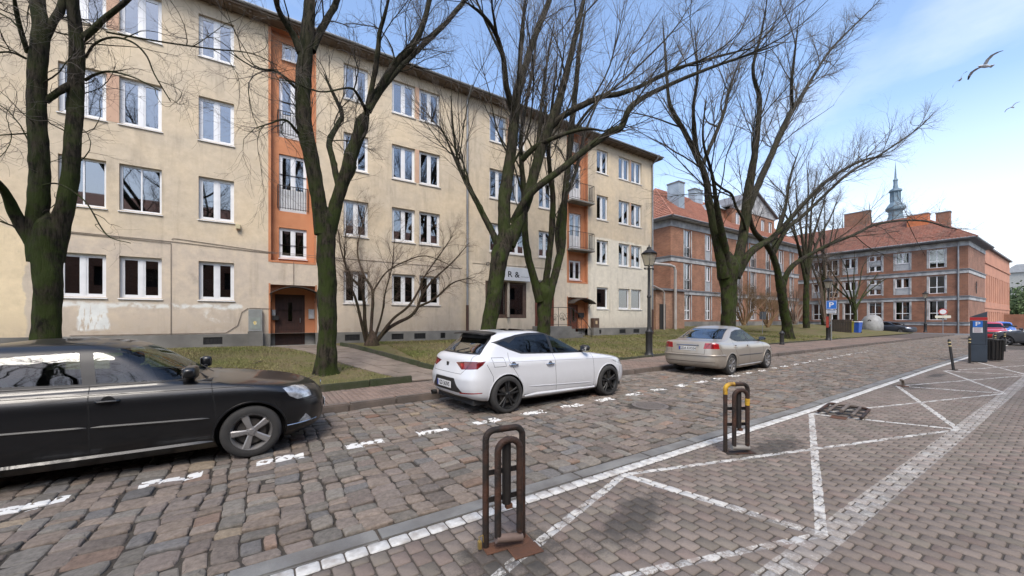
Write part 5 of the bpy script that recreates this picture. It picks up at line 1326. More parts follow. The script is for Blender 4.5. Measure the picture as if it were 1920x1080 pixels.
WHITE = None
class Car:
    def __init__(s, name, label, group, slices, nt=84, nfr=26, nsd=84, nrr=24, nf=2.9, nr=3.4, zscale=1.0):
        s.root = empty(name, (0, 0, 0), 0, label, 'car', group)
        K = catmull(slices, nt); V = []; W = nfr+nsd+nrr+1
        K[:, 1] *= zscale; K[:, 3] *= zscale; K[:, 5] *= zscale
        for (xf, zf, xr, zr, w, zs, cf, cr_) in K:
            L = xf-xr; cf = min(cf, L*.45); cr_ = min(cr_, L*.45); xm = (xf+xr)/2
            row = []
            for i in range(nrr):      # rear centre -> rear corner -> side
                ph = (i/nrr)*math.pi/2
                row.append((xr+cr_-cr_*math.cos(ph)**(2/nr), w*math.sin(ph)**(2/nr)))
            for i in range(nsd):
                f = i/nsd; row.append((xr+cr_+(xf-cf-xr-cr_)*f, w))
            for i in range(nfr+1):
                ph = math.pi/2*(1-i/nfr)
                row.append((xf-cf+cf*max(math.cos(ph), 0)**(2/nf), w*math.sin(ph)**(2/nf) if i < nfr else 0.0))
            for (x, y) in row:
                c = (x-xm)/(L/2) if L > .01 else 0; g = abs(c)**3
                z = zs+((zf if c > 0 else zr)-zs)*g
                y *= 1-.035*c*c*(1 if c > 0 else .8)
                V.append((x, y, z))
        F = []
        for j in range(nt-1):
            for i in range(W-1):
                a = j*W+i; F.append((a, a+1, a+W+1, a+W))
        n0 = len(V)
        V2 = V+[(x, -y, z) for x, y, z in V]
        F2 = F+[tuple(q+n0 for q in f[::-1]) for f in F]
        bm = bmesh.new()
        vs = [bm.verts.new(v) for v in V2]
        for f in F2:
            try: bm.faces.new([vs[q] for q in f])
            except Exception: pass
        bmesh.ops.remove_doubles(bm, verts=bm.verts, dist=1e-4)
        bmesh.ops.dissolve_degenerate(bm, edges=bm.edges, dist=1e-5)
        bmesh.ops.recalc_face_normals(bm, faces=bm.faces)
        s.bm = bm; s.lay = bm.faces.layers.int.new('part'); s.parts = {}; s.bvh()
    def bvh(s): s.tree = BVHTree.FromBMesh(s.bm)
    def surf(s, x, z, side=-1):
        h = s.tree.ray_cast(Vector((x, side*3, z)), Vector((0, -side, 0)))
        return h[0] if h[0] is not None else Vector((x, side*.8, z))
    def carve(s, poly, d, pid, mirror=False, minn=.15, rng_=None, delete=False, off=0.0):
        """cut the outline poly, given as (h, z) across direction d, out of the shell and mark it as part pid"""
        for sg in ((1, -1) if mirror else (1,)):
            dv = Vector((d[0], d[1]*sg, d[2] if len(d) > 2 else 0)).normalized(); hv = Vector((0, 0, 1)).cross(dv).normalized()
            if abs(d[1]) > abs(d[0]): hv = Vector((hv.x, hv.y, 0)); hv = hv if hv.x > 0 else -hv
            else: hv = hv if hv.y > 0 else -hv
            P = [(p[0]*(sg if (mirror and abs(d[0]) >= abs(d[1])) else 1), p[1]) for p in poly]
            hs = [p[0] for p in P]; zs = [p[1] for p in P]; b = (min(hs)-.03, max(hs)+.03, min(zs)-.03, max(zs)+.03)
            zv = Vector((0, 0, 1))
            def inb(f):
                c = f.calc_center_median(); h = c.dot(hv); z = c.z; r_ = .03
                return b[0]-r_ < h < b[1]+r_ and b[2]-r_ < z < b[3]+r_ and f.normal.dot(dv) > minn and (rng_ is None or rng_(c))
            fs = [f for f in s.bm.faces if inb(f)]
            geom = list({e for f in fs for e in f.edges})+list({v for f in fs for v in f.verts})+fs
            for i in range(len(P)):
                a, c = P[i], P[(i+1) % len(P)]
                ed = hv*(c[0]-a[0])+zv*(c[1]-a[1])
                if ed.length < 1e-6: continue
                no = ed.cross(dv).normalized()
                r = bmesh.ops.bisect_plane(s.bm, geom=geom, plane_co=hv*a[0]+zv*a[1], plane_no=no, dist=1e-6)
                geom = r['geom']
            res = []
            for f in geom:
                if isinstance(f, bmesh.types.BMFace) and f.is_valid:
                    c = f.calc_center_median(); h, z = c.dot(hv), c.z; ins = False
                    for i in range(len(P)):
                        (x1, y1), (x2, y2) = P[i], P[(i+1) % len(P)]
                        if (y1 > z) != (y2 > z) and h < (x2-x1)*(z-y1)/(y2-y1)+x1: ins = not ins
                    if ins: res.append(f)
            if delete: bmesh.ops.delete(s.bm, geom=res, context='FACES')
            else:
                k = pid if sg == 1 or not mirror else pid+100
                for f in res: f[s.lay] = k
    def seam(s, pts, d, w=.006, mirror=False, **k):
        for a, c in zip(pts[:-1], pts[1:]):
            t = Vector((c[0]-a[0], c[1]-a[1])).normalized(); n = Vector((-t.y, t.x))*w/2; e = t*w*.3
            s.carve([(a[0]-e.x+n.x, a[1]-e.y+n.y), (a[0]-e.x-n.x, a[1]-e.y-n.y), (c[0]+e.x-n.x, c[1]+e.y-n.y), (c[0]+e.x+n.x, c[1]+e.y+n.y)], d, 1, mirror, **k)
    def wheel_arch(s, x, z, r, paintm):
        for sg in (1, -1):
            n = 30; pol = [(x+r*math.cos(R(a)), z+r*math.sin(R(a))) for a in np.linspace(-30, 210, n)]
            y0 = []
            for a in np.linspace(-12, 192, 32):
                q = s.surf(x+(r+.012)*math.cos(R(a)), max(z+(r+.012)*math.sin(R(a)), .2), sg); y0.append((q, a))
            s.carve(pol, (0, sg), 0, delete=True, rng_=lambda c: True, minn=-.3)
            m = MB(); m.tube([(q.x, q.y-sg*.004, z+(r+.004)*math.sin(R(a))) for q, a in y0], .013, 6)
            m.build('arch_lip', paintm, s.root, smooth=True)
            m = MB(); V = []
            for a in np.linspace(-35, 215, 24):
                for y in (.48, .78): V.append((x+(r+.005)*math.cos(R(a)), sg*y, z+(r+.005)*math.sin(R(a))))
            m.add(V, [(2*i, 2*i+1, 2*i+3, 2*i+2) for i in range(23)]); m.add([(x+(r+.005)*math.cos(R(a)), sg*.48, z+(r+.005)*math.sin(R(a))) for a in np.linspace(-35, 215, 24)], [tuple(range(24))])
            m.build('wheel_arch_liner', trim_b, s.root, fix=False)
    def finish(s, table, mats_body):
        """table: id -> (name, material); everything else becomes the body"""
        bm = s.bm; bm.normal_update(); bm.verts.index_update()
        nrm = [v.normal.copy() for v in bm.verts]; groups = {}
        for f in bm.faces: groups.setdefault(f[s.lay], []).append(f)
        for k in list(groups):
            if k == 1 or k == 101: groups.setdefault(0, []).extend([]) 
        def emit(name, faces, mats, idx=None, parent=None):
            vm = {}; V = []; N_ = []; F = []
            for f in faces:
                q = []
                for v in f.verts:
                    if v.index not in vm: vm[v.index] = len(V); V.append(v.co[:]); N_.append(nrm[v.index][:])
                    q.append(vm[v.index])
                F.append(q)
            me = bpy.data.meshes.new(name); me.from_pydata(V, [], F)
            for m_ in mats: me.materials.append(m_)
            if idx: me.polygons.foreach_set('material_index', idx)
            me.polygons.foreach_set('use_smooth', [True]*len(F))
            me.normals_split_custom_set_from_vertices(N_)
            o = link_mesh(name, me, parent or s.root); KIDS.setdefault((parent or s.root).name, []).append(o); return o
        body = []; bi = []
        for k, fs in groups.items():
            kk = k-100 if k >= 100 else k
            if kk == 0: body += fs; bi += [0]*len(fs)
            elif kk == 1: body += fs; bi += [1]*len(fs)
            elif kk == 2: body += fs; bi += [2]*len(fs)
        emit('body', body, [mats_body, seam_m, trim_b], bi)
        s.made = {}
        for k, fs in groups.items():
            kk = k-100 if k >= 100 else k
            if kk > 2:
                nm, mt = table[kk]; s.made[k] = emit(nm, fs, [mt])
        bm.free()

def make_wheel(parent, x, y, z, r, w, style, rimm, sg, rr=.68):
    wh = MB()
    hw = w/2
    wh.lathe([(r*rr, -hw), (r*(rr+.06), -hw-.004), (r*.90, -hw-.006), (r*.97, -hw+.012), (r, -hw+.035), (r, hw-.035), (r*.97, hw-.012), (r*.90, hw+.006), (r*(rr+.06), hw+.004), (r*rr, hw)], (0, 0, 0), 40, axis='y', close=False)
    for k in range(40):
        a = k*2*math.pi/40; c, s_ = math.cos(a), math.sin(a)
        for yy in (-hw*.55, 0, hw*.55):
            pass
    o = wh.build('wheel', rubber, parent, smooth=True, angle=50); o.location = (x, y, z); o.rotation_euler = (0, 0, 0 if sg < 0 else math.pi)
    # rim faces local -y
    m = MB(); R0 = r*rr
    m.lathe([(R0+.003, -hw-.003), (R0+.006, -hw+.01), (R0-.006, -hw+.006), (R0-.016, -hw+.028), (R0-.03, -hw+.075), (R0-.035, hw)], (0, 0, 0), 40, axis='y', close=False)
    def spoke(a, w0, w1, r0, r1, y0, y1, th=.022):
        V = []; ca, sa = math.cos(a), math.sin(a)
        for (rr_, ww, yy) in ((r0, w0, y0), ((r0+r1)/2, (w0+w1)/2, (y0+y1)/2-.006), (r1, w1, y1)):
            for (q, dy) in ((-ww/2, .006), (-ww*.32, -.002), (ww*.32, -.002), (ww/2, .006), (ww/2, th), (-ww/2, th)):
                V.append((rr_*ca-q*sa, yy+dy, rr_*sa+q*ca))
        F = []
        for i in range(2):
            for j in range(6): F.append((i*6+j, i*6+(j+1) % 6, i*6+6+(j+1) % 6, i*6+6+j))
        m.add(V, F+[(0, 1, 2, 3, 4, 5), (17, 16, 15, 14, 13, 12)])
    if style == 'five':
        for k in range(5): spoke(k*2*math.pi/5+math.pi/2+.35, .052, .078, .04, R0-.012, -hw+.022, -hw+.014)
    elif style == 'ten':
        for k in range(5):
            for dlt in (-.17, .17): spoke(k*2*math.pi/5+math.pi/2+dlt, .030, .034, .05, R0-.01, -hw+.030, -hw+.016)
    else:
        for k in range(7): spoke(k*2*math.pi/7+math.pi/2, .050, .040, .04, R0-.012, -hw+.004, -hw-.001, .012)
        m.lathe([(R0-.035, -hw+.004), (R0-.005, -hw-.002), (R0-.004, -hw+.01)], (0, 0, 0), 36, axis='y', close=False)
    m.lathe([(.001, -hw+.008), (.030, -hw+.009), (.036, -hw+.016), (.055, -hw+.022), (.062, -hw+.05)], (0, 0, 0), 20, axis='y', close=False)
    rim = m.build('rim', rimm, o, smooth=True, fix=True, angle=30)
    b = MB(); b.lathe([(.06, -hw+.060), (.145, -hw+.060), (.145, -hw+.075), (.06, -hw+.075)], (0, 0, 0), 30, axis='y', close=False); b.build('brake_disc', brake, o)
    b = MB(); b.lathe([(.001, -hw+.10), (R0-.01, -hw+.10)], (0, 0, 0), 30, axis='y', close=False); b.build('wheel_back', trim_b, o)
    return o
def car_mirror(parent, p, sg, mat, sc=1.0):
    bm = bmesh.new(); bmesh.ops.create_uvsphere(bm, u_segments=20, v_segments=12, radius=1)
    for v in bm.verts:
        q = [math.copysign(abs(t)**.55, t) for t in v.co]
        v.co = ((q[0]*.055+.02*q[1]*sg*-.5)*sc, q[1]*.105*sc, q[2]*.062*sc*(1-.18*q[1]*sg))
    me = bpy.data.meshes.new('mirror'); bm.to_mesh(me); bm.free(); me.materials.append(mat); me.polygons.foreach_set('use_smooth', [True]*len(me.polygons))
    o = link_mesh('mirror', me, parent); o.location = (p.x, p.y+sg*.15, p.z+.07)
    m = MB(); m.tube([(0, -sg*.16, -.07), (0, -sg*.06, -.045), (0, 0, -.03)], [.028, .024, .02], 8); m.build('mirror_arm', trim_b, o, smooth=True)
    m = MB(); m.bbox(-.062*sc, -.052*sc, -.085*sc, .085*sc, -.045*sc, .045*sc, .004); m.build('mirror_glass', chrome, o)
def door_handle(parent, c, x, z, sg, mat, w=.16, dark=False):
    p = c.surf(x, z, sg)
    m = MB(); m.tube([(p.x-w/2, p.y-sg*.004, z), (p.x-w/2+.02, p.y+sg*.022, z), (p.x, p.y+sg*.030, z+.002), (p.x+w/2-.02, p.y+sg*.022, z), (p.x+w/2, p.y-sg*.004, z)], [.012, .013, .014, .013, .012], 8)
    m.build('door_handle', mat, parent, smooth=True)
    m = MB(); m.lathe([(.001, 0), (.05, 0), (.052, .004)], (p.x, p.y, z), 16, axis='y', close=False)
    o = m.build('handle_cup', seam_m if dark else mat, parent, smooth=True); o.location = (0, sg*.001, 0)
def number_plate(parent, loc, txt, w=.52, h=.114, rz=-math.pi/2, tilt=0):
    o = MB().bbox(-w/2, w/2, -.004, .004, -h/2, h/2, .003).build('number_plate', plate_w, parent)
    o.location = loc; o.rotation_euler = (tilt, 0, rz)
    MB().box(-w/2+.004, -w/2+.046, -.0055, -.0045, -h/2+.004, h/2-.004).build('plate_band', plate_bl, o)
    text_obj('plate_text', txt, h*.92, blackp, o, (.018, -.0055, -.002), (math.pi/2, 0, 0), extrude=.0006, sx=.86)
    return o
def interior(parent, x0, x1, zf, seats, w=.62, zs=1.0):
    m = MB(); m.box(x0, x1, -w-.12, w+.12, .17, zf); m.build('floor_pan', car_int, parent)
    for (sx_, ys) in seats:
        for y in ys:
            m = MB(); m.bbox(sx_-.05, sx_+.45, y-.24, y+.24, .38*zs, .56*zs, .05)
            m.add([(sx_-.05, y-.24, .5*zs), (sx_+.08, y-.24, .5*zs), (sx_-.14, y-.20, 1.08*zs), (sx_-.25, y-.20, 1.06*zs), (sx_-.05, y+.24, .5*zs), (sx_+.08, y+.24, .5*zs), (sx_-.14, y+.20, 1.08*zs), (sx_-.25, y+.20, 1.06*zs)],
                  [(0, 1, 2, 3), (4, 7, 6, 5), (0, 4, 5, 1), (1, 5, 6, 2), (2, 6, 7, 3), (3, 7, 4, 0)])
            m.bbox(sx_-.27, sx_-.16, y-.13, y+.13, 1.10*zs, 1.27*zs, .04); m.tube([(sx_-.21, y, 1.0*zs), (sx_-.21, y, 1.12*zs)], .02, 6)
            m.build('seat', car_int, parent, smooth=True)

# ---------------------------------------------------------------- white hatchback
WHITE = paint('white_car_paint', (.60, .61, .63), rough=.3, dirtamt=.25)
def build_leon():
    S = [  # xf   zf    xr    zr    w    zs    cf   cr
        (.72, .19, -3.26, .25, .76, .17, .70, .40), (.82, .28, -3.355, .33, .835, .27, .74, .42), (.855, .42, -3.40, .46, .862, .42, .76, .44),
        (.84, .56, -3.405, .60, .868, .58, .76, .46), (.78, .67, -3.37, .72, .865, .70, .74, .46), (.68, .75, -3.33, .84, .862, .80, .70, .44),
        (.45, .82, -3.31, .93, .845, .865, .62, .42), (-.05, .90, -3.26, .99, .815, .905, .50, .40), (-.50, .965, -3.15, 1.04, .785, .945, .42, .36),
        (-.85, 1.11, -3.00, 1.16, .725, 1.10, .36, .30), (-1.15, 1.25, -2.86, 1.27, .665, 1.25, .34, .26), (-1.42, 1.345, -2.80, 1.345, .60, 1.345, .34, .24),
        (-1.65, 1.40, -2.62, 1.395, .46, 1.395, .34, .30), (-1.95, 1.432, -2.25, 1.43, .0, 1.432, .1, .1)]
    c = Car('parked_car', 'white five door hatchback with black wheels and red tail lights parked at the kerb', 'cars parked along the kerb', S)
    r = c.root; D = (0, -1)
    # side glazing (x, z)
    fw = [(-.60, .958), (-1.50, .985), (-1.535, 1.335), (-1.36, 1.318), (-1.02, 1.185)]
    rw = [(-1.545, .987), (-2.25, 1.015), (-2.46, 1.12), (-2.50, 1.19), (-2.32, 1.30), (-2.0, 1.335), (-1.575, 1.338)]
    qw = [(-2.30, 1.02), (-2.50, 1.10), (-2.78, 1.21), (-2.55, 1.255)]
    def shrink(P, k):
        cx, cz = sum(p[0] for p in P)/len(P), sum(p[1] for p in P)/len(P)
        return [(p[0]+(cx-p[0])*k/math.hypot(cx-p[0], cz-p[1]), p[1]+(cz-p[1])*k/math.hypot(cx-p[0], cz-p[1])) for p in P]
    hull = [(-.52, .945), (-1.5, .968), (-2.28, .998), (-2.52, 1.08), (-2.83, 1.215), (-2.55, 1.285), (-2.3, 1.335), (-2.0, 1.365), (-1.55, 1.365), (-1.34, 1.345), (-1.0, 1.20)]
    c.carve(hull, D, 2, True)
    for P, k in ((fw, 3), (rw, 4)): c.carve(shrink(P, .012), D, k, True)
    c.carve([(-2.36, 1.055), (-2.52, 1.115), (-2.76, 1.205), (-2.60, 1.235), (-2.50, 1.20)], D, 5, True)
    # screens
    c.carve([(-.70, .99), (.70, .99), (.56, 1.325), (-.56, 1.325)], (1, 0), 6)
    c.carve([(-.66, 1.015), (.66, 1.015), (.60, 1.16), (.53, 1.335), (-.53, 1.335), (-.60, 1.16)], (-1, 0), 2)
    c.carve([(-.62, 1.035), (.62, 1.035), (.57, 1.15), (.50, 1.275), (-.50, 1.275), (-.57, 1.15)], (-1, 0), 7)
    # tail lamps, wrap round the corner
    c.carve([(1.47, .875), (1.22, .905), (.87, .915), (.90, .855), (.975, .79), (1.30, .768)], (-1, -.6), 8, True)
    c.carve([(1.36, .862), (1.28, .872), (1.20, .81), (1.28, .79)], (-1, -.6), 9, True)
    c.carve([(-.34, .61), (.34, .61), (.41, .50), (.56, .375), (-.56, .375), (-.41, .50)], (-1, 0), 2)
    c.carve([(-.60, .315), (.60, .315), (.78, .24), (.78, .12), (-.78, .12), (-.78, .24)], (-1, 0), 2, minn=-.9)
    c.carve([(1.33, .387), (.90, .405), (.90, .390), (1.33, .360)], (-1, -.6), 10, True)
    c.seam([(.62, 1.03), (.66, .90), (.585, .775), (.50, .695), (-.50, .695), (-.585, .775), (-.66, .90), (-.62, 1.03)], (-1, 0))
    # headlamps
    c.carve([(.62, .62), (.42, .635), (.18, .72), (.10, .76), (.42, .735), (.66, .68)], (0, -1), 11, True, rng_=lambda q: q.x > -.2)
    c.carve([(.60, .585), (.60, .69), (.30, .70), (.30, .60)], (1, 0), 11, False) ; c.carve([(-.60, .585), (-.60, .69), (-.30, .70), (-.30, .60)], (1, 0), 11, False)
    c.carve([(-.28, .60), (.28, .60), (.22, .42), (-.22, .42)], (1, 0), 2); c.carve([(-.6, .36), (.6, .36), (.5, .24), (-.5, .24)], (1, 0), 2)
    # seams
    for P in ([(-1.525, 1.0), (-1.53, .70), (-1.50, .27)], [(-2.56, 1.03), (-2.58, .88), (-2.43, .66), (-2.30, .45), (-2.27, .27)], [(-.50, .955), (-.47, .70), (-.45, .25)], [(-.45, .262), (-2.27, .275)],
              [(-3.04, .86), (-2.93, .66), (-2.90, .36)], [(.40, .60), (.36, .40)], [(-2.93, .965), (-2.68, .955), (-2.66, .81), (-2.90, .81), (-2.93, .965)], [(.30, .80), (-.45, .935)]):
        c.seam(P, D, .007, True)
    for ax in (0.0, -2.636): c.wheel_arch(ax, .325, .352, WHITE)
    c.bvh()
    tab = {3: ('front_door_window', car_glass_m), 4: ('rear_door_window', car_glass_d), 5: ('quarter_window', car_glass_d), 6: ('windscreen', car_glass), 7: ('rear_window', car_glass_r), 8: ('tail_light', lamp_red_d),
           9: ('tail_light_inner', lamp_red), 10: ('rear_reflector', lamp_red), 11: ('headlight', lamp_clear)}
    # things fixed to the skin
    # sculpted body side: crease and sill blade
    for sg in (-1, 1):
        m = MB(); m.tube([(*c.surf(x, z, sg)[:2], z) for x, z in zip(np.linspace(-3.0, .25, 24), np.linspace(.895, .80, 24))], .006, 6); m.build('body_crease', WHITE, r, smooth=True)
        m = MB(); P = [(-2.24, .245), (-2.0, .262), (-1.2, .25), (-.42, .235)]
        m.tube([(x, c.surf(x, max(z, .25), sg).y, z) for x, z in P], [.02, .032, .030, .02], 8); m.build('sill_skirt', WHITE, r, smooth=True)
        m = MB(); m.tube([(*c.surf(x, z, sg)[:2], z) for x, z in zip(np.linspace(-2.15, -.55, 14), np.linspace(.42, .345, 14))], [.003]+[.009]*12+[.003], 6); m.build('body_crease', WHITE, r, smooth=True)
        door_handle(r, c, -1.66, .79, sg, chrome, .19); door_handle(r, c, -2.50, .83, sg, chrome, .19)
        p = c.surf(-.70, .97, sg); car_mirror(r, p, sg, trim_b if True else WHITE)
        make_wheel(r, 0, sg*.765, .322, .322, .225, 'ten', alloy_b, sg, .74); make_wheel(r, -2.636, sg*.765, .322, .322, .225, 'ten', alloy_b, sg, .74)
    interior(r, -3.2, .6, .5, [(-1.25, (-.36, .36)), (-2.1, (-.4, 0, .4))], w=.55)
    m = MB(); m.box(-.75, -.45, -.68, .68, .72, .93); m.build('dashboard', car_int, r)
    m = MB(); V = []; n_ = 16
    for i in range(n_+1):
        y = -.56+1.12*i/n_; t = 1-(abs(y)/.56)**3*.5
        for (x, z) in ((-2.66, 1.404), (-2.90-.03*t, 1.375+.01*t), (-2.915-.03*t, 1.355+.01*t), (-2.72, 1.365)): V.append((x, y, z-.025*(abs(y)/.56)**2.5))
    m.add(V, [(i*4+j, i*4+(j+1) % 4, i*4+4+(j+1) % 4, i*4+4+j) for i in range(n_) for j in range(4)]+[(3, 2, 1, 0), tuple(n_*4+q for q in range(4))])
    m.build('roof_spoiler', trim_b, r, smooth=True)
    m = MB(); bmx = [(x, y, z) for x in (0,) for y in (0,) for z in (0,)]
    V = []; xs_ = np.linspace(-2.35, -1.42, 9); ys_ = np.linspace(-.43, .43, 9)
    for x in xs_:
        for y in ys_:
            h = c.tree.ray_cast(Vector((x, y, 3)), Vector((0, 0, -1))); V.append((x, y, (h[0].z if h[0] is not None else 1.42)+.003))
    m.add(V, [(i*9+j, i*9+j+1, i*9+j+10, i*9+j+9) for i in range(8) for j in range(8)]); m.build('sunroof', car_glass_d if False else pmat('black_gloss', (.008, .008, .009), rough=.05, coat=1), r, smooth=True, fix=False)
    number_plate(r, (c.tree.ray_cast(Vector((-5, 0, .50)), Vector((1, 0, 0)))[0].x-.012, 0, .49), 'GD 363VS')
    m = MB(); m.prism([(-.034, .80), (.034, .80), (.034, .865), (-.034, .865)], -3.345, -3.33, plane='yz'); m.prism([(-.03, .842), (.03, .842), (.03, .848), (-.03, .848)], -3.349, -3.344, plane='yz'); m.build('badge', trim_b, r)
    m = MB(); m.tube([(-3.18, -.1, 1.06), (-3.10, -.35, 1.115)], .009, 5); m.lathe([(.02, -.015), (.02, .015)], (-3.19, -.09, 1.05), 8); m.build('rear_wiper', trim_b, r)
    m = MB(); m.lathe([(.038, 0), (.045, -.01), (.045, .08), (.036, .08)], (-3.40, .52, .25), 14, axis='x', close=False); m.build('exhaust_tip', trim_b, r, smooth=True)
    c.finish(tab, WHITE)
    return c
def octavia_slices():
    return [(.74, .19, -3.52, .25, .79, .17, .70, .4), (.86, .27, -3.62, .33, .85, .27, .76, .42), (.90, .40, -3.65, .48, .880, .40, .78, .44),
        (.90, .54, -3.64, .62, .888, .56, .78, .46), (.86, .66, -3.60, .76, .886, .70, .74, .46), (.78, .745, -3.55, .88, .878, .81, .68, .44),
        (.52, .835, -3.50, .96, .855, .88, .58, .42), (-.02, .92, -3.40, 1.01, .825, .925, .48, .40), (-.50, .985, -3.25, 1.05, .795, .965, .42, .36),
        (-.745, 1.13, -3.00, 1.17, .735, 1.125, .36, .30), (-.96, 1.27, -2.75, 1.29, .675, 1.27, .34, .28), (-1.16, 1.375, -2.52, 1.37, .605, 1.365, .34, .28),
        (-1.36, 1.43, -2.30, 1.42, .46, 1.42, .34, .30), (-1.65, 1.465, -2.05, 1.455, .0, 1.46, .1, .1)]
def civic_slices():
    return [(.74, .19, -3.42, .24, .76, .17, .66, .36), (.84, .28, -3.54, .31, .82, .27, .70, .38), (.87, .42, -3.585, .44, .845, .42, .72, .40),
        (.84, .56, -3.58, .58, .852, .58, .72, .40), (.77, .67, -3.565, .72, .850, .70, .70, .42), (.66, .75, -3.545, .86, .842, .79, .66, .40),
        (.36, .84, -3.52, .955, .818, .865, .56, .34), (-.12, .92, -3.42, 1.00, .79, .905, .46, .32), (-.30, .955, -3.05, 1.035, .772, .935, .42, .32),
        (-.66, 1.09, -2.78, 1.13, .725, 1.075, .36, .34), (-1.0, 1.235, -2.50, 1.26, .665, 1.23, .34, .32), (-1.28, 1.345, -2.24, 1.355, .60, 1.345, .34, .30),
        (-1.5, 1.41, -2.05, 1.41, .44, 1.41, .34, .30), (-1.7, 1.44, -1.88, 1.44, .0, 1.44, .1, .1)]
def shrinkp(P, k):
    cx, cz = sum(p[0] for p in P)/len(P), sum(p[1] for p in P)/len(P)
    return [(p[0]+(cx-p[0])*k/math.hypot(cx-p[0], cz-p[1]), p[1]+(cz-p[1])*k/math.hypot(cx-p[0], cz-p[1])) for p in P]
def strip_on(c, r, x0, x1, z0, z1, rad, mat, name, sg, n=14):
    m = MB(); m.tube([(*c.surf(x, z, sg)[:2], z) for x, z in zip(np.linspace(x0, x1, n), np.linspace(z0, z1, n))], [rad*.3]+[rad]*(n-2)+[rad*.3], 6)
    return m.build(name, mat, r, smooth=True)
BLACKP = paint('black_car_paint', (.0025, .003, .004), rough=.35, coat=.42, dirtamt=.05, dirt=(.03, .028, .026))
BEIGE = paint('beige_metallic_paint', (.40, .355, .30), rough=.33, metal=.45, coat=.8, dirtamt=.4)
def build_octavia():
    k = .925
    S = [(a[0]*k, a[1], a[2]*k, *a[3:]) for a in octavia_slices()]
    c = Car('parked_car', 'black estate like liftback with silver five spoke wheels parked nearest the camera', 'cars parked along the kerb', S, zscale=.96)
    r = c.root; D = (0, -1); P_ = BLACKP
    fw = [(-.47, .945), (-1.30, .962), (-1.355, 1.275), (-1.05, 1.262), (-.80, 1.14), (-.57, 1.01)]
    rw = [(-1.375, .963), (-2.10, .985), (-2.28, 1.07), (-2.12, 1.225), (-1.9, 1.263), (-1.43, 1.277)]
    hull = [(-.38, .928), (-1.3, .945), (-2.1, .968), (-2.33, 1.06), (-2.70, 1.11), (-2.45, 1.22), (-2.12, 1.255), (-1.9, 1.28), (-1.4, 1.305), (-1.03, 1.29), (-.76, 1.158), (-.52, 1.02)]
    c.carve(hull, D, 2, True)
    c.carve(shrinkp(fw, .012), D, 3, True); c.carve(shrinkp(rw, .012), D, 4, True); c.carve([(-2.22, 1.0), (-2.38, 1.075), (-2.62, 1.11), (-2.42, 1.19), (-2.22, 1.2), (-2.34, 1.08)], D, 5, True)
    c.carve([(-.70, .965), (.70, .965), (.58, 1.30), (-.58, 1.30)], (1, 0), 6)
    c.carve([(-.62, 1.02), (.62, 1.02), (.50, 1.25), (-.50, 1.25)], (-1, 0), 7)
    c.carve([(-.152, .774), (.0, .785), (.166, .762), (.205, .635), (-.01, .622), (-.10, .675)], (.6, -1), 11, True)
    c.carve([(.008, .335), (.095, .425), (.185, .345), (.185, .315), (.03, .318)], (.6, -1), 12, True)
    c.carve([(-.42, .70), (.42, .70), (.36, .56), (-.36, .56)], (1, 0), 13); c.carve([(-.5, .42), (.5, .42), (.5, .28), (-.5, .28)], (1, 0), 2)
    c.carve([(1.40, .80), (.95, .90), (.93, .70), (1.3, .68)], (-1, -.6), 8, True)
    for P in ([(-.375, .90), (-.325, .55), (-.35, .28)], [(-1.335, .955), (-1.312, .68), (-1.31, .28)], [(-2.16, .98), (-2.22, .75), (-2.06, .48), (-2.0, .28)], [(-.35, .285), (-2.0, .285)], [(.24, .62), (.34, .31)], [(.02, .815), (-.375, .905)]):
        c.seam(P, D, .007, True)
    c.seam([(.20, .625), (.24, .60), (.5, .60)], (.3, -1), .006, True)
    for ax in (0.0, -2.40): c.wheel_arch(ax, .30, .345, P_)
    c.bvh()
    tab = {3: ('front_door_window', car_glass), 4: ('rear_door_window', car_glass), 5: ('quarter_window', car_glass_d), 6: ('windscreen', car_glass), 7: ('rear_window', car_glass_r), 8: ('tail_light', lamp_red), 11: ('headlight', lamp_clear), 12: ('fog_light', lamp_clear), 13: ('grille', trim_b)}
    for sg in (-1, 1):
        strip_on(c, r, -1.98, -1.33, .575, .553, .016, trim_b, 'side_moulding', sg); strip_on(c, r, -1.30, -.385, .551, .515, .016, trim_b, 'side_moulding', sg)
        strip_on(c, r, -2.02, -.35, .25, .245, .028, P_, 'sill', sg)
        strip_on(c, r, -2.3, .05, .885, .835, .007, P_, 'shoulder_crease', sg, 22)
        strip_on(c, r, -2.05, -.50, .955, .935, .007, trim_b, 'window_seal', sg, 12)
        door_handle(r, c, -1.185, .795, sg, P_, .17, dark=True); door_handle(r, c, -2.02, .81, sg, P_, .17, dark=True)
        p = c.surf(-.56, .95, sg); car_mirror(r, p, sg, P_, 1.1)
        m = MB(); q = [c.surf(x, .35-.05*abs(x-.55), sg) for x in np.linspace(.36, .70, 6)]; m.tube([(v.x, v.y, .315+.03*(v.x-.36)) for v in q], .006, 5); m.build('bumper_chrome', chrome, r, smooth=True)
        make_wheel(r, 0, sg*.775, .300, .302, .205, 'five', alloy, sg, .69); make_wheel(r, -2.40, sg*.775, .300, .302, .205, 'five', alloy, sg, .69)
    interior(r, -2.9, .5, .48, [(-1.0, (-.36, .36)), (-1.8, (-.38, .38))], w=.55, zs=.95)
    m = MB(); m.box(-.62, -.38, -.68, .68, .70, .92); m.build('dashboard', car_int, r)
    m = MB(); m.lathe([(.165, -.012), (.182, 0), (.165, .012), (.155, 0), (.165, -.012)], (-.70, -.0, .86), 24, axis='x', close=False); o = m.build('steering_wheel', car_int, r, smooth=True); o.location = (0, .36, 0)
    for y in (-.25, .35):
        m = MB(); m.tube([(-.43, y-.3, .935), (-.60, y+.2, .985)], .008, 5); m.build('wiper', trim_b, r)
    m = MB(); m.lathe([(.05, 0), (.045, .008), (.001, .010)], (.815, 0, .70), 16, axis='x'); m.build('badge', chrome, r, smooth=True)
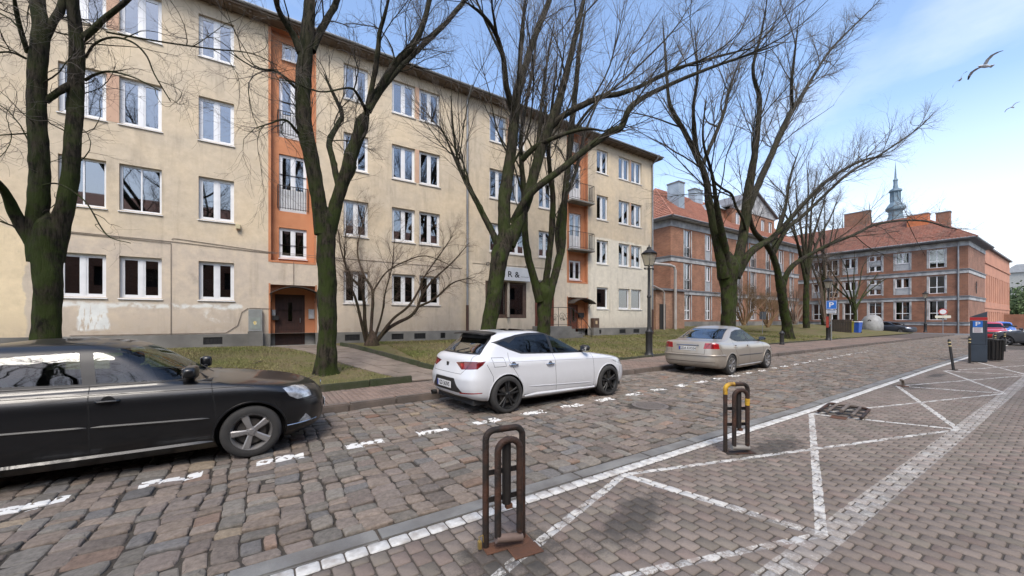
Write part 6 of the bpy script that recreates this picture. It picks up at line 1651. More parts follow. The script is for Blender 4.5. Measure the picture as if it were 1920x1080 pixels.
    number_plate(r, (.845, 0, .45), 'GD 7R206', rz=math.pi/2)
    c.finish(tab, P_)
    return c
def build_civic():
    c = Car('parked_car', 'beige metallic four door sedan with red square tail lights parked beside the street lamp', 'cars parked along the kerb', civic_slices(), nt=70, nsd=70)
    r = c.root; D = (0, -1); P_ = BEIGE
    fw = [(-.34, .93), (-1.34, .955), (-1.42, 1.28), (-1.22, 1.265), (-.85, 1.13)]
    rw = [(-1.44, .957), (-2.08, .975), (-2.32, 1.015), (-2.46, 1.08), (-2.22, 1.22), (-1.95, 1.28), (-1.51, 1.29)]
    hull = [(-.24, .915), (-1.35, .938), (-2.1, .958), (-2.36, 1.0), (-2.53, 1.075), (-2.25, 1.245), (-1.95, 1.305), (-1.4, 1.318), (-1.2, 1.29), (-.82, 1.145)]
    c.carve(hull, D, 2, True); c.carve(shrinkp(fw, .012), D, 3, True); c.carve(shrinkp(rw, .012), D, 4, True)
    c.carve([(-.70, .965), (.70, .965), (.57, 1.30), (-.57, 1.30)], (1, 0), 6)
    c.carve([(-.66, 1.045), (.66, 1.045), (.60, 1.15), (.53, 1.34), (-.53, 1.34), (-.60, 1.15)], (-1, 0), 2, minn=.1); c.carve([(-.64, 1.055), (.64, 1.055), (.58, 1.15), (.515, 1.325), (-.515, 1.325), (-.58, 1.15)], (-1, 0), 7, minn=.1)
    c.carve([(.70, .945), (.43, .955), (.36, .93), (.335, .79), (.735, .785)], (-1, -.35), 8, True)
    c.carve([(.56, .945), (.50, .945), (.47, .80), (.56, .80)], (-1, -.35), 9, True)
    c.carve([(.62, .60), (.42, .62), (.15, .70), (.42, .745), (.62, .70)], D, 11, True, rng_=lambda q: q.x > -.2)
    c.carve([(-.60, .59), (-.60, .70), (-.28, .70), (-.28, .60)], (1, 0), 11); c.carve([(.60, .59), (.60, .70), (.28, .70), (.28, .60)], (1, 0), 11); c.carve([(-.26, .69), (.26, .69), (.26, .60), (-.26, .60)], (1, 0), 13)
    c.carve([(-.36, .865), (.36, .865), (.30, .715), (-.30, .715)], (-1, 0), 14)
    for P in ([(-1.40, .955), (-1.42, .65), (-1.38, .27)], [(-2.44, 1.04), (-2.42, .80), (-2.26, .55), (-2.15, .27)], [(-.38, .93), (-.34, .6), (-.36, .27)], [(-.36, .275), (-2.15, .275)], [(-3.30, .79), (-3.18, .62), (-3.0, .60)], [(.3, .62), (.34, .45)]):
        c.seam(P, D, .008, True)
    c.seam([(-.64, .97), (-.50, .78), (-.49, .635), (.49, .635), (.50, .78), (.64, .97)], (-1, 0), .008); c.seam([(-.74, .405), (.74, .405)], (-1, 0), .012)
    for ax in (0.0, -2.62): c.wheel_arch(ax, .305, .335, P_)
    c.bvh()
    tab = {3: ('front_door_window', car_glass), 4: ('rear_door_window', car_glass), 6: ('windscreen', car_glass), 7: ('rear_window', car_glass_r), 8: ('tail_light', lamp_red), 9: ('reversing_light', lamp_red_d), 11: ('headlight', lamp_clear), 13: ('grille', trim_b), 14: ('plate_recess', P_)}
    for sg in (-1, 1):
        strip_on(c, r, -2.2, -.40, .555, .535, .013, trim_b, 'side_moulding', sg); strip_on(c, r, -2.2, -.4, .25, .25, .022, P_, 'sill', sg)
        door_handle(r, c, -1.56, .80, sg, P_, .15, True); door_handle(r, c, -2.36, .815, sg, P_, .15, True)
        p = c.surf(-.42, .94, sg); car_mirror(r, p, sg, trim_b, .95)
        make_wheel(r, 0, sg*.745, .303, .303, .19, 'cap', alloy, sg, .70); make_wheel(r, -2.62, sg*.745, .303, .303, .19, 'cap', alloy, sg, .70)
    interior(r, -2.7, .6, .48, [(-1.15, (-.34, .34)), (-1.95, (-.36, .36))], w=.52)
    m = MB(); m.box(-.55, -.25, -.62, .62, .70, .92); m.build('dashboard', car_int, r)
    m = MB(); m.box(-2.95, -2.45, -.58, .58, .88, 1.0); m.build('parcel_shelf', car_int, r)
    # bumper with its stepped top edge
    pts = []
    for y in np.linspace(-.80, .80, 25):
        h = c.tree.ray_cast(Vector((-6, y, .595)), Vector((1, 0, 0)))
        if h[0] is not None: pts.append((h[0].x-.012, y, .600))
    m = MB(); m.tube([(-3.05, -.852, .60)]+pts+[(-3.05, .852, .60)], .020, 8); m.build('bumper_step', P_, r, smooth=True)
    m = MB(); m.tube([(c.tree.ray_cast(Vector((-6, y, .87)), Vector((1, 0, 0)))[0].x-.014, y, .880) for y in np.linspace(-.33, .33, 9)], .014, 6); m.build('trunk_garnish', chrome, r, smooth=True)
    xq = c.tree.ray_cast(Vector((-6, 0, .79)), Vector((1, 0, 0)))[0].x
    number_plate(r, (xq-.012, 0, .785), 'GDA KX554', tilt=0)
    m = MB(); m.lathe([(.026, 0), (.032, -.01), (.032, .12), (.02, .12)], (-3.52, .42, .235), 12, axis='x', close=False); m.build('exhaust_pipe', trim_b, r, smooth=True)
    c.finish(tab, P_)
    return c
def build_far_car(label, col_, group, lights='front', tall=1.0):
    S = [(a[0]*.98, a[1], a[2]*.96, *a[3:]) for a in octavia_slices()]
    P_ = paint('far_paint_'+label.split()[0]+'_'+label.split()[1], col_, dirtamt=.1, coat=.6)
    c = Car('parked_car', label, group, S, nt=34, nfr=12, nsd=34, nrr=12, zscale=tall)
    r = c.root; D = (0, -1)
    c.carve([(-.62, .985), (-1.5, 1.0), (-2.3, 1.02), (-2.75, 1.12), (-2.45, 1.28), (-1.95, 1.34), (-1.45, 1.34), (-1.0, 1.2)], D, 3, True)
    c.carve([(-.70, 1.0), (.70, 1.0), (.56, 1.31), (-.56, 1.31)], (1, 0), 6); c.carve([(-.62, 1.07), (.62, 1.07), (.50, 1.29), (-.50, 1.29)], (-1, 0), 7)
    c.carve([(-.82, .62), (-.82, .75), (-.5, .74), (-.48, .63)], (1, 0), 11); c.carve([(.82, .62), (.82, .75), (.5, .74), (.48, .63)], (1, 0), 11); c.carve([(-.4, .68), (.4, .68), (.34, .5), (-.34, .5)], (1, 0), 13)
    c.carve([(-.84, .72), (-.84, .92), (-.52, .92), (-.50, .74)], (-1, 0), 8); c.carve([(.84, .72), (.84, .92), (.52, .92), (.50, .74)], (-1, 0), 8)
    for ax in (0.0, -2.5): c.wheel_arch(ax, .305, .345, P_)
    c.bvh()
    for sg in (-1, 1):
        p = c.surf(-.6, .97, sg); car_mirror(r, p, sg, trim_b, 1)
        for ax in (0, -2.5): make_wheel(r, ax, sg*.77, .305, .305, .2, 'five', alloy, sg, .69)
    interior(r, -3.0, .5, .5, [(-1.0, (-.36, .36))], w=.55)
    number_plate(r, (.86, 0, .45), 'GD 18K', rz=math.pi/2); number_plate(r, (-3.50, 0, .62), 'GD 18K')
    c.finish({3: ('side_window', car_glass_d), 6: ('windscreen', car_glass_d), 7: ('rear_window', car_glass_d), 8: ('tail_light', lamp_red), 11: ('headlight', lamp_clear), 13: ('grille', trim_b)}, P_)
    return c
def place(c, x, y, yaw): c.root.location = (x, y, -.004); c.root.rotation_euler = (0, 0, yaw)
place(build_octavia(), -.10, 6.27, 0.0)
place(build_leon(), 6.12, 6.56, .055)
place(build_civic(), 14.0, 6.88, .072)
p = gnd(1722, 621.5); cz = build_far_car('dark grey estate car parked by the corner brick house', (.03, .035, .045), 'cars parked far down the street'); place(cz, 63.5, 12.6, -math.pi/2-.3)
cr_ = build_far_car('red estate car parked in the far car park', (.42, .012, .02), 'cars parked far down the street'); q = at(1850, 600, 4.9); place(cr_, q.x+1.5, 4.9, 0.10+math.pi)
cb_ = build_far_car('blue estate car parked beyond the red one', (.02, .09, .40), 'cars parked far down the street'); q = at(1873, 600, 5.0); place(cb_, q.x+1, 5.0, .1+math.pi)
cg_ = build_far_car('dark silver car in the far car park at the right edge', (.10, .105, .11), 'cars parked far down the street'); q = at(1905, 600, 3.0); place(cg_, q.x, 3.0, 1.2)
# ================================================================ TREES
def bark_mat(name, c1, c2, moss=(.045, .062, .014), mamt=.8, top=6.0):
    m, n, l, b = nodes_of(name)
    tc = n.new('ShaderNodeTexCoord'); O = tc.outputs['Object']
    def N(s, d=6, r=.6, st=None):
        q = n.new('ShaderNodeTexNoise'); q.inputs['Scale'].default_value = s; q.inputs['Detail'].default_value = d; q.inputs['Roughness'].default_value = r
        if st:
            mp = n.new('ShaderNodeMapping'); mp.inputs['Scale'].default_value = st; l.new(O, mp.inputs[0]); l.new(mp.outputs[0], q.inputs['Vector'])
        else: l.new(O, q.inputs['Vector'])
        return q.outputs['Fac']
    def MR(v, a, b_, c, d):
        q = n.new('ShaderNodeMapRange'); q.inputs[1].default_value = a; q.inputs[2].default_value = b_; q.inputs[3].default_value = c; q.inputs[4].default_value = d; l.new(v, q.inputs[0]); return q.outputs[0]
    r = n.new('ShaderNodeMixRGB'); r.inputs[1].default_value = (*c1, 1); r.inputs[2].default_value = (*c2, 1); l.new(MR(N(15, 8, .75, (1, 1, .2)), .42, .58, 0, 1), r.inputs[0])
    s = n.new('ShaderNodeSeparateXYZ'); l.new(O, s.inputs[0])
    mu = n.new('ShaderNodeMath'); mu.operation = 'MULTIPLY'; l.new(MR(N(2.2, 6, .65), .42, .56, 0, mamt), mu.inputs[0]); l.new(MR(s.outputs[2], top*.6, top*1.5, 1, .15), mu.inputs[1])
    q = n.new('ShaderNodeMixRGB'); q.inputs[2].default_value = (*moss, 1); l.new(mu.outputs[0], q.inputs[0]); l.new(r.outputs[0], q.inputs[1]); l.new(q.outputs[0], b.inputs['Base Color'])
    b.inputs['Roughness'].default_value = .95; b.inputs['Specular IOR Level'].default_value = .15
    bu = n.new('ShaderNodeBump'); bu.inputs['Strength'].default_value = 1.0; bu.inputs['Distance'].default_value = .06
    l.new(N(15, 8, .8, (1, 1, .2)), bu.inputs['Height']); l.new(bu.outputs[0], b.inputs['Normal'])
    return m
bark = bark_mat('tree_bark', (.052, .043, .031), (.011, .010, .007), moss=(.036, .052, .011))
twig_m = pmat('twig', (.115, .098, .080), (.078, .066, .056), scale=3, rough=.9)
twig_t = pmat('shrub_twig', (.20, .145, .105), (.13, .092, .068), scale=3, rough=.9)

def smooth_line(P, Rr, per=5):
    """catmull through points (n,3), radii"""
    A = np.concatenate([np.array(P, float), np.array(Rr, float)[:, None]], 1); out = []
    n = len(A)
    for i in range(n-1):
        p0 = A[i-1] if i else 2*A[0]-A[1]; p1, p2 = A[i], A[i+1]; p3 = A[i+2] if i+2 < n else 2*A[n-1]-A[n-2]
        for k in range(per):
            f = k/per; out.append(.5*((2*p1)+(-p0+p2)*f+(2*p0-5*p1+4*p2-p3)*f*f+(-p0+3*p1-3*p2+p3)*f**3))
    out.append(A[-1]); out = np.array(out); out[:, 3] = np.maximum(out[:, 3], .002)
    return out[:, :3], out[:, 3]

def tubes_np(P, Rr, k):
    """batch of polylines P (b,n,3), radii (b,n) -> vertices, faces"""
    b, n, _ = P.shape
    T = np.empty_like(P); T[:, 1:-1] = P[:, 2:]-P[:, :-2]; T[:, 0] = P[:, 1]-P[:, 0]; T[:, -1] = P[:, -1]-P[:, -2]
    T /= np.linalg.norm(T, axis=2, keepdims=True)+1e-9
    ref = np.where(np.abs(T[:, :1, 2:3]) > .9, np.array([1., 0, 0]), np.array([0, 0, 1.])); ref = np.broadcast_to(ref, T.shape)
    U = np.cross(T, ref); U /= np.linalg.norm(U, axis=2, keepdims=True)+1e-9; W = np.cross(T, U)
    a = np.arange(k)*2*np.pi/k
    V = P[:, :, None, :]+(U[:, :, None, :]*np.cos(a)[None, None, :, None]+W[:, :, None, :]*np.sin(a)[None, None, :, None])*Rr[:, :, None, None]
    V = V.reshape(-1, 3)
    base = (np.arange(b)*n*k)[:, None, None]+(np.arange(n-1)*k)[None, :, None]; j = np.arange(k)[None, None, :]; j2 = (np.arange(k)+1) % k; j2 = j2[None, None, :]
    F = np.stack([base+j, base+j2, base+k+j2, base+k+j], -1).reshape(-1, 4)
    return V, F
def np_mesh(name, V, F, mats, mi=None, smooth=True):
    me = bpy.data.meshes.new(name); me.vertices.add(len(V)); me.vertices.foreach_set('co', V.astype(np.float32).ravel())
    me.loops.add(F.size); me.loops.foreach_set('vertex_index', F.astype(np.int32).ravel())
    me.polygons.add(len(F)); me.polygons.foreach_set('loop_start', (np.arange(len(F))*F.shape[1]).astype(np.int32))
    try: me.polygons.foreach_set('loop_total', np.full(len(F), F.shape[1], np.int32))
    except Exception: pass
    for m_ in mats: me.materials.append(m_)
    me.polygons.foreach_set('use_smooth', [smooth]*len(F)); me.update(calc_edges=True); me.validate(); return me

def trunk_tube(P, Rr, k=14, rough=.10, seed=0, flare=None, knots=5):
    """a single limb with lumpy girth, furrow ribs and knots"""
    rg = np.random.default_rng(seed); n = len(P)
    seg = np.linalg.norm(np.diff(P, axis=0), axis=1); cum = np.concatenate([[0], np.cumsum(seg)]); L = cum[-1]
    m_ = int(min(110, max(n, L/max(.05, float(np.mean(Rr))*.55)))); s_ = np.linspace(0, L, m_)
    P = np.stack([np.interp(s_, cum, P[:, c]) for c in range(3)], 1); Rr = np.interp(s_, cum, Rr); n = m_
    T = np.gradient(P, axis=0); T /= np.linalg.norm(T, axis=1, keepdims=True)+1e-9
    u = np.cross(T[0], [0, 0, 1.])
    if np.linalg.norm(u) < .15: u = np.cross(T[0], [0, 1., 0])
    u /= np.linalg.norm(u); ph = rg.uniform(0, 6.28, 9); a = np.arange(k)*2*np.pi/k; V = np.empty((n, k, 3))
    kn = [(rg.uniform(.05, .95)*L, rg.uniform(0, 6.28), rg.uniform(.08, .26), rg.uniform(.7, 1.6)) for _ in range(knots)]
    for i in range(n):
        ln = s_[i]; u = u-T[i]*u.dot(T[i]); u /= np.linalg.norm(u); w = np.cross(T[i], u)
        q = 1+rough*(.5*np.sin(2*a+ph[0]+ln*.9)+.35*np.sin(3*a+ph[1]-ln*1.7)+.3*np.sin(5*a+ph[2]+ln*2.6)+.4*np.sin(ln*5.1+ph[3]+a)+.25*np.sin(9*a+ph[5]+ln*3.3)+.22*np.sin(ln*11+ph[6]+3*a)+.2*np.sin(ln*17+ph[7]-4*a))
        for (kl, ka_, ks_, kh) in kn:
            da = (a-ka_+np.pi) % (2*np.pi)-np.pi; r_ = Rr[i]; q = q+ks_*np.exp(-((ln-kl)/(r_*kh))**2-(da/.6)**2)
        if flare is not None: q = q+math.exp(-ln/flare[0])*flare[1]*(.55+.45*np.sin(4*a+ph[4])+.25*np.sin(7*a+ph[5]))
        V[i] = P[i]+(u[None]*np.cos(a)[:, None]+w[None]*np.sin(a)[:, None])*(Rr[i]*q)[:, None]
    j = np.arange(k); F = np.concatenate([np.stack([i*k+j, i*k+(j+1) % k, (i+1)*k+(j+1) % k, (i+1)*k+j], 1) for i in range(n-1)])
    return V.reshape(-1, 3), F
def spawn(P, Rr, count, L, ang, up, n, rk, rg, tmin=.2, taper=.25, wander=.12, lratio=None, tend=1.0, bias=None):
    """children for a batch of parents. P (b,n0,3)"""
    b, n0, _ = P.shape
    idx = rg.integers(0, b, count) if lratio is None else rg.choice(b, count, p=lratio/lratio.sum())
    t = tmin+(tend-tmin)*rg.uniform(0, 1, count)**.85; f = t*(n0-1); i0 = np.clip(f.astype(int), 0, n0-2); fr = (f-i0)[:, None]
    p = P[idx, i0]*(1-fr)+P[idx, i0+1]*fr; d = P[idx, i0+1]-P[idx, i0]; d /= np.linalg.norm(d, axis=1, keepdims=True)+1e-9
    r0 = Rr[idx, i0]*(1-fr[:, 0])+Rr[idx, i0+1]*fr[:, 0]
    q = rg.normal(0, 1, (count, 3)); q -= d*(q*d).sum(1, keepdims=True); q /= np.linalg.norm(q, axis=1, keepdims=True)
    a = rg.uniform(ang[0], ang[1], count)[:, None]; dr = d*np.cos(a)+q*np.sin(a); dr[:, 2] += up*rg.uniform(.3, 1.2, count)
    if bias is not None: dr += np.array(bias)[None, :]*rg.uniform(0, 1, (count, 1))
    dr /= np.linalg.norm(dr, axis=1, keepdims=True)
    Ln = rg.uniform(L[0], L[1], count)*(1.15-.5*t); rr = np.minimum(r0*rk, rg.uniform(.75, 1.2, count)*Ln*.0085+.0013)
    C = np.empty((count, n, 3)); C[:, 0] = p; st = Ln/(n-1); w = rg.normal(0, wander, (count, 3))
    for k in range(1, n):
        C[:, k] = C[:, k-1]+dr*st[:, None]
        w = w*.5+rg.normal(0, wander, (count, 3)); dr = dr+w; dr[:, 2] += up*.22; dr /= np.linalg.norm(dr, axis=1, keepdims=True)
    RR = rr[:, None]*(1-(1-taper)*np.linspace(0, 1, n)[None, :])
    return C, np.maximum(RR, .0016)

def limb_px(pts, Y, rs=None):
    """traced limb: (px, py, radius px[, dY]) on the upright plane Y"""
    P = []; Rr = []
    for q in pts:
        dy = q[3] if len(q) > 3 else 0
        p = at(q[0], q[1], Y+dy); d = p.x*CT+p.y*ST
        P.append(p[:]); Rr.append(q[2]/720*d*.80/(1.0+((q[0]-960)/720)**2)**.5)
    return P, Rr
def make_tree(name, label, Y, trunk, limbs, seed, l1=60, l2=500, l3=2600, L=((1.2, 3.2), (.6, 1.6), (.3, .9)), up=.35, group='bare street trees on the lawn', mat=None, tw=None,
              flare=(.22, .8), cat='tree', zbase=None, angs=((.3, .75), (.3, .8), (.35, .95)), wander=.08, minr=0.0, tmin1=.25, exc=None, twr=1.0, lscale=1.0):
    mat = mat or bark; tw = tw or twig_m; rg = np.random.default_rng(seed)
    P, Rr = limb_px(trunk, Y); P = np.array(P)
    base = Vector(P[0]); zb = base.z if zbase is None else zbase
    if zbase is not None: P[0][2] = zbase-.15
    o = empty(name, (base.x, base.y, zb), 0, label, cat, group); off = np.array([base.x, base.y, zb])
    dv = P[-1]-P[-2]; dv /= np.linalg.norm(dv); P = np.concatenate([P, [P[-1]+dv*Rr[-1]*.8, P[-1]+dv*Rr[-1]*1.5]]); Rr = list(Rr)+[Rr[-1]*.62, Rr[-1]*.06]
    Ps, Rs = smooth_line(P-off, Rr, 7); V, F = trunk_tube(Ps, Rs, 30, .085, seed, flare, 12)
    me = np_mesh('trunk', np.array(V), np.array(F), [mat]); link_mesh('trunk', me, o)
    paths = []
    for li, lb in enumerate(limbs):
        # each limb drifts out of the plane so that the crown has depth
        side = rg.uniform(-1, 1); ln = 0; q = []
        for i, e in enumerate(lb):
            if len(e) > 3: q.append(e); continue
            dz = side*min(i*.42, 2.4)*(.9 if i else 0)
            q.append((e[0], e[1], e[2], dz))
        lp, lr = limb_px(q, Y); lr = [x*lscale for x in lr]; lr = list(lr); lr[-1] = min(lr[-1], .012); a, r = smooth_line(np.array(lp)-off, lr, 6)
        V, F = trunk_tube(a, r, 14 if r[0] > .06 else 8, .09, seed+li+1, None, 7)
        link_mesh('limb', np_mesh('limb', np.array(V), np.array(F), [mat]), o)
        # resample for spawning
        s = np.linspace(0, len(a)-1, 12); i0 = np.clip(s.astype(int), 0, len(a)-2); fr = (s-i0)[:, None]
        paths.append((a[i0]*(1-fr)+a[i0+1]*fr, r[i0]*(1-fr[:, 0])+r[i0+1]*fr[:, 0]))
    P0 = np.array([p[0] for p in paths]); R0 = np.array([p[1] for p in paths])
    ln = np.linalg.norm(np.diff(P0, axis=1), axis=2).sum(1)
    C1, q1 = spawn(P0, R0, l1, L[0], angs[0], up, 9, .62, rg, tmin=tmin1, wander=wander, lratio=ln)
    k1 = np.linalg.norm(np.diff(C1, axis=1), axis=2).sum(1)
    C2, q2 = spawn(np.concatenate([C1, C1, P0[:, ::1][:, 3:12]]) if False else C1, q1, l2, L[1], angs[1], up*.6, 6, .7, rg, tmin=.15, wander=wander, lratio=k1)
    k2 = np.linalg.norm(np.diff(C2, axis=1), axis=2).sum(1)
    C3, q3 = spawn(C2, q2, l3, L[2], angs[2], up*.4, 4, .75, rg, tmin=.1, wander=wander*1.1, lratio=k2)
    for nm, C, q, k, stf in (('branches', C1, q1, 6, True), ('twigs', np.zeros((0, 2, 3)), None, 4, True)):
        if len(C) == 0: continue
        V, F = tubes_np(C, q*twr, k); b_ = link_mesh(nm, np_mesh(nm, V, F, [mat]), o); b_['kind'] = 'stuff'
    V2, F2 = tubes_np(C2, q2*twr, 4); V3, F3 = tubes_np(C3, q3*twr, 3)
    F3q = F3+len(V2); b_ = link_mesh('twigs', np_mesh('twigs', np.concatenate([V2, V3]), np.concatenate([F2, F3q]), [tw]), o); b_['kind'] = 'stuff'
    return o

T1 = make_tree('bare_tree', 'thick mossy bare tree with two parallel stems behind the black car', 11.0,
    [(90, 770, 44), (89, 700, 38), (89, 640, 36), (90, 560, 36), (88, 500, 39), (86, 460, 42), (88, 425, 38)],
    [[(74, 490, 30, 0), (66, 435, 27, 0), (72, 380, 29, 0), (74, 330, 28, 0), (72, 250, 27, 0), (68, 190, 27, 0), (72, 120, 26, 0), (77, 50, 23, 0), (70, 0, 20, .1), (66, -120, 15, .3), (72, -260, 8, .6)],
     [(100, 490, 30, 0), (110, 430, 28, 0), (124, 380, 24, 0), (134, 300, 22, 0), (141, 210, 21, .1), (143, 130, 21, .1), (142, 60, 19, .1), (136, 0, 17, 0), (126, -120, 12, -.2), (142, -260, 6, -.5)],
     [(92, 520, 20, 0), (74, 478, 22, 0), (46, 432, 21, 0), (26, 398, 19, -.1), (12, 365, 14, -.3), (-8, 340, 12, -.6), (-60, 290, 9, -1.2)],
     [(85, 190, 11, 0), (104, 176, 10, 0), (122, 165, 11, 0), (136, 150, 12, .1)],
     [(82, 80, 12, 0), (100, 40, 11, 0), (117, 5, 11, .1), (135, -90, 8, .4), (150, -200, 4, .8)],
     [(150, 75, 12, .1), (172, 58, 10, 0), (192, 38, 9, -.1), (215, 20, 8, -.3), (243, -4, 7, -.5), (290, -60, 4, -.8)],
     [(52, 100, 8, 0), (40, 60, 8, -.2), (30, 20, 7, -.4), (22, -40, 5, -.8)],
     [(160, 108, 4, 0), (178, 82, 3.5, -.2), (212, 70, 3, -.4), (250, 80, 3, -.6), (275, 105, 2.5, -.7), (290, 140, 2, -.8), (320, 190, 1.5, -.9)],
     [(160, 150, 5, 0), (178, 140, 4, -.3), (205, 134, 3, -.5), (250, 145, 2.2, -.8), (300, 170, 1.5, -1.0)],
     [(48, 110, 3, 0), (20, 98, 3, -.3), (-10, 100, 3, -.6), (-40, 110, 2, -.9)],
     [(200, 60, 3, -.2), (300, 78, 2.4, -.5), (400, 92, 2, -.8), (470, 100, 1.5, -1), (520, 122, 1, -1.2)],
     [(70, 350, 3, 0), (110, 345, 2.6, -.4), (160, 378, 2.2, -.7), (200, 440, 1.8, -.9), (245, 456, 1.2, -1)],
     [(55, 250, 3, 0), (20, 252, 2.6, -.4), (-20, 255, 2, -.6)]],
    11, l1=70, l2=420, l3=1500, L=((.7, 2.0), (.35, 1.0), (.2, .55)), up=.02, wander=.22, flare=(.25, .5), zbase=.22, angs=((.4, 1.2), (.4, 1.2), (.4, 1.2)))
T2 = make_tree('bare_tree', 'mossy bare tree forking low, on bare earth left of the garden path', 10.75,
    [(611, 712, 27), (611, 690, 22), (614, 640, 21), (614, 560, 22), (613, 490, 22), (612, 440, 23), (612, 410, 22)],
    [[(604, 440, 19, 0), (600, 395, 19, 0), (590, 330, 19, 0), (574, 250, 19, 0), (567, 190, 18, 0), (570, 130, 18, 0), (577, 60, 15, 0), (581, 0, 13, .1), (585, -120, 8, .4)],
     [(564, 100, 11, 0), (552, 70, 9, 0), (537, 45, 8, -.1), (522, 18, 7, -.3), (512, -25, 6, -.6), (495, -110, 3, -1)],
     [(584, 95, 11, 0), (600, 60, 9, .1), (617, 30, 8, .2), (633, -5, 7, .4), (660, -110, 4, .8)],
     [(618, 435, 17, 0), (632, 380, 15, 0), (650, 320, 15, -.1), (668, 265, 14, -.2), (680, 230, 14, -.2), (692, 200, 13, -.3)],
     [(690, 208, 9, -.3), (705, 178, 8, -.3), (722, 148, 8, -.4), (745, 115, 8, -.5), (768, 92, 8, -.6), (787, 60, 7, -.6), (802, 15, 6, -.5), (812, -45, 5, -.4), (830, -130, 3, 0)],
     [(694, 200, 8, -.3), (715, 168, 7, -.2), (740, 138, 6, 0), (765, 112, 6, .2), (800, 78, 6, .4), (832, 48, 5, .7), (862, 12, 5, 1), (905, -35, 3, 1.4)],
     [(690, 200, 7, -.3), (700, 150, 6, -.5), (708, 100, 6, -.7), (712, 60, 5, -.8), (722, 25, 4, -1), (736, -30, 3, -1.2)],
     [(634, 345, 8, 0), (624, 300, 7, .4), (618, 266, 7, .8), (634, 232, 6, 1.1), (641, 213, 5, 1.2), (622, 170, 4, 1.5), (606, 135, 3, 1.8)],
     [(690, 215, 5, -.3), (672, 180, 3.5, -.8), (655, 165, 2.5, -1.2), (600, 172, 2, -1.8), (540, 150, 1.3, -2.2)],
     [(560, 170, 4, 0), (520, 135, 3, -.6), (480, 128, 2.2, -1.1), (430, 98, 1.6, -1.6)],
     [(560, 250, 4, 0), (535, 225, 3, -.6), (505, 232, 2, -1.2), (480, 240, 1.4, -1.5)]],
    22, l1=110, l2=900, l3=3400, L=((.8, 2.6), (.4, 1.2), (.2, .65)), up=.12, wander=.17, zbase=.2)
T3 = make_tree('bare_tree', 'leaning mossy bare tree by the white shop sign, long limb reaching right', 11.3,
    [(908, 690, 21), (912, 640, 18), (917, 610, 17), (925, 565, 18), (930, 525, 19), (935, 495, 20), (943, 465, 20), (950, 440, 19)],
    [[(948, 470, 16, 0), (946, 420, 15, 0), (946, 370, 14, .1), (955, 310, 12, .2), (962, 250, 12, .2), (966, 205, 11, .3), (972, 165, 10, .3), (986, 120, 8, .5), (1006, 60, 7, .7), (1030, 0, 6, 1), (1052, -70, 4, 1.3)],
     [(965, 215, 8, .3), (950, 165, 7, .1), (945, 115, 6, -.1), (930, 65, 5, -.4), (905, 28, 4, -.7), (868, 0, 3, -1)],
     [(966, 205, 6, .3), (975, 120, 5, .8), (980, 50, 5, 1.2), (985, -10, 4, 1.6)],
     [(954, 460, 15, 0), (970, 420, 13, -.1), (990, 370, 12, -.2), (1003, 320, 12, -.3), (1018, 270, 12, -.4), (1036, 222, 12, -.5), (1050, 185, 9, -.5), (1066, 120, 7, -.5), (1082, 55, 6, -.4), (1094, 0, 5, -.3), (1106, -70, 3, 0)],
     [(1030, 240, 8, -.5), (1058, 216, 7, -.8), (1095, 196, 7, -1.1), (1130, 181, 6, -1.4), (1160, 176, 6, -1.6), (1200, 162, 5, -1.9), (1265, 130, 4, -2.3), (1350, 105, 3, -2.8), (1430, 85, 2, -3.2)],
     [(962, 420, 10, 0), (982, 378, 8, -.4), (1015, 345, 8, -.8), (1052, 318, 8, -1.1), (1092, 285, 8, -1.4), (1145, 247, 8, -1.8), (1165, 238, 8, -1.9), (1184, 200, 7, -2.1), (1235, 168, 5, -2.5), (1330, 128, 4, -3.2), (1400, 104, 2.6, -3.8), (1470, 80, 1.5, -4.3)],
     [(978, 300, 7, .1), (1005, 275, 6, -.3), (1040, 258, 5, -.8), (1095, 242, 4, -1.3), (1145, 248, 4, -1.8)],
     [(940, 475, 10, 0), (925, 440, 8, .2), (905, 400, 7, .5), (884, 360, 6, .8), (868, 330, 5, 1), (850, 290, 3, 1.2), (828, 240, 2, 1.4)],
     [(1002, 320, 7, -.3), (1010, 260, 5, .3), (1015, 200, 4, .8), (1025, 120, 3, 1.3), (1040, 40, 2, 1.7)],
     [(872, 335, 3, .9), (858, 300, 2.4, .7), (850, 240, 2, .5), (845, 180, 1.5, .3)]],
    33, l1=105, l2=900, l3=4200, L=((1.8, 5.2), (.9, 2.5), (.4, 1.1)), up=.26, zbase=.25, flare=(.3, .25))
